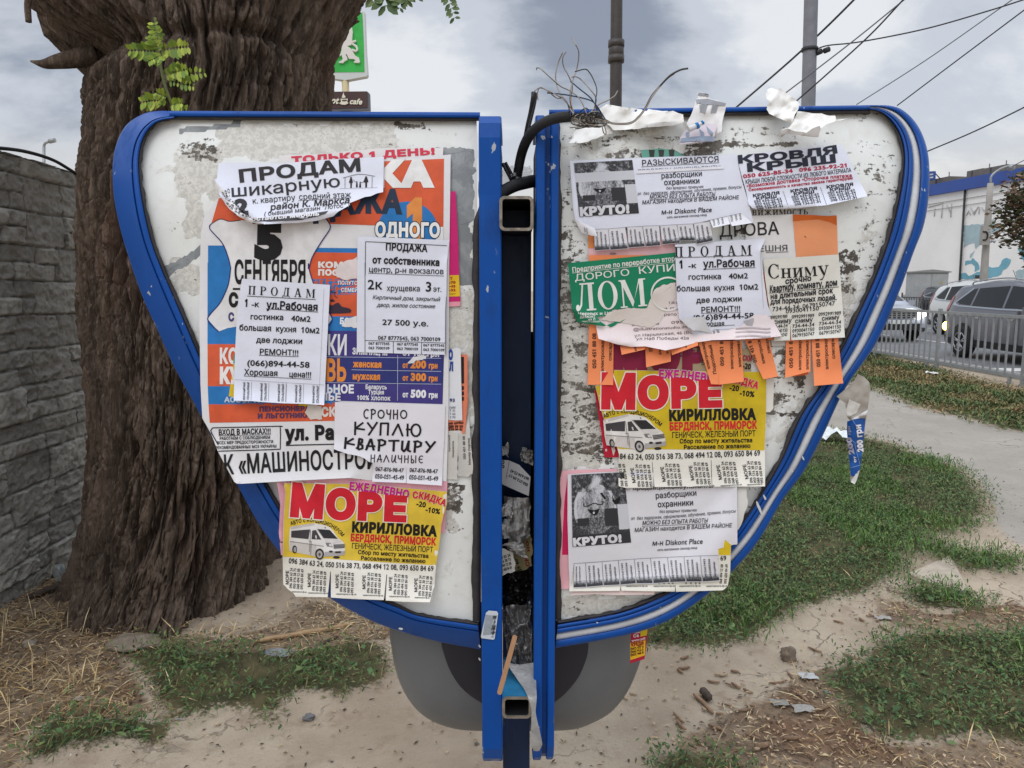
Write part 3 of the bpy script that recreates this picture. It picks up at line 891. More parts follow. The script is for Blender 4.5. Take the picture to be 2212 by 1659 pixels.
twig('stick', (1516,1500), (1534,1520), .017, darkbark, 'short thick dark chunk of wood lying on the bare dirt', bend=.02)
twig('stick', (1630,1620), (1662,1612), .010, barkm, 'flat pale stick lying among bark litter near the bottom edge')
twig('branch', (545,1392), (770,1348), .011, mat('pale_stick', (176, 146, 112), .85, .2, 60, .15, 12), 'long straight pale stick lying in the dry grass below the left panel', bend=.01)
twig('branch', (700,1394), (730,1372), .008, darkbark, 'short grey-brown stick propped on the long pale stick', bend=.02)
twig('branch', (60,1302), (180,1258), .018, darkbark, 'dark rotten piece of wood lying at the foot of the stone wall', bend=.03)
def stone(u, v, sx, sy, sz, rgb, label, seed, sink=.25):
    c = gpt(u, v)
    th = np.linspace(0, math.pi, 13); ph = np.linspace(0, 2 * math.pi, 20, endpoint=False)
    T, P_ = np.meshgrid(th, ph, indexing='ij')
    d = np.stack([np.sin(T) * np.cos(P_), np.sin(T) * np.sin(P_), np.cos(T)], -1)
    rr = 1 + .55 * (fbm(d[..., 0] * 1.4 + seed, d[..., 1] * 1.4, d[..., 2] * 1.4, seed, 3) - .5) * 2
    p = d * rr[..., None] * np.array([sx, sy, sz]) + np.array([c[0], c[1], float(gz(c[0], c[1])) + sz * (1 - sink)])
    mb = MB().grid(p, mat('stone_%d_%d_%d' % rgb, rgb, .95, .5, 45, .18, 22), closed_v=True, flip=True)
    return tag(mb.build('stone'), label, 'stone')
stone(1702, 1420, .033, .028, .030, (124, 110, 96), 'fist sized angular brown stone alone in the middle of the bare dirt path', 3)
stone(292, 1402, .11, .07, .028, (134, 122, 108), 'flat brown-grey stone at the edge of the weeds in front of the tree', 5, .4)
stone(600, 1420, .07, .04, .02, (136, 140, 142), 'flat pale grey stone half hidden in the weeds below the left panel', 8, .5)
stone(668, 1560, .020, .016, .012, (112, 112, 114), 'small dark grey pebble alone on the cracked dirt left of the post', 9)
stone(72, 1595, .03, .022, .018, (152, 134, 118), 'rounded beige stone at the lower left corner in the weeds', 12)
stone(62, 1398, .028, .02, .016, (150, 140, 128), 'small beige stone in the straw near the left edge', 14)
stone(1310, 1520, .012, .01, .008, (116, 104, 92), 'little brown pebble on the dirt just under the right grey shell', 17)
# old kerb stone sunk in the worn ground at the right
kb = MB()
a, b = gpt(1955, 1262), gpt(2075, 1215); c, d = gpt(2100, 1290), gpt(2090, 1292)
q = np.array([gpt(1960, 1248), gpt(2052, 1208), gpt(2095, 1290), gpt(2010, 1268)])
kb.prism(np.c_[q, np.full(4, .024)], (0, 0, -.06), mat('old_kerb', (176, 164, 148), .95, .4, 60, .12, 20))
tag(kb.build('kerb_stone'), 'worn flat old kerb stone sunk into the trodden earth at the right', 'kerb')
litm = mat('dirty_white_paper', (214, 214, 210), .7, .2, 40, .05, 30)
def scrap(u, v, s, label, rgb=(158, 154, 148), cat='litter', name='litter', seed=0, hgt=.35):
    c = gpt(u, v); r = random.Random(seed)
    n = 7
    gx_, gy_ = np.meshgrid(np.linspace(-1, 1, n), np.linspace(-1, 1, n), indexing='ij')
    rad = 1 - .35 * vn(gx_ * 1.3 + seed, gy_ * 1.3, 0, seed)
    zz = hgt * s * fbm(gx_ * 1.7 + 5, gy_ * 1.7, 0, seed + 3, 3)
    P_ = np.stack([c[0] + gx_ * rad * s, c[1] + gy_ * rad * s * .7, gz(c[0], c[1]) + .006 + zz], -1)
    mb = MB().grid(P_, mat('litter_%d_%d_%d' % rgb, rgb, .6, .3, 60, .06, 30), smooth_=False)
    return tag(mb.build(name), label, cat)
scrap(1905, 1338, .038, 'crumpled white plastic scrap on the dirt beside the small weed patch', seed=1)
scrap(1735, 1535, .042, 'crumpled dirty white tissue among the bark litter', seed=2)
scrap(1685, 1520, .036, 'grey scrap of paper trodden into the bark litter', (140, 136, 130), seed=3)
scrap(1790, 1498, .02, 'tiny white cigarette end beside the big green weed patch', seed=4)
scrap(1745, 1462, .04, 'pale grey flat scrap at the tip of the green weed patch', (184, 186, 186), seed=5)
scrap(172, 1520, .025, 'small white scrap lying in the brown straw at the left', seed=6)
scrap(390, 1562, .022, 'small white scrap at the front edge of the left weeds', seed=7)
scrap(2060, 1137, .03, 'white paper bit on the worn path by the grass corner', seed=8)
scrap(1795, 958, .20, 'crumpled white plastic bag lying on the grass behind the right panel', (224, 228, 230), 'plastic bag', 'plastic_bag', 9, .9)
scrap(2012, 812, .12, 'small white litter bag on the verge below the railing', (222, 222, 220), 'litter', 'litter', 10, .9)
jar = MB()
jc = gpt(130, 1252); jz = float(gz(jc[0], jc[1]))
jar.tube([(jc[0], jc[1], jz), (jc[0], jc[1], jz + .01), (jc[0], jc[1], jz + .06), (jc[0], jc[1], jz + .07), (jc[0], jc[1], jz + .085)], [.028, .03, .03, .024, .024], mat('jar_glass', (150, 156, 156), .12, spec=.8), 14)
tag(jar.build('glass_jar'), 'small grey glass jar standing against the foot of the big tree', 'jar')

# ============================================================ STONE WALL (left)
WX = -2.50
ys = np.r_[np.arange(1.8, 3.2, .03), np.arange(3.2, 4.9, .006), np.arange(4.9, 6.6, .04)]; zs_ = np.arange(-.05, 2.30, .0065)
Yw, Zw = np.meshgrid(ys, zs_, indexing='ij')
def stonewall(y, z):
    wz = z + .012 * (fbm(y * 2.2, z * 2.2, 0, 61, 3) - .5) * 2
    wy = y + .03 * (fbm(y * 3, z * 3, 0, 62, 3) - .5) * 2
    hrow = .088
    row = np.floor(wz / hrow)
    # now and then two courses merge into one tall stone
    r2 = np.floor(row / 2)
    u2 = wy / .34 + _h(r2.astype(np.int64), r2.astype(np.int64) * 0 + 3, r2.astype(np.int64) * 0, 7) * 5
    big = _h(np.floor(u2).astype(np.int64), r2.astype(np.int64), 0 * r2.astype(np.int64), 9) > .66
    ln = .20 + .16 * _h(row.astype(np.int64), 0 * row.astype(np.int64), 0 * row.astype(np.int64), 4)
    u1 = wy / ln + _h(row.astype(np.int64), 0 * row.astype(np.int64) + 1, 0 * row.astype(np.int64), 5) * 7
    ce1 = np.floor(u1); f1 = (u1 - ce1) * ln; g1 = wz - row * hrow
    e1 = np.minimum(np.minimum(f1, ln - f1), np.minimum(g1, hrow - g1))
    ce2 = np.floor(u2); f2 = (u2 - ce2) * .34; g2 = wz - r2 * 2 * hrow
    e2 = np.minimum(np.minimum(f2, .34 - f2), np.minimum(g2, 2 * hrow - g2))
    e = np.where(big, e2, e1)
    idn = np.where(big, _h(ce2.astype(np.int64), r2.astype(np.int64), 0 * r2.astype(np.int64) + 2, 8), _h(ce1.astype(np.int64), row.astype(np.int64), 0 * row.astype(np.int64), 10))
    id2 = np.where(big, _h(ce2.astype(np.int64), r2.astype(np.int64), 0 * r2.astype(np.int64) + 5, 8), _h(ce1.astype(np.int64), row.astype(np.int64), 0 * row.astype(np.int64) + 6, 10))
    e = e + .006 * (fbm(y * 40, z * 40, 0, 66, 3) - .5) * 2
    rise = np.clip(e / .0085, 0, 1) ** .6
    h = .030 * rise + rise * (.020 * (idn - .5) + (id2 - .5) * .25 * np.where(big, f2 - .17, f1 - ln / 2) * .6)
    h = h + rise * .016 * (np.abs(fbm(y * 12, z * 16, 0, 63, 4) - .5) * -3 + .3) + .007 * (fbm(y * 50, z * 50, 0, 64, 2) - .5)
    return h, idn
hh, idn = stonewall(Yw, Zw)
ztop = 2.215 - .035 * ((Yw - 3.55) / .9) ** 2 * (Yw > 2.6) - .012 * fbm(Yw * 3, 0, 0, 65, 2)
Zc = np.minimum(Zw, ztop)
wl = MB()
wc = np.stack([idn] * 3, -1)
def wall_mat():
    m = bpy.data.materials.new('cast_stone'); m.use_nodes = True
    N = NT(m.node_tree); b = N.n['Principled BSDF']; b.inputs['Roughness'].default_value = .9; b.inputs['Specular IOR Level'].default_value = .2
    tc = N.add('ShaderNodeTexCoord'); vc = N.add('ShaderNodeVertexColor', layer_name='Col')
    sp = N.add('ShaderNodeSeparateColor'); N.link(vc.outputs[0], sp.inputs[0])
    n = N.noise(tc.outputs['Object'], 9, 6, .65); f = N.noise(tc.outputs['Object'], 90, 3, .7)
    c = N.mix(sp.outputs[0], lin((152, 149, 143)), lin((186, 183, 175)))
    c = N.mix(N.math('MULTIPLY', N.ramp(n, .4, .7), .5), c, lin((122, 120, 116)))
    c = N.mix(N.math('MULTIPLY', N.ramp(f, .6, .75), .4), c, lin((160, 160, 156)))
    N.link(c, b.inputs['Base Color'])
    bn = N.add('ShaderNodeBump'); bn.inputs['Strength'].default_value = .6; bn.inputs['Distance'].default_value = .010
    N.link(N.math('ADD', f, n), bn.inputs['Height']); N.link(bn.outputs[0], b.inputs['Normal'])
    return m
wm = wall_mat()
wl.grid(np.stack([WX + hh, Yw, Zc], -1), wm, wc, smooth_=True, flip=False)
# top and back of the slab
top = np.stack([np.stack([WX + hh[:, -1], ys, ztop[:, -1]], -1), np.stack([WX - .12 + 0 * ys, ys, ztop[:, -1]], -1), np.stack([WX - .12 + 0 * ys, ys, 0 * ys - .05], -1)], 1)
wl.grid(top, wm, np.full((len(ys), 3, 3), .5), smooth_=False)
wo = wl.build('stone_wall')
tag(wo, 'grey cast stone wall with an arched top edge beside the big tree', 'wall')
cb = MB()
pc = [at(u, v, 3.55 + .62 * (u + 60) / 220) for u, v in ((-260, 322), (-60, 318), (20, 322), (70, 331), (115, 346), (150, 366), (190, 392))]
cb.tube(smooth(pc, 6), .009, mat('black_rubber', (30, 30, 32), .7), 8)
tag(cb.build('cable'), 'black cable looping over the top of the stone wall', 'cable')

# ============================================================ BIG TREE
TY = 3.78
sil = [  # v, left, right in the photograph
 (-40, 120, 484), (0, 124, 814), (30, 120, 779), (60, 124, 756), (100, 136, 749), (150, 174, 736), (200, 182, 734), (300, 177, 716), (500, 174, 700), (700, 180, 680), (800, 190, 668),
 (900, 197, 655), (1000, 194, 640), (1080, 189, 628), (1150, 182, 618), (1210, 174, 606), (1260, 164, 604), (1320, 149, 606), (1380, 134, 612)]
def trunk_lr(z):
    zz = [at(500, v, TY)[2] for v, _, _ in sil][::-1]
    xl = [at(l, v, TY)[0] for v, l, _ in sil][::-1]; xr = [at(r_, v, TY)[0] for v, _, r_ in sil][::-1]
    return np.interp(z, zz, xl), np.interp(z, zz, xr)
def bark(th, s, z, R_, seed):
    """plates and furrows of old locust bark, in metres of relief"""
    a = th * R_
    w = .10 * (fbm(np.cos(th) * 2.2, np.sin(th) * 2.2, z * 1.3, seed, 3) - .5) + .05 * (fbm(np.cos(th) * 11, np.sin(th) * 11, z * 9, seed + 9, 3) - .5)
    def per(fa, fz, sd_, oc=4):
        k = fa * R_
        return fbm(np.cos(th + w) * k, np.sin(th + w) * k, z * fz, sd_, oc)
    a1 = np.abs(per(7.5, .95, seed + 1, 4) - .5); a2 = np.abs(per(15, 2.0, seed + 2, 4) - .5); a3 = np.abs(per(30, 5, seed + 5, 3) - .5)
    fine = per(46, 11, seed + 3, 4) - .5; a4 = np.abs(per(9, 6, seed + 6, 3) - .5)
    lump = per(2.2, 1.2, seed + 4, 3) - .5
    fis = .050 * np.exp(-(a1 / .040) ** 2) + .026 * np.exp(-(a2 / .045) ** 2) + .014 * np.exp(-(a3 / .05) ** 2) + .010 * np.exp(-(a4 / .03) ** 2)
    plate = .07 * np.minimum(a1, .14) + .07 * np.minimum(a2, .10)
    return .075 * lump - fis + plate + .052 * fine
def bark_mat():
    m = bpy.data.materials.new('old_bark'); m.use_nodes = True
    N = NT(m.node_tree); b = N.n['Principled BSDF']; b.inputs['Roughness'].default_value = .95; b.inputs['Specular IOR Level'].default_value = .15
    tc = N.add('ShaderNodeTexCoord'); o = tc.outputs['Object']
    st = N.noise(N.mapping(o, (9, 9, 1.6)), 1.6, 6, .65, .6); fi = N.noise(N.mapping(o, (30, 30, 7)), 2.2, 5, .7, .4); bg_ = N.noise(o, 1.3, 4, .6)
    c = N.mix(N.ramp(st, .36, .66), lin((86, 74, 65)), lin((126, 109, 96)))
    c = N.mix(N.math('MULTIPLY', N.ramp(fi, .5, .7), .55), c, lin((160, 146, 133)))
    c = N.mix(N.math('MULTIPLY', N.ramp(bg_, .52, .66), .4), c, lin((120, 90, 76)))
    c = N.mix(N.math('MULTIPLY', N.ramp(fi, .45, .3), .6), c, lin((58, 48, 42)))
    N.link(c, b.inputs['Base Color'])
    bn = N.add('ShaderNodeBump'); bn.inputs['Strength'].default_value = .8; bn.inputs['Distance'].default_value = .02
    N.link(N.math('ADD', N.math('MULTIPLY', fi, .8), N.noise(N.mapping(o, (60, 60, 18)), 3, 4, .7)), bn.inputs['Height']); N.link(bn.outputs[0], b.inputs['Normal'])
    return m
bkm = bark_mat()
tree = thing('tree', 'huge old tree with deeply furrowed dark bark and a fork, beside the stone wall', 'tree', (-1.62, TY, 0))
nth, nz_ = 760, 600
th = np.linspace(0, 2 * math.pi, nth, endpoint=False); zt = np.linspace(-.08, 2.96, nz_)
T, Z = np.meshgrid(th, zt, indexing='ij')
xl, xr = trunk_lr(Z)
cx, rx = (xl + xr) / 2, (xr - xl) / 2
flare = 1 + .30 * np.exp(-np.maximum(Z, 0) / .28) * (0.35 + .65 * np.clip(np.cos(T + math.pi / 2), 0, 1))
rad = bark(T, None, Z, .6, 100)
butt = .10 * np.exp(-np.maximum(Z, 0) / .35) * (np.cos(T * 7 + 1.3) + .6 * np.cos(T * 11)) * .5
# the ring where the two limbs leave the trunk: an overhanging burl on the left, a sunk seam on the right
zring = 2.68 + .07 * np.sin(T * 2 + .6) + .03 * np.sin(T * 5)
left_ = np.clip(-np.cos(T) * 1.6 + .35, 0, 1)
left_ = left_ * np.clip(-np.sin(T) * 1.4, 0, 1)
burl = .17 * left_ * np.exp(-((Z - 2.86) / .17) ** 2) - .05 * np.exp(-((Z - zring) / .028) ** 2) * np.clip(np.cos(T) + .75, 0, 1)
burl -= .10 * np.exp(-((Z - 2.585) / .06) ** 2) * left_
notch = -.16 * np.exp(-((np.mod(T + math.pi / 2 + math.pi, 2 * math.pi) - math.pi - .06) / .20) ** 2) * np.clip((Z - 2.5) / .4, 0, 1)
rr = rad + butt + burl + notch
P = np.stack([cx + (rx - .085 + rr) * np.cos(T), TY + (np.minimum(rx, .62) * flare + rr - .03) * np.sin(T) * 1.0, Z], -1)
MB().grid(P, bkm, closed_u=True, smooth_=False, flip=True).build('trunk', tree)
def limb(path, radii, seed, n=180):
    pth = smooth(path, 24); m = len(pth)
    rr_ = np.interp(np.linspace(0, 1, m), np.linspace(0, 1, len(radii)), radii)
    t = np.gradient(pth, axis=0); t /= np.linalg.norm(t, axis=1)[:, None]
    ang = np.linspace(0, 2 * math.pi, n, endpoint=False)
    a = np.cross(t, np.array([0, 1.0, 0])); a /= np.linalg.norm(a, axis=1)[:, None]; b = np.cross(t, a)
    A, Zz = np.meshgrid(ang, np.arange(m), indexing='ij')
    z = pth[Zz, 2]
    rel = bark(A, None, z, rr_.mean(), seed)
    rad_ = rr_[Zz] + rel * .8 - .03
    P_ = pth[Zz] + (np.cos(A) * rad_)[..., None] * a[Zz] + (np.sin(A) * rad_)[..., None] * b[Zz]
    return MB().grid(P_, bkm, closed_u=True, smooth_=False)
limb([(-1.80, TY + .12, 2.45), (-1.88, TY + .03, 2.8), (-1.97, TY, 3.3), (-2.3, TY + .1, 4.6)], [.14, .36, .36, .26], 300).build('limb', tree)
limb([(-1.36, TY, 2.1), (-1.30, TY - .02, 2.5), (-1.09, TY - .05, 2.9), (-.72, TY - .05, 3.5), (-.4, TY, 4.6)], [.32, .34, .34, .30, .22], 340).build('limb', tree)
# broken stub of a branch on the left
pb = [at(210, 118, TY - .25), at(165, 126, TY - .28), at(125, 133, TY - .30), at(95, 138, TY - .30), at(66, 132, TY - .30)]
sb = smooth(pb, 8)
MB().tube(sb, np.interp(np.linspace(0, 1, len(sb)), [0, .4, .75, 1], [.050, .036, .020, .004]), bkm, 9).build('branch_stub', tree)
pb = [at(64, -60, 3.2), at(66, -20, 3.2), at(60, 10, 3.2), at(62, 48, 3.2)]
MB().tube(smooth(pb, 5), np.interp(np.linspace(0, 1, 16), [0, 1], [.016, .012]), bkm, 7).build('hanging_twig', tree)
# young shoots with feathered leaves growing from the bark
YG = [(150, 170, 62), (128, 152, 54), (166, 178, 72), (104, 132, 52)]
ylm = mat('young_leaf', (150, 170, 60), .55, vcol=True, spec=.3)
def pinnate(mb, base, tip, width, n, cols, m):
    base = np.array(base); tip = np.array(tip)
    ax = tip - base; L = np.linalg.norm(ax); ax /= L
    side = np.cross(ax, [0, -1, 0.0]); side /= np.linalg.norm(side) + 1e-9
    V = []; F = []; C = []
    for i in range(n):
        t = (i + 1) / (n + 1)
        c = base + ax * L * t + np.array([0, 0, -.10 * L * t * t])
        for sg in (-1, 1):
            d = side * sg * .86 + ax * .35 + np.array([0, rnd.uniform(-.5, .1), rnd.uniform(-.45, .05)])
            d /= np.linalg.norm(d)
            w = width * (1 - .45 * abs(t - .5) * 2) * rnd.uniform(.8, 1.15)
            pr = np.cross(d, [0, -1, .25]); pr /= np.linalg.norm(pr)
            o = len(V)
            for q, e in ((0, 0), (.35, .30), (.75, .26), (1, 0), (.75, -.26), (.35, -.30)):
                V.append(c + d * w * q + pr * w * e * .8 + np.array([0, 0, -.12 * w * q * q]))
                C.append(np.array(lin(cols[rnd.randrange(len(cols))])))
            col = np.array(lin(cols[rnd.randrange(len(cols))])) * rnd.uniform(.8, 1.15)
            for j in range(6): C[o + j] = col
            F.append(list(range(o, o + 6)))
    mb.add(V, F, m, np.array(C))
sh = MB()
YL = TY - .80
stem = [at(*Q, YL + .12) for Q in ((382, 250), (358, 190), (345, 130), (340, 80), (335, 38))]
sh.tube(smooth(stem, 5), .006, mat('green_stem', (96, 104, 60), .8), 6)
for (a, b, w, n) in (((345,112),(275,102),.060,6), ((345,112),(325,70),.05,4), ((345,110),(412,92),.060,6), ((352,122),(350,128),.05,3), ((345,105),(332,40),.05,6), ((352,118),(318,130),.05,4),
                     ((355,165),(405,142),.062,5), ((355,168),(450,145),.05,6), ((360,175),(425,180),.04,4), ((362,215),(302,216),.062,6), ((362,212),(335,196),.05,3), ((368,225),(405,236),.05,4), ((366,228),(395,218),.05,4)):
    pinnate(sh, at(a[0], a[1], YL), at(b[0], b[1], YL - .05), w * .68, n + 3, YG, ylm)
sh.build('sprout', tree)
hl = MB()
DG = [(84, 104, 60), (70, 92, 52), (104, 120, 72)]
for (a, b, w, n) in (((800,-30),(812,10),.05,3), ((826,-28),(836,20),.075,3), ((872,-30),(862,22),.04,5), ((880,-34),(876,5),.05,4), ((955,-40),(985,40),.04,8), ((905,-40),(900,-5),.05,4)):
    pinnate(hl, at(a[0], a[1], 3.0), at(b[0], b[1], 3.0), w, n, DG, ylm)
for a, b in (((770, -40), (800, -25)), ((800, -60), (830, -26)), ((830, -60), (876, -32)), ((860, -60), (958, -38))):
    hl.tube([at(a[0], a[1], 3.0), at((a[0] + b[0]) / 2, (a[1] + b[1]) / 2 - 6, 3.0), at(b[0], b[1], 3.0)], .004, mat('green_stem'), 5)
hl.build('leaf_spray', tree)
# ============================================================ NOTICE STAND (old payphone hood turned notice board)
def chipped(name, rgb, chips=.70, rough=.42):
    """enamel with scuffs: a few chips down to pale primer and grey metal"""
    m = bpy.data.materials.new(name); m.use_nodes = True
    N = NT(m.node_tree); b = N.n['Principled BSDF']; b.inputs['Roughness'].default_value = rough; b.inputs['Specular IOR Level'].default_value = .26
    tc = N.add('ShaderNodeTexCoord'); o = tc.outputs['Object']
    big = N.noise(o, 5, 4, .6); fin = N.noise(N.mapping(o, (1, 1, .8)), 46, 3, .55); fad = N.noise(o, 3, 3, .5)
    c = N.mix(N.ramp(fad, .3, .7), lin(rgb), tuple(x * 1.22 for x in lin(rgb)))
    c = N.mix(N.math('MULTIPLY', N.ramp(N.noise(N.mapping(o, (40, 40, 4)), 2, 4, .6), .60, .72), .25), c, lin((18, 90, 168)))
    ch = N.math('MULTIPLY', N.ramp(fin, chips, chips + .02), N.ramp(big, .50, .56))
    c = N.mix(ch, c, lin((176, 182, 190)))
    gr = N.math('MULTIPLY', N.ramp(N.noise(o, 17, 4, .6), .66, .69), N.ramp(N.noise(o, 2.3, 2, .5), .56, .60))
    c = N.mix(N.math('MULTIPLY', gr, .8), c, lin((96, 100, 112)))
    gm = N.math('MULTIPLY', N.ramp(N.noise(N.mapping(o, (1, 1, .35)), 15, 6, .7), .50, .74), .45)
    c = N.mix(gm, c, tuple(x * .45 + .008 for x in lin(rgb)))
    N.link(c, b.inputs['Base Color'])
    N.link(N.math('MULTIPLY_ADD', gm, .7, rough - .08), b.inputs['Roughness'])
    bn = N.add('ShaderNodeBump'); bn.inputs['Strength'].default_value = .12; bn.inputs['Distance'].default_value = .004
    N.link(N.math('SUBTRACT', N.noise(o, 26, 3, .5), N.math('MULTIPLY', ch, .6)), bn.inputs['Height']); N.link(bn.outputs[0], b.inputs['Normal'])
    MATS[name] = m
    return m
blue = chipped('blue_enamel', (0, 68, 146), .655)
blue2 = chipped('blue_enamel_groove', (0, 56, 122), .67)
gask = mat('black_gasket', (52, 48, 50), .7, .2, 40, .25, 30)
navy = mat('navy_paint', (16, 18, 34), .5, .1, 40, .2, 20)
steel_edge = mat('bare_steel_edge', (140, 132, 122), .5, .3, 90, .3, 60, metal=.5)
whitestrip = mat('white_strip', (206, 208, 210), .5, .15, 50, .12, 14)
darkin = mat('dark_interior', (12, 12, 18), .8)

def panel_mat(seed, dirty):
    """white sheet under years of glue, paper skin and dark flaking"""
    m = bpy.data.materials.new('pasted_panel'); m.use_nodes = True
    N = NT(m.node_tree); b = N.n['Principled BSDF']; b.inputs['Roughness'].default_value = .62; b.inputs['Specular IOR Level'].default_value = .3
    tc = N.add('ShaderNodeTexCoord'); o = N.mapping(tc.outputs['Object'], (1, 1, 1), (seed, seed * .7, 0))
    vc = N.add('ShaderNodeVertexColor', layer_name='Col')
    sp = N.add('ShaderNodeSeparateColor'); N.link(vc.outputs[0], sp.inputs[0])
    b1 = N.noise(o, 6, 5, .6, .4); b2 = N.noise(o, 24, 6, .65, .6); b3 = N.noise(o, 95, 4, .7); hs = N.noise(N.mapping(o, (1, 1, 3.2)), 11, 6, .7, .8)
    c = N.mix(N.ramp(b1, .35, .65), lin((238, 241, 240)), lin((229, 231, 229)))
    c = N.mix(N.math('MULTIPLY', N.ramp(b2, .45, .7), .35), c, lin((214, 211, 203)))
    # R channel: grey glue-and-paper residue; G channel: dark flaking; B channel: smooth grey film
    k1 = N.ramp(N.math('ADD', N.math('MULTIPLY', b2, .8), N.math('MULTIPLY', sp.outputs[0], .75)), .72, .82)
    res = N.mix(N.ramp(b3, .40, .62), lin((198, 196, 190)), lin((222, 220, 214)))
    res = N.mix(N.math('MULTIPLY', N.ramp(b3, .60, .72), .6), res, lin((120, 112, 104)))
    c = N.mix(k1, c, res)
    k2 = N.ramp(N.math('ADD', N.math('ADD', N.math('MULTIPLY', hs, .55), N.math('MULTIPLY', b3, .40)), N.math('MULTIPLY', sp.outputs[1], .55)), .665, .70)
    drk = N.mix(N.ramp(b2, .4, .6), lin((82, 76, 70)), lin((124, 118, 110)))
    c = N.mix(k2, c, drk)
    k3 = N.ramp(N.math('ADD', N.math('MULTIPLY', b1, .6), N.math('MULTIPLY', sp.outputs[2], .9)), .78, .82)
    film = N.mix(N.ramp(b2, .4, .65), lin((132, 137, 141)), lin((158, 162, 164)))
    c = N.mix(k3, c, film)
    N.link(c, b.inputs['Base Color'])
    bn = N.add('ShaderNodeBump'); bn.inputs['Strength'].default_value = .55; bn.inputs['Distance'].default_value = .004
    h = N.math('ADD', N.math('MULTIPLY', b2, .6), N.math('SUBTRACT', N.math('MULTIPLY', b3, N.math('MULTIPLY', k1, .6)), N.math('ADD', N.math('MULTIPLY', k2, .5), N.math('MULTIPLY', k3, .4))))
    N.link(h, bn.inputs['Height']); N.link(bn.outputs[0], b.inputs['Normal'])
    return m

stand = thing('notice_stand', 'blue framed two winged old payphone hood on a post, plastered with paper notices', 'notice board', (0.005, 1.56, 0))

def ring3(I, O, prof, n=190, jag=0):
    """sweep a profile [(fraction outer->inner, height proud of the panel, depth behind)] round a wing"""
    i_ = resample(smooth(I, 6), n); o_ = resample(smooth(O, 6), n)
    out = []
    for f, h in prof:
        q = o_ + (i_ - o_) * f
        if jag:
            q = q + (fbm(q[:, 0] / 18, q[:, 1] / 18, 0, 71, 3) - .5)[:, None] * jag * (f > .99)
        out.append(onb(q[:, 0], q[:, 1], h))
    return np.stack(out, 0)

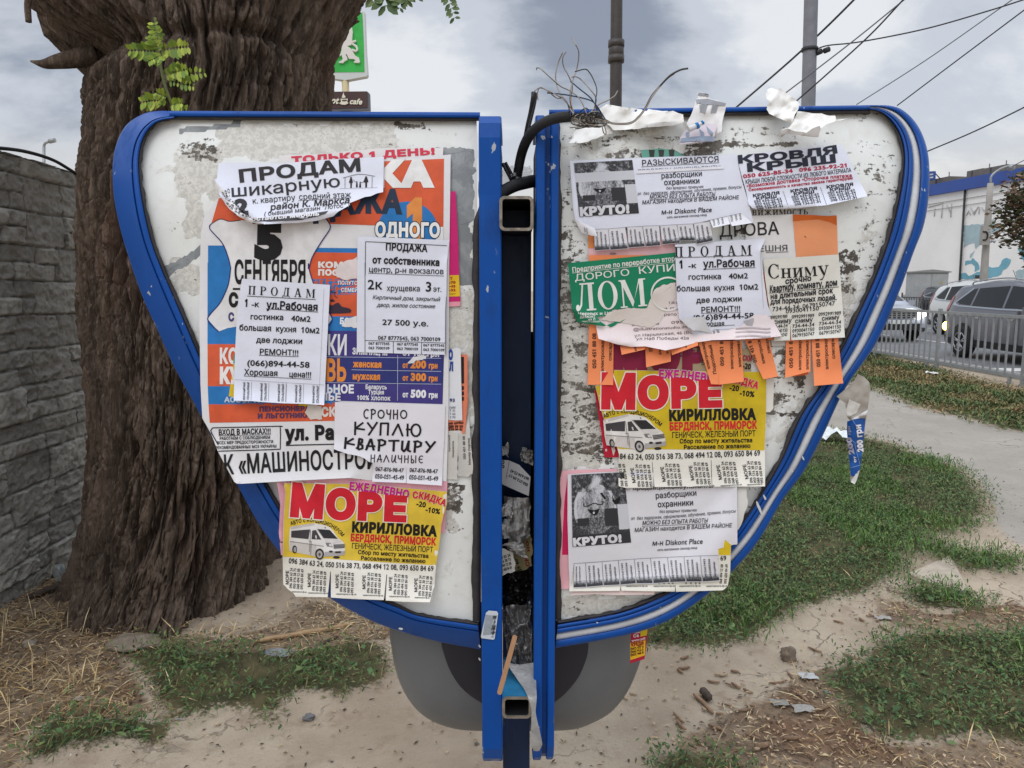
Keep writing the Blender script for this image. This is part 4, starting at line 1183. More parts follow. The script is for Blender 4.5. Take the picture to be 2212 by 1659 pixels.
def wing(side, I, O, top_l, top_r, topz, seed):
    # --- the panel
    inner = [tuple(p) for p in smooth(I, 5)]
    if side < 0: poly = inner + [(1034, 1344), (1033, 800), (1030, 262), (1028, 257)]
    else: poly = inner + [(1200, 1340), (1206, 800), (1196, 500), (1196, 262), (1198, 247)]
    poly = [(u + (u - 1106) * .004, v) for u, v in poly]
    s = Sheet(-1.2, .0)
    s.seed = 1
    pm = panel_mat(seed, side)
    s.fill(poly, pm, 0.0, step=5.0)
    # where paste and flaking have gathered
    V = np.concatenate(s.mb.v)
    dz = V - np.array([0, 0, CAM_H]); zc_ = dz[:, 1] * CP - dz[:, 2] * SP; u = 1106 + FPX * dz[:, 0] / zc_; v = 829.5 - FPX * (dz[:, 1] * SP + dz[:, 2] * CP) / zc_
    r = np.zeros(len(V)); gch = np.zeros(len(V)); bch = np.zeros(len(V))
    def box_(ch, x0, y0, x1, y1, a, soft=14, ns=22):
        nn = (fbm(u / ns, v / ns, 0, int(x0 + y0), 4) - .5) * 2 * soft
        d = np.minimum(np.minimum(u - x0, x1 - u), np.minimum(v - y0, y1 - v)) + nn
        return np.maximum(ch, a * np.clip(d / 7 + .5, 0, 1))
    if side < 0:
        r = box_(r, 470, 266, 860, 345, .9); r = box_(r, 380, 320, 480, 430, .85, 20); r = box_(r, 400, 420, 440, 520, .6); r = box_(r, 370, 560, 440, 640, .75, 16); r = box_(r, 850, 330, 1030, 350, .6)
        r = box_(r, 960, 620, 1030, 900, .55); r = box_(r, 940, 1060, 985, 1150, .8, 16)
        gch = box_(gch, 380, 300, 470, 345, .34); gch = box_(gch, 520, 268, 830, 330, .16); gch = box_(gch, 850, 262, 930, 280, .40, 6); gch = box_(gch, 945, 1040, 1000, 1110, .42, 16); gch = box_(gch, 700, 330, 860, 346, .25)
        bch = box_(bch, 930, 320, 1024, 620, .75, 12); bch = box_(bch, 440, 255, 560, 262, .6, 4)
        d = np.abs((v - 265) - (470 - u) * .15); bch = np.maximum(bch, .7 * ((u > 385) & (u < 520) & (np.abs(v - (283 - (u - 385) * .10)) < 7 + 5 * (fbm(u / 20, v / 20, 0, 5) - .5))))
        bch = np.maximum(bch, .75 * ((u > 340) & (u < 440) & (np.abs(v - (600 - (u - 340) * .62)) < 14 + 14 * (fbm(u / 20, v / 20, 0, 9) - .5))))
        r = np.maximum(r, .48 * fbm(u / 120, v / 120, 0, 33, 3)); gch = np.maximum(gch, .26 * fbm(u / 80, v / 80, 0, 37, 3) + .02)
    else:
        gch = box_(gch, 1200, 430, 1275, 1000, .34, 26, 30); gch = box_(gch, 1205, 280, 1640, 345, .30, 16); gch = box_(gch, 1330, 318, 1560, 345, .40); gch = box_(gch, 1480, 308, 1720, 318, .5, 5)
        gch = box_(gch, 1640, 740, 1745, 900, .40, 22, 30); gch = box_(gch, 1740, 340, 1790, 450, .26); gch = box_(gch, 1690, 455, 1800, 560, .30, 20); gch = box_(gch, 1800, 545, 1850, 640, .42, 16, 26); gch = box_(gch, 1230, 740, 1330, 1010, .36, 20, 30)
        gch = box_(gch, 1660, 1040, 1690, 1090, .36)
        gch = np.maximum(gch, .30 * fbm(u / 90, v / 90, 0, 35, 3) + .06)
        r = box_(r, 1200, 600, 1300, 1010, .75, 20); r = box_(r, 1650, 860, 1740, 960, .5); r = box_(r, 1210, 1290, 1430, 1336, .75, 14); r = box_(r, 1820, 560, 1850, 660, .7, 10)
        r = np.maximum(r, .58 * fbm(u / 100, v / 100, 0, 36, 3))
        bch = box_(bch, 1560, 1040, 1650, 1120, .3)
    s.mb.c = [np.c_[r, gch, bch, np.ones(len(V))]]
    s.mb.build('panel', stand)
    # --- frame
    if side < 0:
        prof = [(-.01, -.16), (-.01, -.02), (0.0, -.004), (.03, .002), (.60, .016), (.63, .018), (.655, .010), (.675, .010), (.695, .019), (.85, .021), (.88, .017), (.885, .004)]
        f = MB().grid(ring3(I, O, prof), blue, flip=True)
    else:
        prof = [(-.01, -.16), (-.01, -.02), (0.0, .002), (.02, .010), (.25, .014), (.265, .012), (.27, .002)]
        f = MB().grid(ring3(I, O, prof), blue)
        prof = [(.525, .002), (.53, .014), (.55, .017), (.68, .018), (.70, .012), (.715, .012), (.73, .019), (.83, .019), (.85, .004)]
        f.grid(ring3(I, O, prof), blue)
    fr = f.build('frame', stand)
    gk = MB().grid(ring3(I, O, [(.87, .0045), (.885, .013), (.93, .014), (1.0, .006), (1.02, -.002)], jag=10), gask, flip=side < 0)
    gk.build('gasket', fr)
    if side > 0:
        w_ = MB().grid(ring3(I, O, [(.265, .0035), (.28, .008), (.40, .011), (.52, .008), (.535, .0035)]), whitestrip)
        w_.build('white_strip', fr)
    # --- straight top rail
    l, r_ = top_l, top_r
    n = 40
    t = np.linspace(0, 1, n)
    rows = []
    for dv, h in ((-.6, -.16), (-.6, -.02), (-.2, .012), (0, .016), (11 if side < 0 else 9, .016), (12 if side < 0 else 10, .004)):
        rows.append(onb(l[0] + (r_[0] - l[0]) * t, l[1] + (r_[1] - l[1]) * t + dv, h))
    tr = MB().grid(np.array(rows), blue, flip=side < 0)
    rl = tr.build('top_rail', stand)
    rows = []
    a0, a1 = ((12, 19) if side < 0 else (10, 18.5))
    for dv, h in ((a0 - .5, .005), (a0 + .5, .013), (a1 - 1, .009), (a1, -.003)):
        rows.append(onb(l[0] + (r_[0] - l[0]) * t, l[1] + (r_[1] - l[1]) * t + dv + (fbm(t * 9, 0, 0, 8 + side) - .5) * 2 * (dv > 14), h))
    MB().grid(np.array(rows), gask, flip=side < 0).build('gasket', rl)
    # --- hood sides running back behind the frame, leaning inwards
    o_ = resample(smooth(O, 6), 120)
    A = onb(o_[:, 0], o_[:, 1], -.10)
    cen = np.array([A[:, 0].mean(), 0, 1.5])
    B = A.copy(); B[:, 1] = 1.95; B[:, 0] = cen[0] + (A[:, 0] - cen[0]) * .86; B[:, 2] = cen[2] + (A[:, 2] - cen[2]) * .88
    hs = MB().grid(np.stack([A, (A + B) / 2, B], 1), blue, flip=side > 0)
    hs.build('hood_side', stand)

wing(-1, LI, LO, (366, 240), (1037, 243), 0, 0.0)
wing(1, RI, RO, (1880, 227.5), (1186, 237.5), 0, 4.0)

# --- the two upright hoops beside the gap: bent flat bars, rounded back at the top and bottom
def hoop(segs, v0, v1, lean, mats_, name):
    """segs: list of (u_left, u_right, proud)"""
    zt_ = at(1100, v0, 1.48)[2]; zb = at(1100, v1, 1.505)[2]
    zz = np.linspace(zb + .07, zt_ - .05, 60)
    path = [( -.0 + .20, zb - .012), (.13, zb - .010), (.07, zb + .002), (.035, zb + .018), (.012, zb + .04)] + [(0, z) for z in zz] + [(.006, zt_ - .022), (.022, zt_ - .006), (.05, zt_), (.12, zt_), (.22, zt_ - .01)]
    path = np.array(path)
    mb = MB()
    for ul, ur, pr, m_ in segs:
        xs = []
        zsafe = path[:, 1]
        yb = board(np.full(len(path), .05), np.clip(zsafe, .75, 1.72)) - pr + path[:, 0]
        yb = np.where(zsafe < .9, board(.05, .9) - pr + path[:, 0], yb)
        X0 = (ul - 1106) / FPX * 1.47; X1 = (ur - 1106) / FPX * 1.47
        e = .0025; th_ = .016
        t = np.gradient(np.c_[yb, zsafe], axis=0); t /= np.linalg.norm(t, axis=1)[:, None]
        nrm = np.c_[-t[:, 1], t[:, 0]]           # outward (towards the viewer on the straight)
        sec = [(X0, -th_), (X0, -e), (X0 + e, 0), (X1 - e, 0), (X1, -e), (X1, -th_)]
        P_ = np.stack([np.stack([np.full(len(path), x_), yb + nrm[:, 0] * d_, zsafe + nrm[:, 1] * d_], -1) for x_, d_ in sec], 0)
        mb.grid(P_, m_, closed_u=True, smooth_=False)
    return mb.build(name, stand)
hoop([(1036, 1083.5, .030, blue)], 240, 1668, 0, None, 'hoop')
hoop([(1156, 1176, .030, blue), (1174, 1190, .016, blue2), (1188, 1205, .028, blue)], 238, 1666, 0, None, 'hoop')
for (ul, ur, v0, v1, sg) in ((1021, 1039, 392, 1342, -1), (1197, 1213, 250, 1338, 1)):
    tv = np.linspace(v0, v1, 90)
    jg = (fbm(tv / 40, 0, 0, 19 + sg, 3) - .5) * 9
    w0 = np.clip((tv - v0) / 120, .35, 1) if sg < 0 else .75 + .25 * np.clip((tv - v0) / 200, 0, 1)
    if sg < 0: A_, B_ = ur - (ur - ul) * w0 + jg * (tv < 1300), np.full(90, float(ur))
    else: A_, B_ = np.full(90, float(ul)), ul + (ur - ul) * w0 + jg
    MB().grid(np.stack([onb(A_, tv, .0), onb(A_ + 2, tv, .010), onb(B_ - 2, tv, .010), onb(B_, tv, .0)], 0), gask).build('gasket', stand)
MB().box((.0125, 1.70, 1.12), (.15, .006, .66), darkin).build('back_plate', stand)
for ul, ur, pr in ((1036, 1083.5, .0302), (1156, 1176, .0302), (1188, 1205, .0282)):
    z_ = at(1100, 1322, 1.5)[2]; y_ = float(board(.05, z_)) - pr
    MB().box((((ul + ur) / 2 - 1106) / FPX * 1.47, y_, z_), ((ur - ul) / FPX * 1.47 - .003, .001, .0022), darkin).build('joint', stand)
# dark flanges inside the gap
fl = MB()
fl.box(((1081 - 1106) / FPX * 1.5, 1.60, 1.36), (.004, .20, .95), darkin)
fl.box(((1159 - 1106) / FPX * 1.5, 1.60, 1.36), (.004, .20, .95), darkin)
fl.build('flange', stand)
def rtube(cx, y0, y1, cz, w, h, m, t=.006):
    """open ended square tube with rounded corners lying along Y"""
    def loop(w_, h_, r_):
        pts = []
        for sx, sz, a0 in ((1, 1, 0), (-1, 1, 90), (-1, -1, 180), (1, -1, 270)):
            for a in np.radians(np.linspace(a0, a0 + 90, 5)):
                pts.append((sx * (w_ / 2 - r_) + r_ * math.cos(a), sz * (h_ / 2 - r_) + r_ * math.sin(a)))
        return np.array(pts)
    o = loop(w, h, .010); i = loop(w - 2 * t, h - 2 * t, .006)
    f = lambda p, y: np.c_[p[:, 0] + cx, np.full(len(p), y), p[:, 1] + cz]
    mb = MB()
    mb.grid(np.stack([f(o, y1), f(o, y0 + .002)], 0), m, closed_v=True, smooth_=False, flip=True)
    mb.grid(np.stack([f(o, y0 + .002), f(o * .99, y0), f(i * 1.01, y0), f(i, y0 + .003)], 0), steel_edge, closed_v=True, smooth_=False, flip=True)
    mb.grid(np.stack([f(i, y0 + .003), f(i, y1 - .01)], 0), darkin, closed_v=True, smooth_=False, flip=True)
    mb.add(f(i, y1 - .011), [list(range(len(i)))], darkin)
    return mb
c1 = at(1115.5, 461, 1.455); c2 = at(1116.5, 1529, 1.43)
rtube(c1[0], 1.455, 1.66, c1[2], .066, .066, navy).build('cross_tube', stand)
tealblue = mat('faded_blue_paint', (36, 110, 150), .45, .2, 40, .3, 14)
rtube(c2[0], 1.43, 1.66, c2[2], .061, .048, tealblue).build('cross_tube', stand)
po = MB()
pz = c1[2] + .02
oc = [(-.031, -.031), (.031, -.031), (.031, .031), (-.031, .031)]
po.add([(.010 + x, 1.63 + y, z) for z in (-.05, pz) for x, y in oc], [(0, 1, 5, 4), (1, 2, 6, 5), (2, 3, 7, 6), (3, 0, 4, 7), (4, 5, 6, 7)], chipped('post_paint', (22, 40, 70), .80, .5))
po.build('post', stand)

# --- grey moulded shells below the wings (undersides of the hood)
greyp = mat('grey_plastic', (106, 110, 115), .45, .06, 60, .10, 3.0)
darkp = mat('dark_plastic', (34, 36, 48), .45, .05, 60, .1, 10)
def shell(outl, inset, side):
    o = resample(smooth(outl, 6), 60)
    mid = np.array([1106 + side * 110, 1380])
    ang = np.unwrap(np.arctan2(o[:, 1] - mid[1], o[:, 0] - mid[0])); rr_ = np.linalg.norm(o - mid, axis=1)
    if ang[0] > ang[-1]: ang, rr_ = ang[::-1], rr_[::-1]
    def depth(u, v):
        a = np.arctan2(v - mid[1], u - mid[0]); a = np.where(a < ang[0] - .6, a + 2 * math.pi, a); a = np.where(a > ang[-1] + .6, a - 2 * math.pi, a)
        sc = np.hypot(u - mid[0], v - mid[1]) / np.interp(a, ang, rr_)
        return 1.745 - .135 * np.sqrt(np.maximum(0, 1 - np.minimum(sc, 1) ** 2.6))
    rings = [at(o[:, 0], o[:, 1], 1.745) + np.array([0, .20, 0]), at(o[:, 0], o[:, 1], 1.745) + np.array([0, .03, 0])]
    for sc in (1, .99, .97, .94, .9, .85, .78, .7, .6, .45, .3, .15, .01):
        q = mid + (o - mid) * sc
        rings.append(at(q[:, 0], q[:, 1], depth(q[:, 0], q[:, 1])))
    mb = MB().grid(np.array(rings), greyp, flip=side > 0)
    sh_ = mb.build('shell', stand)
    f_ = Sheet(0, 0, surf=lambda u, v, o_: at(u, v, depth(np.asarray(u), np.asarray(v)) - .005))
    f_.off = lambda u, v: 0 * u
    f_.fill(inset, darkp, 0, 8)
    f_.mb.build('inset', sh_)
shell([(840,1300),(842,1372),(846,1400),(853,1440),(868,1485),(893,1525),(925,1553),(965,1570),(1010,1578),(1090,1580)], [tuple(p) for p in smooth([(955,1300),(953,1380),(960,1416),(973,1450),(992,1480),(1015,1502),(1042,1520)], 5)] + [(1075, 1520), (1075, 1300)], -1)
shell([(1400,1290),(1398,1360),(1388,1410),(1374,1455),(1352,1500),(1318,1540),(1275,1564),(1230,1577),(1130,1580)], [(1140, 1300), (1140, 1520)] + [tuple(p) for p in smooth([(1195,1520),(1222,1497),(1248,1465),(1264,1430),(1271,1395),(1272,1300)], 5)], 1)
# flakes of paint knocked off the rims
for (u, v, w, h) in ((1640,1098,5,24),(1652,1075,4,10),(1735,990,3,8),(1712,1018,3,3),(1290,1345,3,3),(866,1358,8,4),(1036,1396,3,6),(1036,1424,3,6),(455,792,6,12)):
    s_ = 12; a = np.linspace(0, 2 * math.pi, s_, endpoint=False)
    rr_ = 1 + .5 * (fbm(np.cos(a) * 2 + u, np.sin(a) * 2, 0, int(v), 2) - .5)
    MB().add(onb(u + w * rr_ * np.cos(a) * .6 + h * np.sin(a) * .25, v + h * rr_ * np.sin(a) * .6, .0195 if u > 1100 else .0175), [list(range(s_))[::-1]], mat('primer_flake', (208, 210, 206), .7)).build('paint_chip', stand)

# --- what is stuffed in the gap and hung on the stand
rub = mat('black_sheath', (38, 38, 42), .55, .15, 120, .2, 40, spec=.35)
bare = mat('bare_wire', (150, 140, 128), .4, metal=.6)
dkw = mat('dark_wire', (52, 48, 46), .5, spec=.5)
blw = mat('blue_wire', (34, 66, 100), .5)
cab = thing('frayed_cable', 'thick black cable rising from the gap, its end frayed into a tangle of bare wires', 'cable', tuple(at(1160, 250, 1.45)))
pc = [at(*Q2(x, y), Y) for x, y, Y in ((1150,1130,1.56),(1165,1030,1.54),(1185,930,1.52),(1215,850,1.49),(1262,785,1.46),(1325,738,1.44),(1400,712,1.43),(1480,702,1.425))]
MB().tube(smooth(pc, 8), .0098, rub, 12).build('sheath', cab)
def wire(pts, r=.0011, m=bare, Y0=1.42, jit=.02):
    n = len(pts)
    p3 = [at(*Q2(x, y), Y0 + rnd.uniform(-jit, jit)) for x, y in pts]
    MB().tube(smooth(p3, 7), r, m, 5).build('wire', cab)
wire([(1500,700),(1478,600),(1490,500),(1512,440),(1528,370),(1530,310),(1512,270),(1490,228)])
wire([(1480,690),(1460,620),(1415,560),(1395,500),(1392,440),(1410,370),(1435,315)])
wire([(1500,690),(1484,600),(1492,520),(1465,450),(1440,405),(1434,350),(1455,310)])
wire([(1580,690),(1540,600),(1480,550),(1420,520),(1350,460),(1300,415),(1278,410),(1276,424)])
wire([(1640,690),(1632,610),(1640,540),(1615,470),(1585,425),(1560,418),(1508,432)], m=dkw)
wire([(1610,690),(1636,600),(1600,540),(1545,480),(1510,462),(1488,466)])
wire([(1690,720),(1640,640),(1600,605),(1500,580),(1410,566),(1340,560)], .0013, blw)
wire([(1660,690),(1610,600),(1540,540),(1480,490)], .0012, blw)
wire([(1500,690),(1470,640),(1450,605),(1400,575),(1350,548),(1300,530),(1270,545),(1250,580)])
wire([(1510,690),(1440,600),(1395,590),(1340,545),(1296,528),(1282,560),(1284,602)])
wire([(1600,680),(1650,632),(1700,608),(1745,580),(1765,548)])
wire([(1560,690),(1680,720),(1740,745),(1840,742),(1890,706),(1930,655),(1970,580),(2020,520),(2075,462),(2110,438),(2150,420),(2190,413)], .0018, dkw, 1.42, .004)
wire([(1560,700),(1690,730),(1745,748),(1840,746),(1893,708),(1935,652),(1972,585),(2026,516),(2070,470),(2108,444)], .0014, bare, 1.418, .004)
for k in range(16):
    a = rnd.uniform(0, 6.28); c0 = (rnd.uniform(1520, 1650), rnd.uniform(690, 745)); rx_, ry_ = rnd.uniform(25, 85), rnd.uniform(14, 42)
    wire([(c0[0] + rx_ * math.cos(a + q) + rnd.uniform(-12, 12), c0[1] + ry_ * math.sin(a + q) + rnd.uniform(-10, 10)) for q in np.linspace(0, rnd.uniform(3.5, 6.2), 7)], .0011, rnd.choice([bare, bare, dkw]), 1.415, .015)
wire([(1480,770),(1560,762),(1640,745),(1720,742)]); wire([(1660,720),(1690,770),(1695,810),(1680,800),(1672,760)])
cut = thing('cut_cable', 'thin black cut cable standing upright between the two wings', 'cable', tuple(at(1148, 250, 1.5)))
MB().tube(smooth([at(*Q2(x, y), Y) for x, y, Y in ((1205,850,1.53),(1222,760,1.51),(1240,680,1.50),(1254,600,1.49),(1258,556,1.49))], 6), .0045, rub, 8).build('sheath', cut)
MB().tube(smooth([at(*Q2(x, y), 1.49) for x, y in ((1276,560),(1262,640),(1240,730),(1222,800))], 6), .0028, rub, 8).build('sheath', cut)
lc = MB().tube(smooth([at(*Q2(x, y), Y) for x, y, Y in ((1040,1190,1.50),(1085,1150,1.51),(1150,1118,1.52),(1220,1100,1.535),(1270,1090,1.55))], 6), .0125, rub, 12)
tag(lc.build('cable'), 'thick black cable lying across the top of the square tube', 'cable')
br = MB().tube([at(*Q2(1070, 985), 1.53), at(*Q2(1140, 1118), 1.53)], .0035, rub, 6).tube([at(*Q2(1088, 980), 1.535), at(*Q2(1158, 1112), 1.535)], .0035, rub, 6)
tag(br.build('cable_tie'), 'pair of thin black straps slanting down to the cables in the gap', 'strap')
film = bpy.data.materials.new('clear_film'); film.use_nodes = True
fb = film.node_tree.nodes['Principled BSDF']; fb.inputs['Base Color'].default_value = (.75, .76, .78, 1); fb.inputs['Roughness'].default_value = .15; fb.inputs['Alpha'].default_value = .45
dirtyfilm = bpy.data.materials.new('smoky_film'); dirtyfilm.use_nodes = True
fb = dirtyfilm.node_tree.nodes['Principled BSDF']; fb.inputs['Base Color'].default_value = (.10, .098, .10, 1); fb.inputs['Roughness'].default_value = .12; fb.inputs['Specular IOR Level'].default_value = .9; fb.inputs['Alpha'].default_value = .92
def crumple(F, corners, Y, depth, m, n=16, seed=0, fold=3.0, sm=False):
    """a crushed sheet filling a four-cornered area of the gap"""
    c = np.array([F(*q) for q in corners], float)
    a = np.linspace(0, 1, n)
    A, B = np.meshgrid(a, a, indexing='ij')
    U = (1 - A) * (1 - B) * c[0][0] + A * (1 - B) * c[1][0] + A * B * c[2][0] + (1 - A) * B * c[3][0]
    V = (1 - A) * (1 - B) * c[0][1] + A * (1 - B) * c[1][1] + A * B * c[2][1] + (1 - A) * B * c[3][1]
    ed = np.minimum(np.minimum(A, 1 - A), np.minimum(B, 1 - B))
    r1 = np.abs(fbm(A * fold, B * fold * 1.5, 0, seed, 3) - .5) * 2
    V = V + (fbm(A * 4, B * 4, 3, seed + 1, 2) - .5) * 10; U = U + (fbm(A * 4, B * 4, 5, seed + 2, 2) - .5) * 8
    P_ = at(U, V, Y - depth * r1 - depth * .3 * np.sin(A * 3.1))
    return MB().grid(P_, m, smooth_=sm)
tag(crumple(Q2, ((1062,1030),(1185,985),(1170,1110),(1060,1160)), 1.545, .02, film, seed=5).build('plastic_film'), 'clear plastic film stretched across the gap above the square tube', 'plastic film')
tag(crumple(Q2, ((1180,1010),(1250,1005),(1250,1080),(1170,1100)), 1.56, .02, film, seed=6).build('plastic_film'), 'clear plastic scrap behind the black cables at the right hoop', 'plastic film')
gp = mat('grey_waste_paper', (176, 174, 172), .8, .2, 40, .12, 18)
wp = mat('white_waste_paper', (206, 205, 204), .8, .15, 40, .05, 18)
tag(crumple(GAP, ((330,590),(560,610),(560,920),(400,1060)), 1.575, .05, gp, 18, 11, 2.2).build('crumpled_paper'), 'large crumpled grey paper wedged in the middle of the gap', 'waste paper')
tag(crumple(GAP, ((320,660),(410,610),(410,760),(322,760)), 1.55, .03, wp, 12, 12, 2.0).build('crumpled_paper'), 'small white crumpled paper with a hole at the left side of the gap', 'waste paper')
tag(crumple(GAP, ((322,800),(400,770),(380,940),(322,930)), 1.555, .03, wp, 12, 13, 2.0).build('crumpled_paper'), 'torn pale paper corner below the small white paper in the gap', 'waste paper')
tag(crumple(GAP, ((330,1000),(480,960),(540,1110),(430,1060)), 1.55, .03, gp, 12, 14, 2.0).build('crumpled_paper'), 'grey paper flap over the printed phone strip in the gap', 'waste paper')
tag(crumple(GAP, ((500,180),(585,210),(585,340),(480,290)), 1.60, .03, gp, 12, 15, 2.0).build('crumpled_paper'), 'small grey crumpled paper high in the gap beside the right hoop', 'waste paper')
tag(crumple(GAP, ((318,180),(390,150),(380,270),(318,230)), 1.58, .02, wp, 10, 16, 1.5).build('crumpled_paper'), 'white paper curl at the top left of the stuffed gap', 'waste paper')
def flat(Y, tilt=0):
    return lambda u, v, o: at(u, v, 1.0) * 0 + at(u, v, Y + tilt * (np.asarray(v) - 900) / 1000. - np.asarray(o))
s = Sheet(0, .5, surf=flat(1.56))
s.base([GAP(*q) for q in ((315,290),(380,292),(470,330),(565,430),(550,590),(480,560),(315,485))], (204, 204, 208))
s.t(GAP, '06', (348,362,348,292), 50, shear=0); s.line(GAP, ((362,445),(388,300)), 3, BLACK)
s.t(GAP, '050-212-39-17', (548,490,392,405), 24, bold=.02); s.t(GAP, '067-634-72-43', (556,440,402,368), 24, bold=.02)
s.done('tear_off_strip', 'white torn phone strip with numbers upside down, stuffed in the gap', 'paper strip')
s = Sheet(0, .5, surf=flat(1.545))
s.base(torn([GAP(*q) for q in ((325,1020),(420,1060),(440,1210),(330,1250))], 2, 6, 3), CREAM_P)
for i, tx in enumerate(('4 63 24', '16 38 73', '494 12 08', '93 650 84 69')):
    s.t(GAP, tx, (326,1110 + i * 36,400 + i * 4,1090 + i * 34), 24, bold=.02)
s.done('tear_off_strip', 'cream printed phone strip crushed low in the gap below the grey paper', 'paper strip')
s = Sheet(0, .5, surf=flat(1.59))
s.base(torn([GAP(*q) for q in ((400,1040),(570,900),(578,1170),(440,1235))], 3, 6, 4), (170, 160, 120))
s.t(GAP, 'но', (560,1050,545,960), 26, (150, 40, 50), .03); s.t(GAP, 'СК', (560,1170,540,1090), 30, (150, 40, 50), .04)
s.t(GAP, '09 65', (430,1120,470,1220), 26, bold=.02)
s.done('flyer_scrap', 'crushed yellow flyer scrap with red letters at the right of the gap', 'paper scrap')
# bag and stick
bagP = crumple(G8, ((705,190),(975,140),(985,760),(760,700)), 1.555, .060, dirtyfilm, 40, 31, 3.0, True)
bp = MB()
tl = smooth([at(*G8(x, y), Y) for x, y, Y in ((870,690,1.52),(940,860,1.48),(985,1000,1.43),(1000,1180,1.42),(1015,1330,1.42),(1025,1500,1.425))], 6)
wd = np.interp(np.linspace(0, 1, len(tl)), [0, .3, .55, .75, .93, 1], [.030, .013, .004, .008, .013, .006])
bagP.grid(np.stack([tl + np.outer(wd, [-1, 0, 0]), tl + np.outer(wd * .3, [0, -1, 0]), tl + np.outer(wd, [1, 0, 0])], 1), mat('grey_film', (150, 150, 150), .25, .3, 60, .2, 30, spec=.8))
tag(bagP.build('plastic_bag'), 'smoky grey plastic bag stuffed in the gap, a twisted tail hanging over the lower tube', 'plastic bag')
tag(crumple(GAP, ((320,1240),(575,1200),(575,1500),(325,1520)), 1.60, .04, mat('black_bag', (22, 20, 22), .3, .3, 50, spec=.6), 20, 33, 3.5).build('bin_bag'), 'black plastic bag pushed into the gap under the papers', 'plastic bag')
st = MB()
a, b = at(*G8(830, 440), 1.47), at(*G8(680, 985), 1.395)
d = (b - a) / np.linalg.norm(b - a); sx = np.cross(d, [0, 1, 0]); sx /= np.linalg.norm(sx)
pr = []
for t_ in .5 - .5 * np.cos(np.linspace(0, math.pi, 26)):
    w_ = .0046 * math.sqrt(max(0, 1 - max(0, 1 - min(t_, 1 - t_) / .035) ** 2)) + .0004
    pr.append([a + (b - a) * t_ - sx * w_, a + (b - a) * t_ + sx * w_, a + (b - a) * t_ + sx * w_ + [0, .0018, 0], a + (b - a) * t_ - sx * w_ + [0, .0018, 0]])
st.grid(np.array(pr), mat('stir_wood', (160, 118, 82), .7, .1, 80, .1, 40), closed_v=True, smooth_=False)
tag(st.build('stir_stick'), 'flat wooden stir stick leaning in the gap above the lower tube', 'stick')
# leaves of printed paper hanging at the rim: red and yellow leaflet under the right wing
s = Sheet(0, 1.0, surf=flat(1.56))
s.base([Q6(*q) for q in ((1895,800),(2000,788),(1985,940),(1978,985),(1888,1012))], (178, 28, 60))
s.p(Q6, ((1958,792),(1999,788),(1992,838),(1952,846)), (226, 196, 30)); s.p(Q6, ((1890,886),(1985,868),(1980,962),(1890,992)), (232, 180, 34))
s.t(Q6, 'Пенс', (1918,830,1955,822), 14, (240, 220, 224), .02); s.t(Q6, 'Са', (1910,852,1946,846), 18, (240, 220, 224), .04); s.t(Q6, 'www.yell', (1900,878,1985,862), 14, (240, 220, 224), .03)
s.t(Q6, 'КРЕДИ', (1898,908,1976,894), 20, (150, 20, 40), .06)
for i, q in enumerate(('(067) 477 0', '(066) 916 5', '(063) 468 8')): s.t(Q6, q, (1893,930 + i * 19,1974,914 + i * 18), 14, (60, 20, 20), .04)
s.done('leaflet', 'small crimson and yellow credit leaflet hanging under the right wing', 'leaflet')
# barcode sticker on the left hoop
def hoopsurf(u, v, o):
    return at(u, v, 1.462 - np.asarray(o) * 1.0)
zc_ = at(1058, 1350, 1.5)
s = Sheet(.2, .0, surf=lambda u, v, o: at(u, v, float(board(.05, max(.9, zc_[2]))) - .0325 - o))
s.base([G8(*q) for q in ((560,232),(585,212),(660,218),(672,238),(640,470),(628,480),(520,466),(513,452))], (198, 206, 216))
for k in range(8):
    s.line(G8, ((536 + k * 9.5, 440 - k * 1.0), (560 + k * 9.5, 250 + k * 1.0)), 3, (80, 92, 104))
for (y0, y1) in ((258, 290), (345, 395), (405, 425)):
    for k in range(5): s.line(G8, ((612 + k * 7 + (395 - y1) * .10, y1), (616 + k * 7 + (395 - y0) * .10, y0)), 3 if k % 2 else 5, (30, 34, 40))
s.t(G8, '3 086126 788722', (628,462,655,262), 18, (40, 46, 54), .01)
s.done('barcode_sticker', 'pale barcode sticker with a peeling corner on the left blue hoop', 'sticker')
# ============================================================ NOTICES, LEFT WING
NG = 'paper notices pasted on the stand'
ORG, BLU, PUR = (214, 92, 56), (40, 118, 186), (66, 58, 130)
s = Sheet(.6, .6)
s.base(torn([L1(1030,300), L1(1040,185), L2(0,168), L2(700,102), L2(1455,92), L2(1450,190), L2(1430,330), L1(1030,420)], 1.2, 7, 1), (226, 222, 222))
s.t(L1, 'ТОЛЬКО 1 ДЕНЬ!', ((1190,285),(1700,250),(2300,212),(2962,172)), 78, (208, 52, 78), .05)
s.done('notice', 'white paper strip reading ТОЛЬКО 1 ДЕНЬ in red above the big sale poster', 'notice', NG)
# magenta, white and orange sheets peeping out on the right edge
s = Sheet(.8, .8)
s.base([L2(1440,640), L2(1605,630), L2(1640,1300), L4(1365,0), L4(1382,400), L4(1382,442), L4(1200,456)], (206, 36, 116))
s.p(L4, ((1200,132),(1368,128),(1378,345),(1200,350)), (232, 190, 36)); s.p(L4, ((1200,405),(1382,398),(1382,442),(1200,456)), (236, 160, 176))
s.t(L4, 'Т', (1276,176,1306,174), 26, (190, 40, 60), .04)
for i, q in enumerate(('70', '43', '32')): s.t(L4, '-' + q, (1268,216 + i * 39,1334,214 + i * 39), 24, (176, 40, 40), .05)
s.t(L4, 'отдам', (1272,326,1334,322), 9, (120, 40, 40), .02)
s.done('flyer', 'narrow magenta and yellow flyer peeping out behind the right edge of the sale poster', 'flyer', NG)
s = Sheet(.5, .8, [lift(L4(1385,880), L4(1400,1620), 20, .006)])
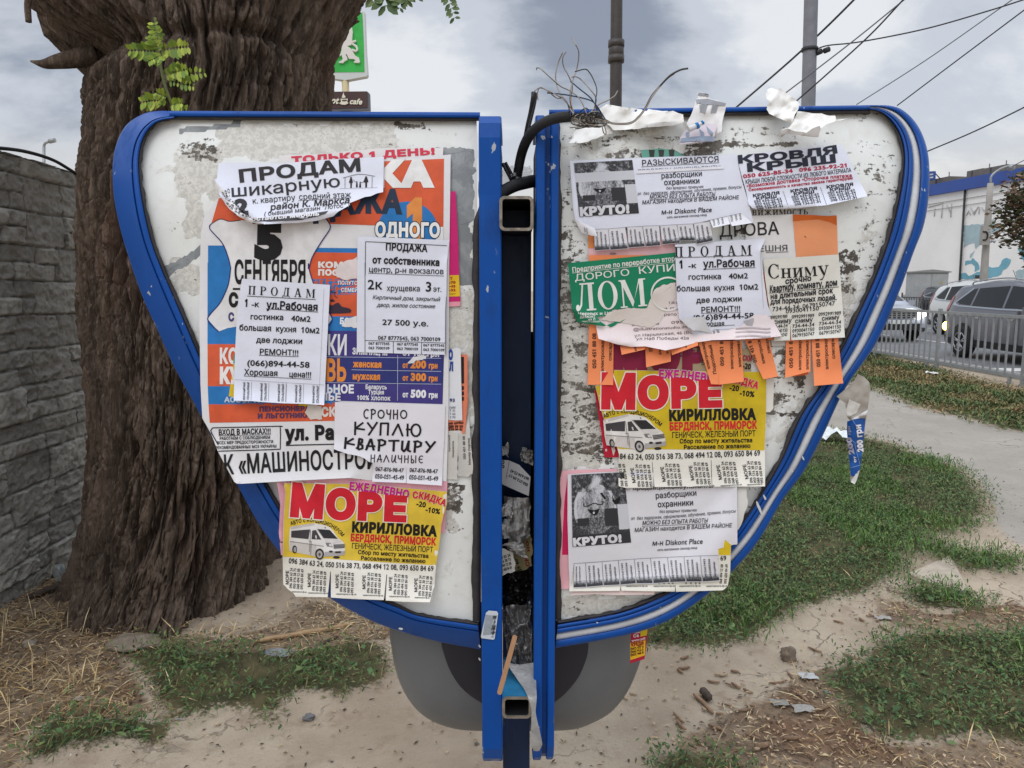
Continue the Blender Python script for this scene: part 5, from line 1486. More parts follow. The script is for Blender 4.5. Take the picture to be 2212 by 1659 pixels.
s.base([L4(1200,900), L4(1300,882), L4(1350,868), L4(1385,885), L4(1390,1200), L4(1402,1610), L4(1330,1612), L4(1200,1600)], (224, 226, 232))
s.t(L4, 'О', (1262,985,1308,985), 90, (40, 70, 150), .08); s.t(L4, 'Л', (1270,1100,1312,1100), 80, (40, 70, 150), .08)
s.t(L4, '93', (1272,1422,1328,1422), 34, (40, 60, 120), .03); s.t(L4, 'ЛАМ', (1268,1494,1332,1490), 22, (70, 74, 100))
for i, q in enumerate(('7 31', '7 62', '2 93')): s.t(L4, q, (1272,1522 + i * 34,1332,1522 + i * 34), 22, (90, 90, 110))
s.done('notice', 'white sheet with blue print showing at the right of the handwritten notice', 'notice', NG)
s = Sheet(.35, .6, [lift(L4(1452,940), L6(1995,475), 18, .006)])
s.base([L4(1300,940), L4(1452,938), L4(1458,1300), L6(2042,20), L6(1995,475), L6(1760,478), L6(1700,320)], (228, 132, 100))
s.p(L4, ((1388,965),(1418,962),(1420,1235),(1392,1235)), (50, 34, 34))
for i in range(3): s.p(L4, ((1395,1262 + i * 55),(1418,1260 + i * 55),(1419,1300 + i * 55),(1396,1302 + i * 55)), (60, 40, 36))
s.t(L6, '288 09 09', (1762,395,1970,395), 36, (50, 30, 30), .04); s.t(L6, '528 00 01', (1768,438,1966,440), 36, (50, 30, 30), .04); s.t(L6, 'ИЙ ШРЙШ', (1764,350,1978,338), 26, (50, 30, 30), .05)
s.done('notice', 'salmon orange notice behind the white sheet at the right of the left panel', 'notice', NG)
s = Sheet(.2, 1.0, [lift(L6(1900,480), L6(1890,1135), 16, .006), lift(L6(2125,1050), L6(2060,400), 16, .008)])
s.base(torn([L6(1700,440), L6(1960,430), L6(2062,160), L6(2070,480), L6(2095,800), L6(2126,1048), L6(2080,1062), L6(2040,1100), L6(1895,1086), L6(1905,800)], 1, 8, 5), (206, 203, 198))
s.base(torn([L6(1700,480), L6(1900,478), L6(1893,800), L6(1890,1138), L6(1700,1128)], 1, 8, 6), (204, 201, 196))
s.t(L6, 'порошковой', (1786,740,1786,500), 26, (90, 86, 86)); s.t(L6, 'покраски', (1838,822,1838,582), 26, (90, 86, 86), .01)
s.t(L6, '050 451 88 08', (2008,845,1996,515), 34, (80, 76, 78), .01); s.t(L6, 'Маляр порош', (2080,925,2062,540), 32, (80, 76, 78), .01)
s.done('tear_off_notice', 'dull white sheet torn into hanging phone strips beside the left hoop', 'notice', NG)
# big sale poster -------------------------------------------------------------------
s = Sheet(1.9, .9, [lift(L5(330,740), L5(600,1195), 26, .012), lift(L5(600,1195), L5(2212,1112), 24, .010)])
s.base([L2(700,262), L2(1120,215), L2(1545,178), L2(1538,700), L2(1530,1220), L4(1266,200), L4(1262,900), L6(1762,70), L6(1750,600), L6(1735,1160), L6(1500,1165), L6(670,1150), L5(2212,1112), L5(1400,1152), L5(640,1197), L5(596,1192), L5(560,1168), L5(480,1020), L5(330,740), L5(230,480), L5(105,260), L5(90,0), L3(56,1250), L3(45,600), L3(50,0), L1(60,1659), L1(70,1150), L1(110,960), L1(200,820), L1(285,712)], (226, 225, 228))
s.p(L1, ((292,715),(1560,640),(2320,322),(2320,262),(3060,230),(3052,1068),(2950,1070),(1600,1030),(200,1030)), ORG)
# white shirt-shaped field with its outline
shirt = [L1(310,970), L1(420,1000), L1(560,985), L1(900,1010), L1(1350,980), L1(1590,945), L1(1640,1010), L1(1662,1085), L1(1560,1240), L1(1440,1440), L1(1395,1600), L3(1160,0), L3(1175,110), L3(1260,340), L3(1400,575), L3(1300,705), L3(1000,690), L3(800,660), L3(420,655), L3(330,670), L3(240,705), L3(128,575), L3(250,420), L3(335,240), L3(360,90), L1(435,1560), L1(400,1420), L1(330,1260), L1(180,1090), L1(200,1030)]
s.p(L1, ((160,1297),(400,1297),(440,1659),(160,1659)), BLU); s.p(L1, ((1480,1325),(2002,1330),(2002,1388),(1455,1378)), BLU)
s.p(L3, ((128,0),(430,0),(430,835),(128,835)), BLU); s.p(L1, ((1395,1380),(2002,1388),(2002,1900),(1395,1890)), ORG)
s.p(L3, ((1150,166),(1900,170),(1900,330),(1150,326)), BLU); s.p(L3, ((1150,326),(1660,330),(1660,550),(1150,548)), ORG); s.p(L3, ((1150,548),(1660,550),(1660,700),(1150,695)), BLU)
s.p(ident, shirt, (228, 227, 229), .00045)
s.line(ident, [shirt[i] for i in (29, 28, 27, 26, 25, 24, 23, 22, 21, 20)], 2.2, (40, 40, 110), .0007); s.line(ident, [shirt[i] for i in (5, 6, 7, 8, 9, 10, 11, 12, 13, 14, 15)], 2.2, (40, 40, 110), .0007); s.line(ident, [shirt[i] for i in (29, 0, 1, 2)], 1.6, (60, 30, 50), .0007)
s.t(L1, '5', (745,1432,1110,1440), 420, BLACK, .07, ex=.0008); s.t(L1, 'СЕНТЯБРЯ', (480,1760,1370,1762), 280, BLACK, .02, ex=.0008)
s.t(L3, 'С', (345,445,445,445), 130, BLACK, .06, ex=.0008); s.p(L3, ((385,260),(460,260),(460,280),(385,280)), BLACK, .0008); s.t(L3, 'С', (340,595,402,595), 80, (70, 60, 120), .05, ex=.0008)
s.t(L2, 'КА', (600,555,1340,552), 280, (232, 231, 230), .08, ex=.0007); s.t(L2, 'ПРОДАЖА', ((-900,1010),(0,940),(470,885),(950,895)), 270, (36, 52, 74), .05, ex=.0006)
s.disc(L2, 1015, 1105, 370, 350, BLU, .0005); s.t(L2, '1', (1000,1215,1290,1215), 500, (222, 140, 70), .05, ex=.0007)
s.t(L2, 'ОДНОГО', (615,1180,1420,1190), 165, (236, 236, 236), .045, ex=.0010, outline=((40, 50, 70), .05))
s.p(L2, ((1380,1070),(1450,1068),(1450,1240),(1360,1240)), (226, 225, 228), .0006)
s.t(L3, 'КОМПЛЕКТ', (1255,50,1900,55), 55, (232, 228, 226), .06, ex=.0006); s.t(L3, 'ПОСТЕЛЬНЫЙ', (1255,128,1960,135), 55, (232, 228, 226), .06, ex=.0006)
s.t(L4, 'ПОЛУТО', (130,225,335,228), 38, (226, 232, 238), .02, ex=.0006); s.t(L4, 'СЕМЕЙ', (162,298,338,300), 38, (226, 232, 238), .02, ex=.0006)
s.fill([L4(*q) for q in ((-60,495),(-20,440),(40,425),(75,440),(110,415),(140,410),(170,450),(250,470),(270,488),(262,512),(180,520),(40,522),(-60,515))], ink((56, 44, 62)), .0006, 8)
s.p(L4, ((50,385),(80,372),(105,400),(60,402)), (56, 44, 62), .0006); s.line(L4, ((30,300),(55,285),(80,310),(120,300),(90,330),(130,362)), 7, (70, 50, 70), .0006)
s.t(L4, 'БОТ', (150,625,300,630), 60, (226, 232, 238), .05, ex=.0006); s.fill([L4(*q) for q in torn([(210,580),(325,545),(325,665),(240,660),(170,650)], 8, 25, 3)], ink((222, 222, 226)), .0008, 8)
s.fill([L4(*q) for q in torn([(100,95),(150,20),(330,-60),(335,165),(230,180),(120,150)], 10, 25, 4)], ink((226, 214, 214)), .0008, 8)
s.p(L4, ((-340,690),(335,698),(1215,935),(1200,1445),(100,1410),(-340,1390)), PUR); s.p(L4, ((-340,960),(350,962),(1205,972),(1200,1232),(-340,1225)), (48, 54, 120), .0004)
for (a, b) in (((15,962),(1185,978)), ((270,1095),(1185,1112)), ((15,1225),(1185,1242)), ((742,945),(740,1410))): s.line(L4, (a, b), 4, (196, 206, 226), .0006)
s.t(L4, 'КУРТКИ', (-360,935,232,940), 200, (228, 228, 234), .02, ex=.0006); s.t(L4, 'ОБУВЬ', (-330,1200,222,1206), 215, (226, 140, 60), .03, ex=.0006)
s.t(L4, 'ПОСТЕЛЬНОЕ', (-420,1325,300,1332), 82, (226, 226, 234), .04, ex=.0006); s.t(L4, 'БЕЛЬЕ', (-180,1400,165,1408), 72, (226, 226, 234), .04, ex=.0006)
s.t(L4, 'ЗИМНИЕ, М', (278,934,640,946), 62, (226, 226, 234), .04, ex=.0006); s.t(L4, 'женская', (288,1065,580,1072), 62, (226, 140, 60), .05, ex=.0006); s.t(L4, 'мужская', (282,1190,566,1196), 62, (226, 140, 60), .05, ex=.0006)
for y, n, c in ((1074,'200',(226, 140, 60)), (1204,'300',(226, 140, 60)), (1374,'500',(228, 228, 234))):
    s.t(L4, 'от', (792,y,850,y), 54, c, .04, ex=.0006); s.t(L4, n, (874,y,1034,y + 4), 76, c, .05, ex=.0006); s.t(L4, 'грн', (1058,y + 4,1152,y + 6), 54, c, .05, ex=.0006)
s.t(L4, 'от 100 грн', (790,946,1170,962), 50, (226, 226, 234), .04, ex=.0006)
s.fill([L4(*q) for q in torn([(840,1025),(900,960),(1040,945),(1030,985),(930,1000),(900,1030)], 6, 20, 5)], ink((224, 224, 228)), .0009, 8)
s.t(L4, 'Беларусь', (412,1290,632,1294), 44, (226, 226, 234), .03, ex=.0006); s.t(L4, 'Турция', (440,1342,604,1346), 44, (226, 226, 234), .03, ex=.0006); s.t(L4, '100% хлопок', (325,1400,668,1408), 46, (226, 226, 234), .03, ex=.0006)
s.p(L3, ((128,832),(430,832),(430,1262),(130,1262)), ORG); s.p(L3, ((130,1262),(1460,1262),(1460,1450),(138,1450)), BLU); s.p(L3, ((138,1448),(1460,1420),(1460,1615),(150,1636)), ORG)
s.t(L3, 'КОСТЮМЫ', (248,1026,1000,1030), 148, (230, 226, 224), .04, ex=.0006); s.t(L3, 'КУРТКИ', (250,1228,900,1232), 152, (230, 226, 224), .06, ex=.0006); s.t(L3, 'АССОРТИ', (300,1424,700,1428), 50, (190, 206, 226), .04, ex=.0006)
s.t(L3, 'ПЕНСИОНЕРАМ', (655,1520,1240,1512), 46, (84, 56, 92), .06, ex=.0006); s.t(L3, 'И ЛЬГОТНИКАМ', (640,1590,1240,1580), 46, (84, 56, 92), .06, ex=.0006)
s.fill([L3(*q) for q in torn([(1120,1530),(1150,1450),(1290,1465),(1300,1600),(1180,1605)], 10, 25, 6)], ink((214, 206, 200)), .0009, 8); s.t(L3, 'СКИ', (1290,1568,1520,1565), 88, (226, 220, 216), .05, ex=.0006)
bx = [(250,398),(1180,375),(1205,385),(1218,420),(1215,680),(1190,702),(700,720),(330,730)]
s.line(L5, bx, 14, BLACK); s.line(L5, ((330,640),(235,470),(226,420),(250,398)), 14, BLACK)
s.t(L5, 'ВХОД В МАСКАХ!!!', (335,500,1085,480), 78, BLACK, .025); s.line(L5, ((335,512),(1080,494)), 6, BLACK)
for tx, a in (('РАБОТАЕМ С СОБЛЮДЕНИЕМ', (350,570,1075,552)), ('ВСЕХ МЕР ПРЕДОСТОРОЖНОСТИ', (312,632,1118,614)), ('РЕКОМЕНДОВАННЫХ МОЗ УКРАИНЫ', (290,702,1165,676))): s.t(L5, tx, a, 42, BLACK, .02)
s.t(L5, 'ул. Рабочая', (1295,570,2700,540), 190, BLACK, .05); s.line(L5, ((1295,648),(2212,625)), 16, BLACK)
s.t(L5, 'К «МАШИНОСТРОИ', ((408,1056),(640,1046),(1000,1030),(1500,1005),(2000,985),(2300,978),(2615,980)), 270, BLACK, .015)
s.done('sale_poster', 'big white, orange and blue clothing sale poster dated 5 СЕНТЯБРЯ, folded round the left rim', 'poster', NG)
# pink sheet under the holiday flyer
s = Sheet(1.2, .8, [lift(L7(150,75), L7(190,830), 14, .01)])
s.base([L7(148,72), L7(1150,20), L7(1925,60), L7(1922,175), L7(1900,600), L7(230,845), L7(192,832), L7(170,600), L7(185,300)], (238, 176, 190))
s.t(L7, 'ИЛАНА', (1010,52,1250,48), 34, (120, 90, 104)); s.t(L7, 'Г', (205,712,205,660), 30, (90, 60, 70), .03)
s.done('pink_notice', 'pink paper sheet sticking out behind the left yellow holiday flyer', 'notice', NG)

# ---- the yellow seaside flyer, printed the same twice ------------------------------------
def homography(src, dst):
    A = []
    for (x, y), (X, Y) in zip(src, dst):
        A.append([x, y, 1, 0, 0, 0, -X * x, -X * y]); A.append([0, 0, 0, x, y, 1, -Y * x, -Y * y])
    h = np.linalg.solve(np.array(A, float), np.array([c for q in dst for c in q], float))
    def g(x, y):
        w = h[6] * x + h[7] * y + 1
        return ((h[0] * x + h[1] * y + h[2]) / w, (h[3] * x + h[4] * y + h[5]) / w)
    g.s = L7.s
    return g
YEL, RED = (222, 190, 62), (206, 32, 48)
def seaside(s, F, yel_poly, first, yel=YEL):
    s.fill(yel_poly, ink(yel), .0002, 10)
    s.t(F, 'МОРЕ', ((282,405),(600,430),(1050,452),(1520,472)), (318, 222), RED, .066, ex=.0009, outline=((236, 226, 214), .03))
    s.t(F, 'ЕЖЕДНЕВНО', ((900,152),(1150,178),(1525,242)), 78, (190, 30, 130), .05, ex=.0008, outline=((238, 224, 226), .03))
    s.t(F, 'СКИДКА', ((1562,240),(1640,244),(1750,270),(1900,326)), 66, (206, 32, 48), .05, ex=.0008, outline=((238, 226, 214), .03))
    s.t(F, '-20', (1600,322,1698,338), 54, BLACK, .03); s.t(F, '-10%', (1694,382,1846,408), 54, BLACK, .03)
    s.t(F, 'АВТО с КОНДИЦИОНЕРОМ', ((295,524),(420,492),(540,492),(660,522),(745,565),(832,645)), 38, BLACK, .02)
    s.t(F, 'КИРИЛЛОВКА', ((928,590),(1300,606),(1815,636)), 100, BLACK, .06); s.t(F, 'БЕРДЯНСК, ПРИМОРСК', ((915,686),(1300,704),(1805,730)), 72, (204, 40, 44), .05)
    s.t(F, 'ГЕНИЧЕСК, ЖЕЛЕЗНЫЙ ПОРТ', (926,765,1775,806), 58, BLACK, .005); s.t(F, 'Сбор по месту жительства', (992,822,1730,864), 42, BLACK, .03); s.t(F, 'Расселение по желанию', (1022,884,1698,918), 42, BLACK, .03)
    ph = '096 384 63 24, 050 516 38 73, 068 494 12 08, 093 650 84 69'
    if first: s.t(F, ph, ((270,918),(650,956),(1060,974),(1465,990),(1780,1002)), 56, (44, 42, 46), .01)
    else: s.t(F, ph[5:], ((385,930),(650,956),(1060,974),(1465,990),(1780,1002)), 56, (44, 42, 46), .01)
    # the minibus picture
    van, glass, dk_ = (226, 222, 218), (66, 62, 66), (44, 42, 44)
    s.p(F, ((275,700),(285,545),(310,535),(530,502),(640,520),(700,545),(735,580),(785,655),(835,690),(858,735),(856,835),(640,852),(560,850),(540,840),(370,810),(280,790)), van, .0004)
    s.p(F, ((285,690),(560,735),(560,850),(370,810),(280,790)), (204, 198, 194), .0005); s.p(F, ((285,545),(310,535),(530,502),(545,520),(300,566)), (196, 190, 188), .0005)
    s.p(F, ((300,582),(495,566),(478,668),(298,650)), glass, .0006); s.p(F, ((518,578),(556,572),(612,672),(510,668)), glass, .0006); s.p(F, ((574,562),(700,572),(784,664),(640,658)), dk_, .0006)
    s.p(F, ((640,660),(785,668),(836,692),(730,715),(660,700)), (212, 207, 204), .0006); s.p(F, ((655,708),(705,705),(732,752),(672,742)), (120, 116, 116), .0007); s.p(F, ((690,716),(712,718),(722,746),(696,740)), (210, 208, 208), .0008)
    s.p(F, ((736,722),(856,716),(856,760),(745,770)), (150, 146, 146), .0006)
    for k in range(3): s.line(F, ((740,732 + k * 14),(855,727 + k * 13)), 5, dk_, .0008)
    s.p(F, ((650,800),(858,792),(856,835),(640,852)), (170, 165, 162), .0006); s.p(F, ((755,795),(815,792),(815,812),(758,815)), dk_, .0008); s.disc(F, 712, 797, 20, 11, dk_, .0008)
    s.disc(F, 770, 858, 36, 14, dk_, .0003)
    s.disc(F, 594, 824, 46, 58, dk_, .0007); s.disc(F, 594, 826, 30, 40, (176, 172, 170), .0009); s.disc(F, 594, 826, 12, 16, (90, 86, 86), .0011)
    s.disc(F, 334, 775, 25, 42, dk_, .0007); s.disc(F, 338, 777, 15, 28, (160, 156, 154), .0009)
    for a, b in (((500,570),(488,800)), ((508,690),(500,830)), ((285,690),(640,742)), ((565,560),(640,660)), ((478,686),(510,690))): s.line(F, (a, b), 5, (120, 116, 114), .0008)
    s.p(F, ((548,628),(562,630),(566,662),(552,662)), (206, 204, 202), .001); s.disc(F, 652, 548, 5, 7, dk_, .001)
    tabs = [(250,1142,262,995,285), (480,1168,492,1022,522), (770,1180,782,1035,810), (1050,1190,1065,1046,1092), (1325,1205,1342,1060,1370), (1590,1220,1604,1078,1628)]
    nums = ('096 384 63 24', '050 516 38 73', '068 494 12 08', '093 650 84 69')
    for i, (x0, y0, x1, y1, xn) in enumerate(tabs):
        if i == 0 and not first:
            for j in (2, 3): s.t(F, nums[j], (xn + j * 40 + 18, y0 + 38 + j * 4, xn + 28 + j * 38, y0 - 175 + j * 4), 28, (50, 48, 50), .008)
            s.t(F, 'more.dp.ua', (xn + 70,1228,xn + 150,1232), 20, (80, 78, 78), .005); continue
        s.t(F, 'МОРЕ', (x0 + 22, y0, x0 + 24, y0 - 148), 32, (40, 38, 42), .015)
        for j, q in enumerate(nums):
            s.t(F, q, (xn + 20 + j * 38 + (i == 5) * -j * 3, y0 + 38 + j * 4, xn + 28 + j * 38, y0 - 175 + j * 4), 28, (50, 48, 50), .008)
        s.t(F, 'vezemnamore.dp.ua', (x0 - 8 + (60 if i == 0 else 0), 1222 + i * 12, x0 + 208 - (i == 5) * 60, 1226 + i * 12), 20, (80, 78, 78), .005)
s = Sheet(2.4, .9, [lift(L7(1920,170), L7(1740,1325), 22, .010), lift(L7(215,1250), L7(1740,1325), 26, .008), lift(L7(230,90), L7(210,850), 16, .006)])
slit = lambda x, y0, y1, w: [(x - w, y1), (x - 2, y0), (x + 2, y0), (x + w, y1)]
s.base([L7(*q) for q in [(225,82),(1000,92),(1920,172),(1922,300),(1885,420),(1862,520),(1850,660),(1832,800),(1806,950),(1792,1150),(1775,1200),(1742,1325),(1500,1322)] + [(1282,1306),(1298,1035),(1290,1035),(1262,1302)] + [(960,1292),(712,1276),(712,1005),(706,1005),(678,1272)] + [(345,1268),(322,1232),(300,1215),(255,1180),(240,1160),(216,1140),(210,850),(218,500),(235,200)]], (236, 233, 224))
seaside(s, L7, [L7(*q) for q in ((228,86),(1000,95),(1918,174),(1920,300),(1883,420),(1860,520),(1848,660),(1830,800),(1806,940),(1200,905),(700,872),(214,850),(222,500),(238,200))], True)
s.done('holiday_flyer', 'yellow МОРЕ seaside trip flyer with a white minibus, low on the left panel', 'flyer', NG)

# ПРОДАЖА от собственника
s = Sheet(3.2, .8, [lift(L4(1228,940), L4(1242,0), 14, .004)])
s.base([L2(400,1186), L2(900,1205), L2(1530,1232), L4(1243,0), L4(1236,500), L4(1227,942), L4(780,930), L4(325,915), L4(326,400), L4(330,0)], WHITE_P)
for pl in (((500,1248),(1500,1298)), ((498,1248),(494,1660))): s.line(L2, pl, 7, BLACK)
for pl in (((408,0),(408,915)), ((408,795),(1227,822)), ((697,805),(697,928)), ((985,815),(984,936)), ((1238,350),(1228,520)), ((1230,520),(1226,936))): s.line(L4, pl, 5, BLACK)
s.t(L2, 'ПРОДАЖА', (742,1352,1258,1374), 88, BLACK, .03); s.t(L2, 'от собственника', (582,1512,1412,1546), 84, BLACK, .035); s.t(L2, 'центр, р-н вокзалов', (535,1622,1460,1650), 72, BLACK); s.line(L2, ((530,1636),(1462,1672)), 6, BLACK)
s.t(L4, '2к', (432,272,585,275), 100, BLACK, .005); s.t(L4, 'хрущевка', (628,290,972,294), 60, BLACK); s.t(L4, '3', (1022,294,1092,296), 100, BLACK, .01); s.t(L4, 'эт.', (1100,296,1190,300), 56, BLACK)
s.t(L4, 'Кирпичный дом, закрытый', (482,374,1172,396), 42, (40, 38, 42), 0, .25); s.t(L4, 'двор, жилое состояние', (528,452,1122,468), 42, (40, 38, 42), 0, .25)
s.t(L4, '27 500 у.е.', (582,636,1058,652), 58, BLACK, .01); s.t(L4, '067 8777545, 063 7000109', (540,786,1178,804), 40, BLACK, .01)
for i, (x, y) in enumerate(((443,838),(734,846),(1002,856))):
    s.t(L4, '067 8777545', (x, y, x + 216, y + 5), 28, BLACK, .008); s.t(L4, '063 7000109', (x, y + 46, x + 216, y + 51), 28, BLACK, .008)
s.done('notice', 'white notice headed ПРОДАЖА от собственника with a thin black border', 'notice', NG)
# СРОЧНО КУПЛЮ КВАРТИРУ
s = Sheet(3.0, 1.0, [lift(L6(130,700), L6(680,890), 20, .008), lift(L6(675,1165), L6(1670,1220), 16, .006)])
s.base([L6(*q) for q in ((143,28),(900,42),(1716,66),(1705,500),(1680,900),(1668,1222),(1164,1188),(1160,960),(1157,960),(1156,1184),(674,1166),(682,895),(620,880),(560,832),(500,805),(450,792),(330,772),(240,742),(180,722),(130,700),(134,400))], (228, 226, 234))
s.t(L6, 'СРОЧНО', ((545,262),(900,268),(1195,270)), 128, BLACK, style='hand', width=.15, jit=.03); s.t(L6, 'КУПЛЮ', ((405,490),(900,505),(1395,522)), 172, BLACK, style='hand', width=.15, jit=.03)
s.t(L6, 'КВАРТИРУ', ((262,690),(800,720),(1590,752)), 150, BLACK, style='hand', width=.18, jit=.04); s.t(L6, 'НАЛИЧНЫЕ', ((645,882),(1000,892),(1420,900)), 104, BLACK, style='hand', width=.13, jit=.04)
for x, y in ((718,1012),(1204,1026)):
    s.t(L6, '067-876-98-47', (x, y, x + 400, y + 22), 60, BLACK, .012, .06, jit=.04); s.t(L6, '050-051-45-49', (x - 8, y + 106, x + 408, y + 128), 66, BLACK, .012, .06, jit=.04)
s.done('handwritten_notice', 'white notice handwritten in black felt pen СРОЧНО КУПЛЮ КВАРТИРУ', 'notice', NG)
# yellow slip and ПРОДАМ 1-к, left
s = Sheet(2.6, .4)
s.base([L3(392,1035), L3(520,1040), L3(500,1380), L3(344,1366)], (222, 190, 24)); s.p(L3, ((395,940),(500,940),(500,1035),(390,1030)), (70, 160, 140))
s.done('yellow_slip', 'yellow paper slip peeping out behind the left 1-к flat notice', 'paper slip', NG)
s = Sheet(2.6, .4)
s.base([L3(1050,1400), L3(1260,1400), L3(1240,1472), L3(1190,1474), L3(1060,1466)], (222, 190, 24))
s.done('yellow_slip', 'tiny corner of a yellow slip below the right end of the 1-к notice tabs', 'paper slip', NG)
def prodam_body(s, A):
    """A maps the left notice's crop coordinates to the frame"""
    s.t(A, 'П Р О Д А М', (540,325,1230,362), 88, BLACK, style='serif'); s.line(A, ((530,342),(1232,378)), 6, BLACK)
    s.t(A, '1', (505,448,545,450), 78, BLACK, .03); s.t(A, '-к', (575,452,652,454), 58, BLACK, .01); s.t(A, 'ул.Рабочая', (728,468,1256,492), 78, BLACK, .025); s.line(A, ((724,472),(1256,506)), 6, BLACK)
    s.t(A, 'гостинка', (562,580,905,588), 58, BLACK, .012); s.t(A, '40м2', (980,598,1180,606), 60, BLACK, .012)
    s.t(A, 'большая', (450,692,780,702), 62, BLACK, .012); s.t(A, 'кухня', (822,705,1036,712), 60, BLACK, .012); s.t(A, '10м2', (1080,716,1272,724), 60, BLACK, .012)
    s.t(A, 'две лоджии', (624,815,1098,832), 58, BLACK, .012); s.t(A, 'РЕМОНТ!!!', (655,938,1058,950), 58, BLACK, .012); s.line(A, ((652,946),(1058,962)), 5, BLACK)
s = Sheet(3.8, .8, [lift(L3(395,1410), L3(1318,1455), 24, .012), lift(L3(1378,228), L3(1318,1455), 16, .005)])
s.base([L3(*q) for q in ((480,165),(700,182),(1000,205),(1378,228),(1350,800),(1318,1456),(1104,1442),(920,1438),(745,1428),(574,1414),(395,1410),(402,1100),(412,850),(425,600),(442,400))], WHITE_P)
prodam_body(s, L3)
s.t(L3, '(066)894-44-58', (528,1052,1170,1074), 60, BLACK, .012); s.t(L3, 'Хорошая', (500,1148,845,1160), 62, BLACK, .012); s.t(L3, 'цена!!!', (958,1168,1188,1176), 60, BLACK, .012); s.line(L3, ((498,1158),(1188,1192)), 5, BLACK)
s.line(L3, ((405,1195),(1316,1250)), 2.5, (120, 118, 124)); s.line(L3, ((1316,270),(1262,1440)), 2, (130, 130, 136))
for i in range(5):
    x = 490 + i * 177; y = 1222 + i * 9
    s.t(L3, '(098)0707422', (x + 44, y - 2, x + 40, y + 178), 22, (60, 58, 62), .01); s.t(L3, '(066)8944458', (x + 4, y - 2, x, y + 178), 22, (60, 58, 62), .01)
    if i: s.line(L3, ((x - 90 + 175 - 175, y - 14),(x - 96, y + 200)), 3 if i != 3 else 5, (120, 118, 124) if i != 3 else (70, 70, 76))
s.done('tear_off_notice', 'white ПРОДАМ 1-к notice with phone tabs, in the middle of the left sale poster', 'notice', NG)
# ПРОДАМ шикарную квартиру, curling away at the bottom
s = Sheet(4.6, 1.0, [lift(L1(310,690), L1(850,1035), 46, .022), lift(L1(850,1035), L1(1905,860), 40, .018), lift(L1(1905,860), L2(715,640), 24, .010)])
s.base([L1(*q) for q in ((288,284),(600,278),(780,282),(960,296),(1600,242),(2322,205),(2312,640),(2238,655),(2160,690),(2088,700),(1898,776),(1905,800),(1760,880),(1700,938),(1500,992),(1250,1022),(1160,1022),(850,1036),(780,1014),(640,990),(520,922),(430,850),(380,790),(310,690),(270,560),(238,488),(270,470))], WHITE_P)
s.t(L1, 'ПРОДАМ', ((535,520),(1000,470),(1500,420),(2062,376)), 150, (44, 42, 46), .03); s.t(L1, 'шикарную', ((435,700),(900,665),(1300,618),(1795,572)), 146, (44, 42, 46), 0)
s.t(L1, '2', (492,905,664,905), 180, (44, 42, 46), .05); s.t(L1, 'к. квартиру', (705,784,1235,738), 72, (44, 42, 46), -.004); s.t(L1, 'средний этаж', (1275,734,1918,702), 72, (44, 42, 46), -.004); s.line(L1, ((1268,746),(1918,710)), 5, (60, 58, 60))
s.t(L1, 'район К. Маркса', (922,862,1905,770), 74, (44, 42, 46), .02, .2); s.t(L1, '( бывший магазин "Лотос" )', (845,935,1900,820), 54, (60, 58, 62), 0, .2)
s.p(L1, ((640,965),(900,950),(1300,925),(1640,870),(1600,905),(1520,935),(1300,985),(900,1002),(720,1000)), (66, 64, 68)); s.t(L1, 'остаётся мебель', (690,995,1530,925), 46, (226, 225, 230), .03, .2)
s.line(L2, ((220,465),(420,420),(615,445)), 6, (90, 88, 92)); s.line(L2, ((246,460),(245,588)), 5, (60, 58, 62)); s.line(L2, ((580,450),(577,582)), 5, (60, 58, 62)); s.line(L2, ((180,596),(645,584)), 3, (120, 118, 122))
for (x, y0, y1, w) in ((320,455,588,26), (392,505,585,14), (432,510,585,14), (505,448,584,32)):
    s.disc(L2, x, y0 + 8, w * .42, 10, (40, 38, 42)); s.p(L2, ((x - w, y0 + 70),(x - w * .5, y0 + 18),(x + w * .5, y0 + 18),(x + w * .9, y0 + 66),(x + w * .4, y0 + 75),(x + w * .35, y1),(x - w * .35, y1),(x - w * .35, y0 + 76)), (40, 38, 42))
s.line(L2, ((345,490),(380,518),(395,516)), 5, (40, 38, 42)); s.line(L2, ((440,524),(470,516),(490,486)), 5, (40, 38, 42))
s.done('notice', 'white ПРОДАМ шикарную квартиру notice curling off at the top of the left panel', 'notice', NG)
s = Sheet(5.4, .6, [lift(L1(240,490), L1(520,920), 30, .020), lift(L1(520,920), L1(850,1035), 30, .024)])
s.base(torn([L1(*q) for q in ((240,488),(330,590),(420,640),(470,705),(490,790),(560,890),(700,965),(850,1032),(780,1034),(640,1000),(520,925),(430,855),(375,790),(300,670),(262,560))], 1.0, 8, 6), (236, 235, 238))
for i, q in enumerate(('050 625 24 67', '067 632 40', 'ОТЛИЧНЫЙ')): s.t(L1, q, ((325 + i * 34, 640 - i * 22),(372 + i * 32, 760 - i * 14),(470 + i * 40, 870 - i * 10),(640 + i * 50, 960)), 26, (80, 78, 82), .008)
s.done('curled_paper', 'rolled up torn lower corner of the flat notice showing phone numbers on edge', 'paper curl', NG)

# ============================================================ NOTICES, RIGHT WING
s = Sheet(.3, .6)
s.base(torn([R0(1150,0), R0(1400,-20), R0(1600,10), R0(1720,80), R0(1690,140), R0(1180,140)], 1.5, 7, 11), (112, 176, 160))
for x in (1250, 1370, 1500): s.p(R0, ((x,-5),(x + 75,0),(x + 65,90),(x + 10,85)), (62, 66, 62))
s.done('poster_scrap', 'torn turquoise poster scrap with dark bars above the wanted notice', 'paper scrap', NG)
s = Sheet(.5, .4)
s.base([R1(560,830), R1(1390,805), R1(1392,960), R1(560,960)], (222, 220, 216)); s.t(R1, 'вижимость', (640,925,1340,915), 92, (50, 46, 46), style='serif')
s.done('notice', 'buried white sheet showing only the word ending ВИЖИМОСТЬ', 'notice', NG)
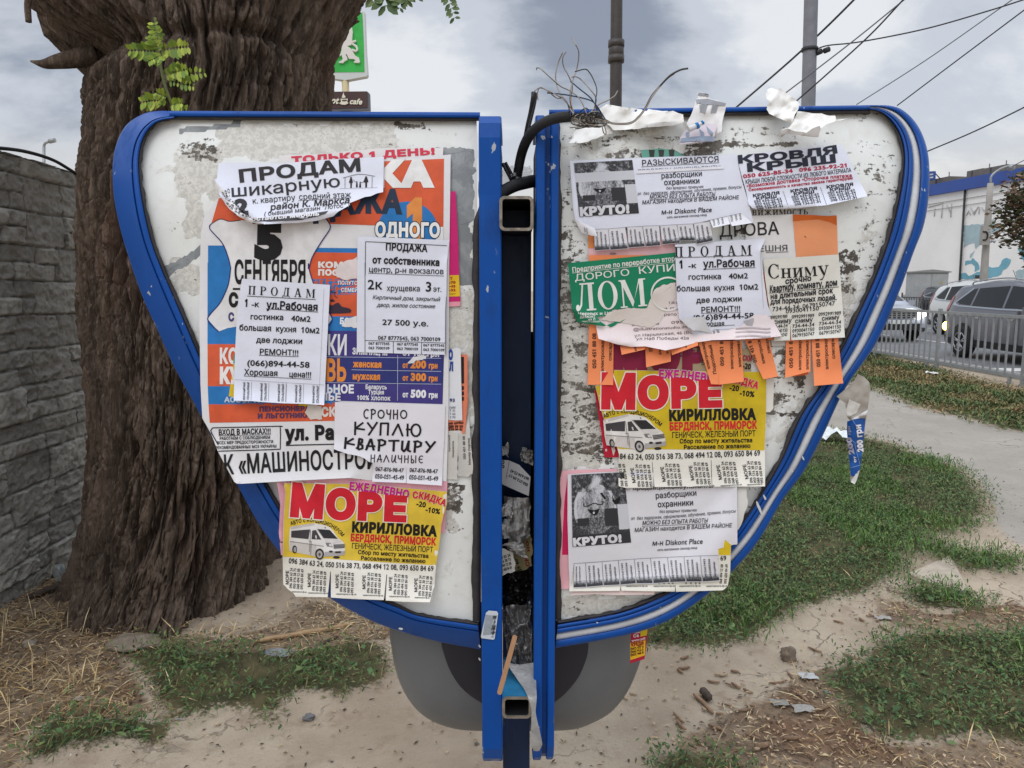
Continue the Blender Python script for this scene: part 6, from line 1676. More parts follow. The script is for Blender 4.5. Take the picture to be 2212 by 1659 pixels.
# the firewood notice with an orange picture
s = Sheet(1.0, 1.0, [lift(R1(1140,905), R1(1690,925), 22, .010)])
s.base([R1(*q) for q in ((560,935),(1140,912),(1400,918),(1540,932),(1683,924),(1690,1160),(1700,1410),(1712,1700),(560,1700))], (224, 222, 222))
s.fill([R1(*q) for q in ((1142,916),(1400,922),(1540,934),(1680,928),(1688,1160),(1696,1406),(1440,1424),(1185,1446),(1160,1180))], paper((236, 156, 110)), .0004, 8)
s.p(R1, ((1142,916),(1400,922),(1540,934),(1680,928),(1684,1050),(1600,1010),(1450,975),(1300,985),(1146,1000)), (214, 106, 44), .0006); s.p(R1, ((1282,1180),(1300,1185),(1308,1200),(1290,1192)), (60, 40, 30), .0008)  # darker orange top: shade of the paper's curl, painted in
s.t(R1, 'ДРОВА', (235,1192,978,1158), 158, (36, 34, 36), -.002); s.t(R1, 'ЧЕРЕШНЯ', (480,1378,1086,1360), 72, (60, 58, 60), -.004); s.line(R1, ((810,1384),(1088,1374)), 6, (60, 58, 60))
s.done('notice', 'white firewood notice ДРОВА with an orange picture at its right', 'notice', NG)
s = Sheet(.8, .6)
s.base([R0(480,1070), R0(1300,1060), R0(1600,1100), R0(1600,1300), R0(490,1400)], (236, 190, 196)); s.p(R0, ((480,1070),(560,1070),(560,1242),(484,1242)), (222, 140, 80))
s.disc(R0, 795, 1310, 42, 14, (150, 130, 140)); s.line(R0, ((700,1370),(950,1340)), 8, (200, 170, 178))
s.done('pink_notice', 'pink sheet showing between the wanted notice and the green leaflet', 'notice', NG)

# black and white photocopy picture of a shaggy creature with a curled moustache
def shaggy(s, F, q, glare=None):
    n, m_ = 70, 80
    a = np.linspace(0, 1, n); b = np.linspace(0, 1, m_)
    A, B = np.meshgrid(a, b, indexing='ij')
    c = [np.array(F(*p)) for p in q]
    U = ((1 - A) * (1 - B) * c[0][0] + A * (1 - B) * c[1][0] + A * B * c[2][0] + (1 - A) * B * c[3][0]); V = ((1 - A) * (1 - B) * c[0][1] + A * (1 - B) * c[1][1] + A * B * c[2][1] + (1 - A) * B * c[3][1])
    k = .30 + .35 * (fbm(A * 26, B * 26, 0, 92, 3) - .4) * (B < .6)
    d = np.hypot((A - .42) / .36, (B - .48) / .34); fur = fbm(A * 14 + 3, B * 5, 0, 91, 3)
    k = np.where(d < 1, .46 + .5 * (fur - .4), k)
    k = np.maximum(k, .8 * np.exp(-((A - .42 - .06 * np.sin(B * 20)) / .13) ** 2 - ((B - .12) / .14) ** 2)); k = np.maximum(k, .75 * np.exp(-((A - .18) / .1) ** 2 - ((B - .28) / .05) ** 2))
    ring_ = np.exp(-((d - 1) / .10) ** 2) * (B > .25); k = np.maximum(k, .85 * ring_ * (.5 + fur))
    k = np.where(B > .62, np.minimum(k, .30 + .25 * fur), k); k = np.where((A > .58) & (A < .82) & (B > .50) & (B < .74), .06, k); k = np.where((np.abs(A - .20) < .10) & (B > .62) & (B < .72), .10, k)
    k = np.where((A > .82) & (B > .45) & (B < .80), .78, k); k = np.where(B > .84, .22, k)
    if glare: k = np.where((B > glare[0]) & (B < glare[1]), .95, k)  # pale band across the picture is painted glare
    s.mb.grid(s.pos(U, V, .0004), toner_mat(), np.stack([k] * 3, -1))
    def G(x, y):
        y2, x2 = y, x
        p = (1 - x2) * (1 - y2) * c[0] + x2 * (1 - y2) * c[1] + x2 * y2 * c[2] + (1 - x2) * y2 * c[3]
        return tuple(p)
    G.s = np.linalg.norm(c[1] - c[0])
    if not glare:
        s.line(G, ((.22,.40),(.21,.44),(.27,.45),(.40,.41),(.50,.44),(.58,.42),(.57,.385),(.54,.39)), .016, (30, 30, 34), .0008)
        s.p(G, ((.52,.28),(.56,.27),(.63,.36),(.60,.37)), (26, 26, 30), .0007)
        s.fill([G(*p) for p in ((.74,.40),(.74,.30),(.77,.38),(.80,.38),(.84,.36),(.90,.33),(.86,.43),(.78,.45))], ink((26, 26, 30)), .0008, 5)
    s.fill([G(*p) for p in ((.28,.49),(.40,.51),(.50,.49),(.46,.56),(.40,.585),(.33,.55))], ink((24, 24, 28)), .0008, 5); s.disc(G, .39, .545, .018, .016, (210, 210, 214), .001)
    s.t(G, 'КРУТО!', (.01,.985,.86,.975), .135, (214, 214, 220), .07, ex=.0009, outline=((24, 24, 28), .03))
WT = (('РАЗЫСКИВАЮТСЯ', (1158,200,2140,148), 72, 0, 0, 1), ('разборщики', (1405,360,1928,328), 70, .005, 0, 0), ('охранники', (1442,444,1896,420), 70, .012, 0, 0), ('без вредных привычек', (1468,500,1942,478), 38, -.004, .2, 0),
      ('зп  без задержек, оформление, обучение, премии, бонусы', ((1102,572),(1700,540),(2420,482)), 40, -.004, .2, 0), ('МОЖНО БЕЗ ОПЫТА РАБОТЫ', (1256,618,2088,580), 50, .006, .2, 1), ('МАГАЗИН находится В ВАШЕМ РАЙОНЕ', ((1162,688),(1800,652),(2388,622)), 50, .006, .15, 0),
      ('м-н Diskont Place', (1405,815,2045,782), 64, .006, .15, 0), ('сеть магазинов секонд-хенд', (1475,866,1980,832), 30, .002, .2, 0))
def wanted(s, A, skip=()):
    for i, (tx, pth, h, bo, shr, und) in enumerate(WT):
        if i in skip: continue
        s.t(A, tx, pth, h, (40, 40, 46), bo, shr)
        if und:
            p = pth; s.line(A, ((p[0], p[1] + 12),(p[2], p[3] + 12)), 5, (50, 50, 56))
def phone_tab(lay, F, q, parent, lines=('0975417493', '0935003366', 'продавцы'), curl=.004, seed=0):
    t = Sheet(lay, .4, [lift(F(*q[2]), F(*q[3]), 14, curl)])
    t.base([F(*p) for p in q], (222, 221, 228))
    c = [np.array(p, float) for p in q]
    def at2(a, b): return tuple((1 - a) * (1 - b) * c[0] + a * (1 - b) * c[1] + a * b * c[2] + (1 - a) * b * c[3])
    n1, n2 = 14, 8
    a = np.linspace(.02, .98, n1); b = np.linspace(.70, .98, n2)
    A, B = np.meshgrid(a, b, indexing='ij')
    U = np.array([[F(*at2(x, y)) for y in b] for x in a])
    t.mb.grid(t.pos(U[..., 0], U[..., 1], .0002), toner_mat(), np.repeat((.72 - .5 * np.clip((B - .70) / .22, 0, 1))[..., None], 3, -1))
    w = np.linalg.norm(c[1] - c[0])
    for k, tx in enumerate(lines):
        x = .22 + .27 * k
        p0, p1 = at2(x + .06, .84), at2(x + .04, .12 if k < 2 else .24)
        t.t(F, tx, (p0[0], p0[1], p1[0], p1[1]), w * .12, (46, 46, 52), .006)
    t.line(F, (q[0], q[1]), 3, (70, 70, 76)); t.line(F, (q[0], q[3]), 2.5, (80, 80, 86)); 
    return t.done('tear_off_tab', parent=parent)
s = Sheet(3.0, .9, [lift(R0(250,135), R0(400,1045), 16, .006), lift(R1(440,170), R1(655,1020), 16, .006)])
s.base([R0(*q) for q in ((250,136),(800,112),(1400,88),(2212,60))] + [R1(*q) for q in ((300,176),(440,170),(520,520),(600,780),(655,1000),(648,1022))] + [R1(340,935), R1(120,985)] + [R0(*q) for q in ((1812,936),(1390,958),(975,975),(735,996),(565,1000),(480,960),(400,1045),(352,960),(318,880),(290,700),(268,400))], WHITE_P)
shaggy(s, R0, ((300,164),(1040,126),(1126,800),(372,842)), (.20, .36))
wanted(s, R0)
s.t(R0, 'продавцы-консультанты', (1110,282,2160,228), 50, (110, 110, 118), -.012); s.p(R0, ((1090,262),(2200,206),(2200,236),(1090,300)), (230, 229, 236), .0008)
sheet_a = s.done('wanted_notice', 'white job notice РАЗЫСКИВАЮТСЯ with a shaggy creature photocopy, top left of the right panel', 'notice', NG)
for i, q in enumerate((((552,1002),(736,996),(756,1262),(566,1274)), ((738,996),(950,978),(990,1248),(762,1266)), ((976,974),(1166,964),(1204,1222),(994,1238)), ((1170,962),(1380,954),(1396,1208),(1216,1222)), ((1392,956),(1600,942),(1648,1176),(1420,1196)), ((1606,942),(1806,932),(1838,1146),(1640,1150)), ((1816,928),(2020,900),(2064,1148),(1852,1192)))):
    phone_tab(3.3 + .05 * i, R0, q, sheet_a, seed=i)
for q in (((122,985),(338,938),(374,1034),(160,1078)), ((340,935),(510,900),(645,1020),(392,1058))):
    t = Sheet(4.0, .4, [lift(R1(*q[2]), R1(*q[3]), 16, .014)])
    t.base([R1(*p) for p in q], (226, 226, 232)); t.line(R1, (q[0], q[1]), 3, (70, 70, 76))
    for k in range(3): t.t(R1, ('09754', '0935', 'прод')[k], (q[0][0] + 30 + k * 55, q[0][1] - 6 - k * 12, q[0][0] + 45 + k * 55, q[0][1] + 70 - k * 12), 26, (90, 92, 100), 0)
    t.done('tear_off_tab', parent=sheet_a)
t = Sheet(4.2, .3, [lift(R0(300,860), R0(600,1092), 30, .014)])
t.base([R0(*q) for q in ((318,880),(400,910),(500,960),(562,985),(600,1090),(520,1082),(402,1045),(352,960))], (228, 227, 234)); t.t(R0, 'продавцы', (450,1040,440,975), 16, (80, 84, 96), .01); t.t(R0, '0935003', (480,1060,470,985), 16, (80, 84, 96), .01)
t.done('tear_off_tab', parent=sheet_a)
# roofing notice
s = Sheet(3.6, .8, [lift(R1(620,820), R1(1560,800), 22, .012), lift(R1(1560,800), R1(2060,690), 24, .014)])
s.base([R1(*q) for q in ((452,198),(1000,122),(1400,90),(1742,54),(1830,220),(1920,430),(2060,688),(1900,725),(1560,800),(1200,838),(830,850),(700,852),(640,835),(600,790),(560,600),(500,400))], WHITE_P)
NV = (40, 42, 56); CR = (176, 40, 66)
s.t(R1, 'КРОВЛЯ', ((462,285),(1000,240),(1400,200),(1715,152)), 92, NV, .045); s.t(R1, 'КРЫШ', ((572,388),(1000,352),(1400,305),(1700,268)), 96, NV, .045)
s.t(R1, '050 625-85-34', (532,468,1145,398), 46, CR, .03); s.t(R1, '096 235-92-21', (1222,390,1824,328), 46, CR, .03); s.t(R1, 'КРЫШИ ЛЮБОЙ СЛОЖНОСТИ ИЗ ЛЮБОГО МАТЕРИАЛА', ((560,540),(1200,470),(1862,392)), 52, NV, .005)
s.t(R1, '•Возможна доставка •Отсрочка платежа', ((575,586),(1200,512),(1872,452)), 42, CR, .02); s.t(R1, 'Своевременность и качество заказа гарантируем', ((598,628),(1250,558),(1882,480)), 32, CR, .03)
for (x, y) in ((650,702),(1112,646),(1556,596)):
    s.t(R1, 'КРОВЛЯ', (x, y, x + 335, y - 38), 36, NV, .035); s.t(R1, 'КРЫШ', (x + 40, y + 32, x + 300, y + 4), 32, NV, .035)
    for k, q in enumerate(('050 634-23-62', '050 625-85-34', '096 235-92-21', '098 134-01-91')): s.t(R1, q, (x + 14 + k * 13, y + 68 + k * 31, x + 352 + k * 10, y + 30 + k * 31), 28, (52, 52, 62), .012)
for a, b in (((1020,625),(1092,835)), ((1480,578),(1556,795))): s.line(R1, (a, b), 4, (70, 70, 80))
s.done('notice', 'white roofing notice КРОВЛЯ КРЫШ with bold navy and red print, top right of the right panel', 'notice', NG)
# dark folded older flyer behind, then orange tear-off notice
s = Sheet(.7, .5)
s.base([R4(*q) for q in ((495,20),(1850,40),(1855,262),(495,258))], (168, 150, 120)); s.t(R4, 'МОРЕ', ((500,250),(1100,250),(1700,262)), 300, (130, 26, 60), .085)
s.t(R4, 'ЕЖЕДНЕВНО', (1130,110,1660,120), 60, (140, 40, 90), .05); s.t(R4, 'СКИ', (1770,150,1860,160), 50, (150, 40, 60), .05); s.t(R4, '-20', (1770,228,1850,240), 54, BLACK, .03)
s.done('flyer', 'older dulled МОРЕ flyer whose top shows behind the orange tabs', 'flyer', NG)
s = Sheet(1.5, .8, [lift(R4(320,400), R4(560,1080), 34, .009), lift(R4(550,1400), R4(1990,1390), 20, .006)])
RF = homography(((300,410), (1505,470), (1780,1000), (385,915)), ((395,605), (1580,590), (1945,1085), (560,1105)))
def RFF(x, y):
    a = RF(x, y); return R4(*a)
RFF.s = R4.s
s.base([R4(*q) for q in ((505,246),(1200,256),(2006,264),(2002,700),(1990,1030),(1992,1390),(1474,1392),(1464,1132),(1458,1132),(1466,1392),(906,1396),(884,1145),(880,1145),(890,1406),(620,1404),(552,1388),(548,1230),(556,1080),(536,1000),(500,930),(430,800),(372,600),(320,400),(500,380))], (234, 231, 222))
seaside(s, RFF, [R4(*q) for q in ((505,248),(1200,258),(2004,266),(2000,700),(1986,1036),(1300,1028),(556,1022),(536,1000),(500,930),(432,800),(374,600),(322,402),(500,382))], False, (206, 178, 34))
s.done('holiday_flyer', 'yellow МОРЕ seaside trip flyer under the orange tabs in the middle of the right panel', 'flyer', NG)
s = Sheet(1.0, .8, [lift(R4(310,440), R4(410,1100), 16, .008)])
s.base([R4(*q) for q in ((312,440),(420,470),(600,800),(600,1100),(490,1106),(412,1102),(380,850),(345,640))], (190, 32, 56)); s.t(R4, 'е', (420,1045,440,1045), 30, (230, 220, 220), .02)
s.p(R4, ((350,520),(400,640),(440,850),(500,1090),(520,1040),(480,900),(420,780),(365,600)), (226, 216, 208), .0006)
s.done('flyer', 'red flyer edge curling out left of the right yellow holiday flyer', 'flyer', NG)
s = Sheet(.9, .5); s.base([R4(*q) for q in ((1900,330),(2082,330),(2070,630),(2040,660),(1900,660))], (222, 218, 210)); s.done('paper_slip', 'blank off white slip peeping out right of the right yellow flyer', 'paper slip', NG)
ORN = (240, 142, 92)
s = Sheet(1.9, .5)
s.base([R2(460,60), R2(1500,60), R3(1788,440), R3(1790,1060), R3(130,1070), R2(1130,1120), R2(470,905)], ORN)
orange = s.done('orange_notice', 'orange welding work notice with hanging phone tabs, half buried on the right panel', 'notice', NG)
def otab(lay, F, q, texts, curl=.006, rgb=ORN):
    t = Sheet(lay, .7, [lift(F(*q[2]), F(*q[3]), 26, curl)])
    t.base([F(*p) for p in q], rgb)
    for tx, p, h in texts: t.t(F, tx, p, h, (70, 44, 34), .012)
    t.done('tear_off_tab', parent=orange)
otab(2.2, R2, ((462,880),(756,880),(748,1600),(446,1596)), (('050 451 88 08', (548,1402,545,985), 46), ('электросвар', (636,1444,640,1050), 36), ('слесарь', (728,1312,732,1080), 36)))
otab(2.45, R2, ((830,1140),(1150,1120),(1120,1180),(850,1242)), (('эле', (1030,1195,1020,1140), 30),), .012)
otab(2.55, R2, ((1128,1150),(1430,1140),(1432,1322),(1140,1390)), (('050', (1215,1205,1210,1130), 44), ('эле', (1320,1242,1316,1170), 34), ('эле', (1406,1230,1402,1160), 34)), .012)
otab(2.5, R2, ((1428,1165),(1752,1085),(1756,1132),(1446,1246)), (('эле', (1625,1155,1610,1100), 30),), .012)
otab(2.6, R3, ((120,1080),(350,1080),(385,1594),(280,1590)), (('050 451', (205,1360,130,1090), 36), ('электросвар', (270,1410,195,1085), 34), ('Подсобный', (345,1468,285,1120), 38)), .010)
otab(2.7, R3, ((345,1080),(640,1078),(668,1560),(378,1596)), (('050 451 8', (432,1372,424,1080), 44), ('электросвар', (545,1412,535,1080), 36), ('электромех', (640,1388,618,1075), 36)), .012)
otab(2.8, R3, ((680,1070),(965,1060),(1072,1500),(900,1532)), (('050 451 8', (825,1330,755,1070), 44), ('электросв', (922,1346,860,1060), 36), ('слесар', (985,1222,955,1050), 36)), .012)
otab(2.65, R3, ((1168,1060),(1460,1060),(1456,1440),(1156,1516)), (('050 451 8', (1250,1396,1248,1080), 44), ('электросвар', (1348,1425,1350,1070), 36), ('электромех', (1436,1420,1436,1070), 36)), .010)
otab(2.75, R3, ((1470,1045),(1785,1040),(1846,1580),(1502,1610)), (('050 451 88 0', (1576,1382,1560,1050), 46), ('электросвар', (1672,1415,1655,1050), 38), ('слесарь', (1750,1288,1735,1045), 38)), .014)
t = Sheet(3.3, .3, [lift(R3(1240,1500), R3(1450,1440), 12, .008)]); t.base([R3(*q) for q in ((1230,1500),(1425,1438),(1440,1476),(1300,1492))], (206, 92, 52)); t.done('folded_corner', parent=orange)
# illustration studio sheet, green scrap metal leaflet
s = Sheet(2.6, 1.0, [lift(R2(570,1055), R2(1370,1190), 26, .014), lift(R2(1370,1190), R3(620,1060), 24, .012), lift(R3(620,1060), R3(1118,1026), 22, .012)])
s.base([R2(*q) for q in ((530,500),(1600,420),(1800,700))] + [R3(*q) for q in ((800,760),(1002,778),(1040,880),(1118,1026),(900,1046),(600,1060),(300,1068))] + [R2(*q) for q in ((1750,1092),(1560,1150),(1370,1190),(1130,1142),(960,1148),(800,1120),(575,1052),(545,905))], (240, 226, 228))
for tx, p in (('фантазия', (1240,640,1620,636)), ('и по', (1340,706,1530,704)), ('препо', (1312,780,1505,776)), ('067   46     095', (965,900,1585,868)), ('@illustrationstudio.dn', (985,958,1630,925)), ('ул Нарымская, 46 (Во', (1000,1030,1690,990)), ('ул Наб Победы 42а', (1020,1068,1650,1058))): s.t(R2, tx, p, 34, (110, 92, 98), -.006)
for y in (925, 968, 1020): s.line(R3, ((570,y + 5),(760,y - 4),(940,y + 8),(1000,y + 4)), 16, (196, 184, 186), .0006)
s.done('notice', 'pinkish white drawing studio sheet curling out below the green leaflet', 'notice', NG)
s = Sheet(3.1, .9, [lift(R2(215,155), R2(260,700), 16, .006), lift(R2(260,700), R2(600,890), 22, .010)])
GRN = (22, 128, 92)
s.base([R2(*q) for q in ((215,156),(800,98),(1486,30),(1560,200),(1490,384))] + [R2(*q) for q in torn([(1490,384),(1310,420),(1245,500),(1205,620),(1160,690)], 8, 30, 2)[1:]] + [R2(*q) for q in torn([(1160,690),(900,694),(740,712),(690,780),(545,795),(600,850),(720,915)], 8, 30, 3)[1:]] + [R2(*q) for q in ((640,905),(540,888),(420,872),(350,858),(322,846),(262,700),(240,450))], GRN)
GW = (226, 226, 222)
s.t(R2, 'Предприятие по переработке вторсырья', ((265,265),(900,190),(1700,105)), 58, GW, .015); s.line(R2, ((262,274),(1486,142)), 5, GW); s.t(R2, 'ДОРОГО', (292,368,950,300), 80, GW, -.002); s.t(R2, 'КУПИМ', (1045,285,1640,232), 84, GW, -.002)
s.t(R2, 'ЛОМ', ((305,730),(700,700),(1175,660)), 330, GW, style='serif'); s.disc(R2, 1400, 520, 208, 205, GW, .0004, .90); s.t(R2, 'Черных и Ц', (332,772,690,766), 34, GW, .025); s.t(R2, 'ДЕМОНТ', (355,808,540,802), 26, GW, .02); s.t(R2, 'из Л', (452,836,540,830), 26, GW, .02); s.t(R2, 'ЧИСТОВОЙ', (378,856,590,858), 18, GW, .015)
s.done('green_leaflet', 'torn green scrap metal leaflet ЛОМ on the right panel', 'leaflet', NG)
s = Sheet(2.95, 1.2, [lift(R2(1240,500), R2(700,760), 20, .004)])
s.base([R2(*q) for q in torn([(1240,470),(1330,415),(1490,385),(1500,560),(1380,700),(1300,860),(1180,920),(800,850),(600,830),(700,735),(900,690),(1150,690)], 6, 30, 8)], (222, 212, 206))
s.done('paper_scrap', 'bare torn paper backing beside the green leaflet tear', 'paper scrap', NG)
# ПРОДАМ 1-к, right
# own layout: the sheet is hung the other way round
s = Sheet(3.7, .9, [lift(R2(1480,-50), R2(1530,812), 14, .006), lift(R3(1002,778), R3(870,0), 14, .006)])
s.base([R2(1484,-64), R1(400,1235), R1(805,1210), R3(865,0), R3(905,340), R3(950,650), R3(1003,776), R3(880,800), R3(780,850), R3(560,940), R3(612,1052), R3(400,1056), R3(230,1058), R2(1700,1000), R2(1600,880), R2(1532,812), R2(1505,600), R2(1490,200)], WHITE_P)
s.t(R3, 'П Р О Д А М', (-152,82,768,60), 118, BLACK, style='serif'); s.line(R3, ((-160,92),(770,66)), 6, BLACK)
s.t(R3, '1', (-95,216,-40,214), 96, BLACK, .03); s.t(R3, '-к', (8,214,105,212), 60, BLACK, .01); s.t(R3, 'ул.Рабочая', (188,208,804,192), 90, BLACK, .02); s.line(R3, ((186,230),(806,208)), 6, BLACK)
s.t(R3, 'гостинка', (8,352,404,344), 66, BLACK, .01); s.t(R3, '40м2', (490,342,720,336), 66, BLACK, .01); s.t(R3, 'большая', (-130,490,270,486), 70, BLACK, .01); s.t(R3, 'кухня', (316,482,560,476), 68, BLACK, .01); s.t(R3, '10м2', (615,474,842,468), 68, BLACK, .01)
s.t(R3, 'две лоджии', (105,628,650,606), 64, BLACK, .01); s.t(R3, 'РЕМОНТ!!!', (160,742,632,724), 66, BLACK, .01); s.line(R3, ((162,752),(634,738)), 5, BLACK)
s.t(R3, '(066)894-44-58', (60,836,790,806), 66, BLACK, .01); s.t(R3, 'Хорошая', (140,906,440,896), 56, BLACK, .01); s.line(R3, ((270,908),(560,888)), 5, BLACK)
s.line(R3, ((862,20),(900,690)), 2.5, (130, 130, 136)); s.line(R3, ((300,945),(610,930)), 3, (100, 100, 106)); s.line(R3, ((370,945),(405,1056)), 3, (100, 100, 106))
for x in (330, 545): s.t(R3, '(098)07', (x + 12,945,x + 36,1048), 24, (90, 90, 96), .005); s.t(R3, '(066)89', (x - 30,955,x - 8,1052), 24, (90, 90, 96), .005)
s.done('tear_off_notice', 'white ПРОДАМ 1-к notice overlapping the green leaflet on the right panel', 'notice', NG)
s = Sheet(4.4, 1.2, [lift(R2(1540,820), R2(1700,955), 24, .010)])
s.base([R2(*q) for q in torn([(1538,820),(1680,800),(1830,788),(1850,870),(1925,985),(1800,960),(1700,955),(1600,880)], 5, 25, 9)], (206, 204, 206))
s.done('torn_overlay', 'torn grey paper scrap stuck over the lower left corner of the right flat notice', 'paper scrap', NG)
s = Sheet(4.4, 1.2, [lift(R3(1116,1024), R3(620,1058), 20, .010)])
s.base([R3(*q) for q in torn([(790,765),(1000,772),(1040,880),(1116,1024),(900,1046),(620,1058),(575,940),(640,900),(700,830)], 5, 30, 10)], (240, 228, 232))
for y in (930, 972, 1022): s.line(R3, ((580,y),(760,y - 8),(940,y + 4),(985,y)), 18, (188, 178, 182), .0006)
s.fill([R3(*q) for q in torn([(660,840),(790,810),(770,900),(700,890)], 6, 20, 12)], ink((176, 174, 180)), .0005, 6)
s.done('torn_overlay', 'torn pink paper with pencil drawings stuck over the foot of the right flat notice', 'paper scrap', NG)
# СНИМУ
s = Sheet(1.7, .4); s.base([R3(*q) for q in ((985,1000),(1326,1000),(1322,1130),(1000,1136))], (200, 198, 194)); s.done('paper_slip', 'grey paper slip showing under the handwritten room wanted notice', 'paper slip', NG)
s = Sheet(3.3, .8, [lift(R3(1025,1075), R3(1865,1035), 18, .006), lift(R3(905,110), R3(1000,780), 12, .006)])
s.base([R3(*q) for q in ((905,112),(1300,84),(1792,52),(1830,560),(1866,1036),(1540,1052),(1232,1070),(1222,900),(1219,900),(1216,1070),(1026,1078),(1012,860),(985,760),(950,560),(915,300))], (222, 220, 212))
s.t(R3, 'Сниму', ((955,338),(1300,325),(1690,290)), 168, BLACK, style='serif')
HB = (36, 36, 40)
s.t(R3, 'срочно', (1160,402,1472,362), 64, HB, .03, .1, jit=.05); s.t(R3, 'Квартиру,', (975,502,1280,468), 78, HB, .035, .1, jit=.04); s.t(R3, 'комнату, дом', (1298,466,1780,418), 74, HB, .03, .1, jit=.04); s.line(R3, ((970,512),(1230,492)), 6, HB); s.line(R3, ((1285,484),(1795,436)), 6, HB)
s.t(R3, 'на длительный срок', (985,582,1725,508), 64, HB, .03, .08, jit=.04); s.t(R3, 'для порядочных людей.', (985,645,1770,590), 62, HB, .03, .08, jit=.04)
s.t(R3, '734-44-34; 0679150747', (1003,728,1748,655), 54, HB, 0, .1, jit=.04); s.t(R3, '0930041150', (1165,752,1560,712), 50, HB, 0, .1, jit=.04)
for x, y in ((985,822),(1236,812),(1552,782)):
    for k, q in enumerate(('0992991989', 'сниму', '734-44-34', '0930041150', '0679150747')): s.t(R3, q, (x + (40 if k == 1 else 2 * k), y + k * 56, x + (250 if k == 1 else 268 - (x < 1000) * 66), y - 18 + k * 54), 42 if k != 1 else 54, HB, .004 + .012 * (k == 1), .12, jit=.05)
s.done('handwritten_notice', 'cream notice headed СНИМУ with handwritten lines, right side of the right panel', 'notice', NG)
# lower wanted notice, with pink and yellow sheets behind it
s = Sheet(.6, .7); s.base([R5(*q) for q in ((90,88),(300,76),(700,66),(700,1000),(190,1316),(106,1318),(95,700))], (240, 182, 192)); s.done('pink_notice', 'pink sheet showing left of the lower wanted notice', 'notice', NG)
s = Sheet(.8, .5); s.base([R5(*q) for q in ((180,165),(400,165),(400,960),(126,962),(134,700),(150,400))], (214, 30, 92)); s.done('flyer', 'narrow magenta sheet edge at the left of the lower wanted notice', 'flyer', NG)
s = Sheet(.9, .7, [lift(R5(1885,855), R5(1875,1150), 14, .006), lift(R5(200,1340), R5(1830,1330), 14, .006)])
s.base([R5(*q) for q in ((190,700),(1700,700),(1886,852),(1880,1000),(1876,1150),(1850,1290),(1800,1330),(1310,1346),(1306,1250),(1300,1345),(745,1334),(735,1280),(726,1336),(202,1342))], (230, 227, 216))
s.p(R5, ((1500,700),(1700,700),(1884,854),(1878,964),(1500,964)), (216, 186, 36)); s.t(R5, '84 69', (1690,1025,1838,1018), 50, (44, 42, 46), .012)
for x in (1790, 1838): s.t(R5, '068 494 12 08' if x < 1800 else '093 650 84 69', (x,1262,x + 14,1060), 28, (50, 48, 50), .008)
for x in (792, 1078, 1345, 1625): s.t(R5, 'vezemnamore.dp.ua', (x,1296,x + 224,1292), 22, (80, 78, 78), .004)
for x in (1130, 1180, 1230, 1270, 1410, 1460, 1510, 1550): s.t(R5, '0', (x,1268,x + 18,1266), 22, (60, 58, 60), .01)
s.done('holiday_flyer', 'yellow and white holiday flyer mostly hidden behind the lower wanted notice', 'flyer', NG)
s = Sheet(.2, .4); s.base([R5(*q) for q in ((215,1335),(1090,1330),(1086,1376),(690,1378),(462,1370),(220,1384))], (232, 210, 208)); s.done('paper_slip', 'pale pink strip hanging below the lower wanted notice', 'paper slip', NG)
s = Sheet(.4, .6); s.base(torn([R5(*q) for q in ((1900,250),(2045,262),(2062,400),(2010,600),(1960,700),(1900,720))], 2, 8, 14), (214, 212, 208)); s.done('paper_scrap', 'torn pale paper at the right rim beside the lower wanted notice', 'paper scrap', NG)
RT = homography(((1405,360), (1896,420), (2045,782), (1256,618)), ((1098,375), (1496,445), (1590,845), (958,652)))
def RTF(x, y): return R5(*RT(x, y))
RTF.s = R5.s * .86
s = Sheet(1.3, .8, [lift(R5(1945,250), R5(1950,850), 14, .006), lift(R5(185,120), R5(200,1300), 12, .004)])
s.base([R5(*q) for q in ((184,122),(500,100),(900,90),(1946,180),(1948,500),(1951,852))] + [R5(*q) for q in torn([(1951,852),(1850,850),(1762,862)], 5, 20, 4)[1:]] + [R5(*q) for q in ((1752,900),(1756,968),(1400,980),(1045,996),(712,1018),(372,1042),(250,1052),(212,1306),(196,1100),(182,600))], (224, 223, 230))
shaggy(s, R5, ((222,130),(770,100),(845,834),(236,880)))
wanted(s, RTF, (0,))
s.t(R5, 'продавцы-консультанты', (860,290,1700,262), 44, (70, 70, 76), 0)
sheet_b = s.done('wanted_notice', 'white job notice КРУТО with a shaggy creature photocopy, at the bottom of the right panel', 'notice', NG)
tops = [(250,1052),(372,1046),(542,1034),(712,1018),(880,1006),(1047,996),(1224,986),(1395,980),(1566,972),(1750,968)]
bots = [(246,1306),(384,1300),(560,1284),(735,1276),(902,1262),(1078,1262),(1252,1250),(1420,1244),(1590,1244),(1772,1232)]
for i in range(9):
    phone_tab(1.55 + .04 * i, R5, (tops[i], (tops[i + 1][0] - 4, tops[i + 1][1]), (bots[i + 1][0] - 6, bots[i + 1][1]), bots[i]), sheet_b, seed=20 + i, lines=('0975417493', '0935003366', 'продавцы') if i else ('0935003366', 'продавцы'))

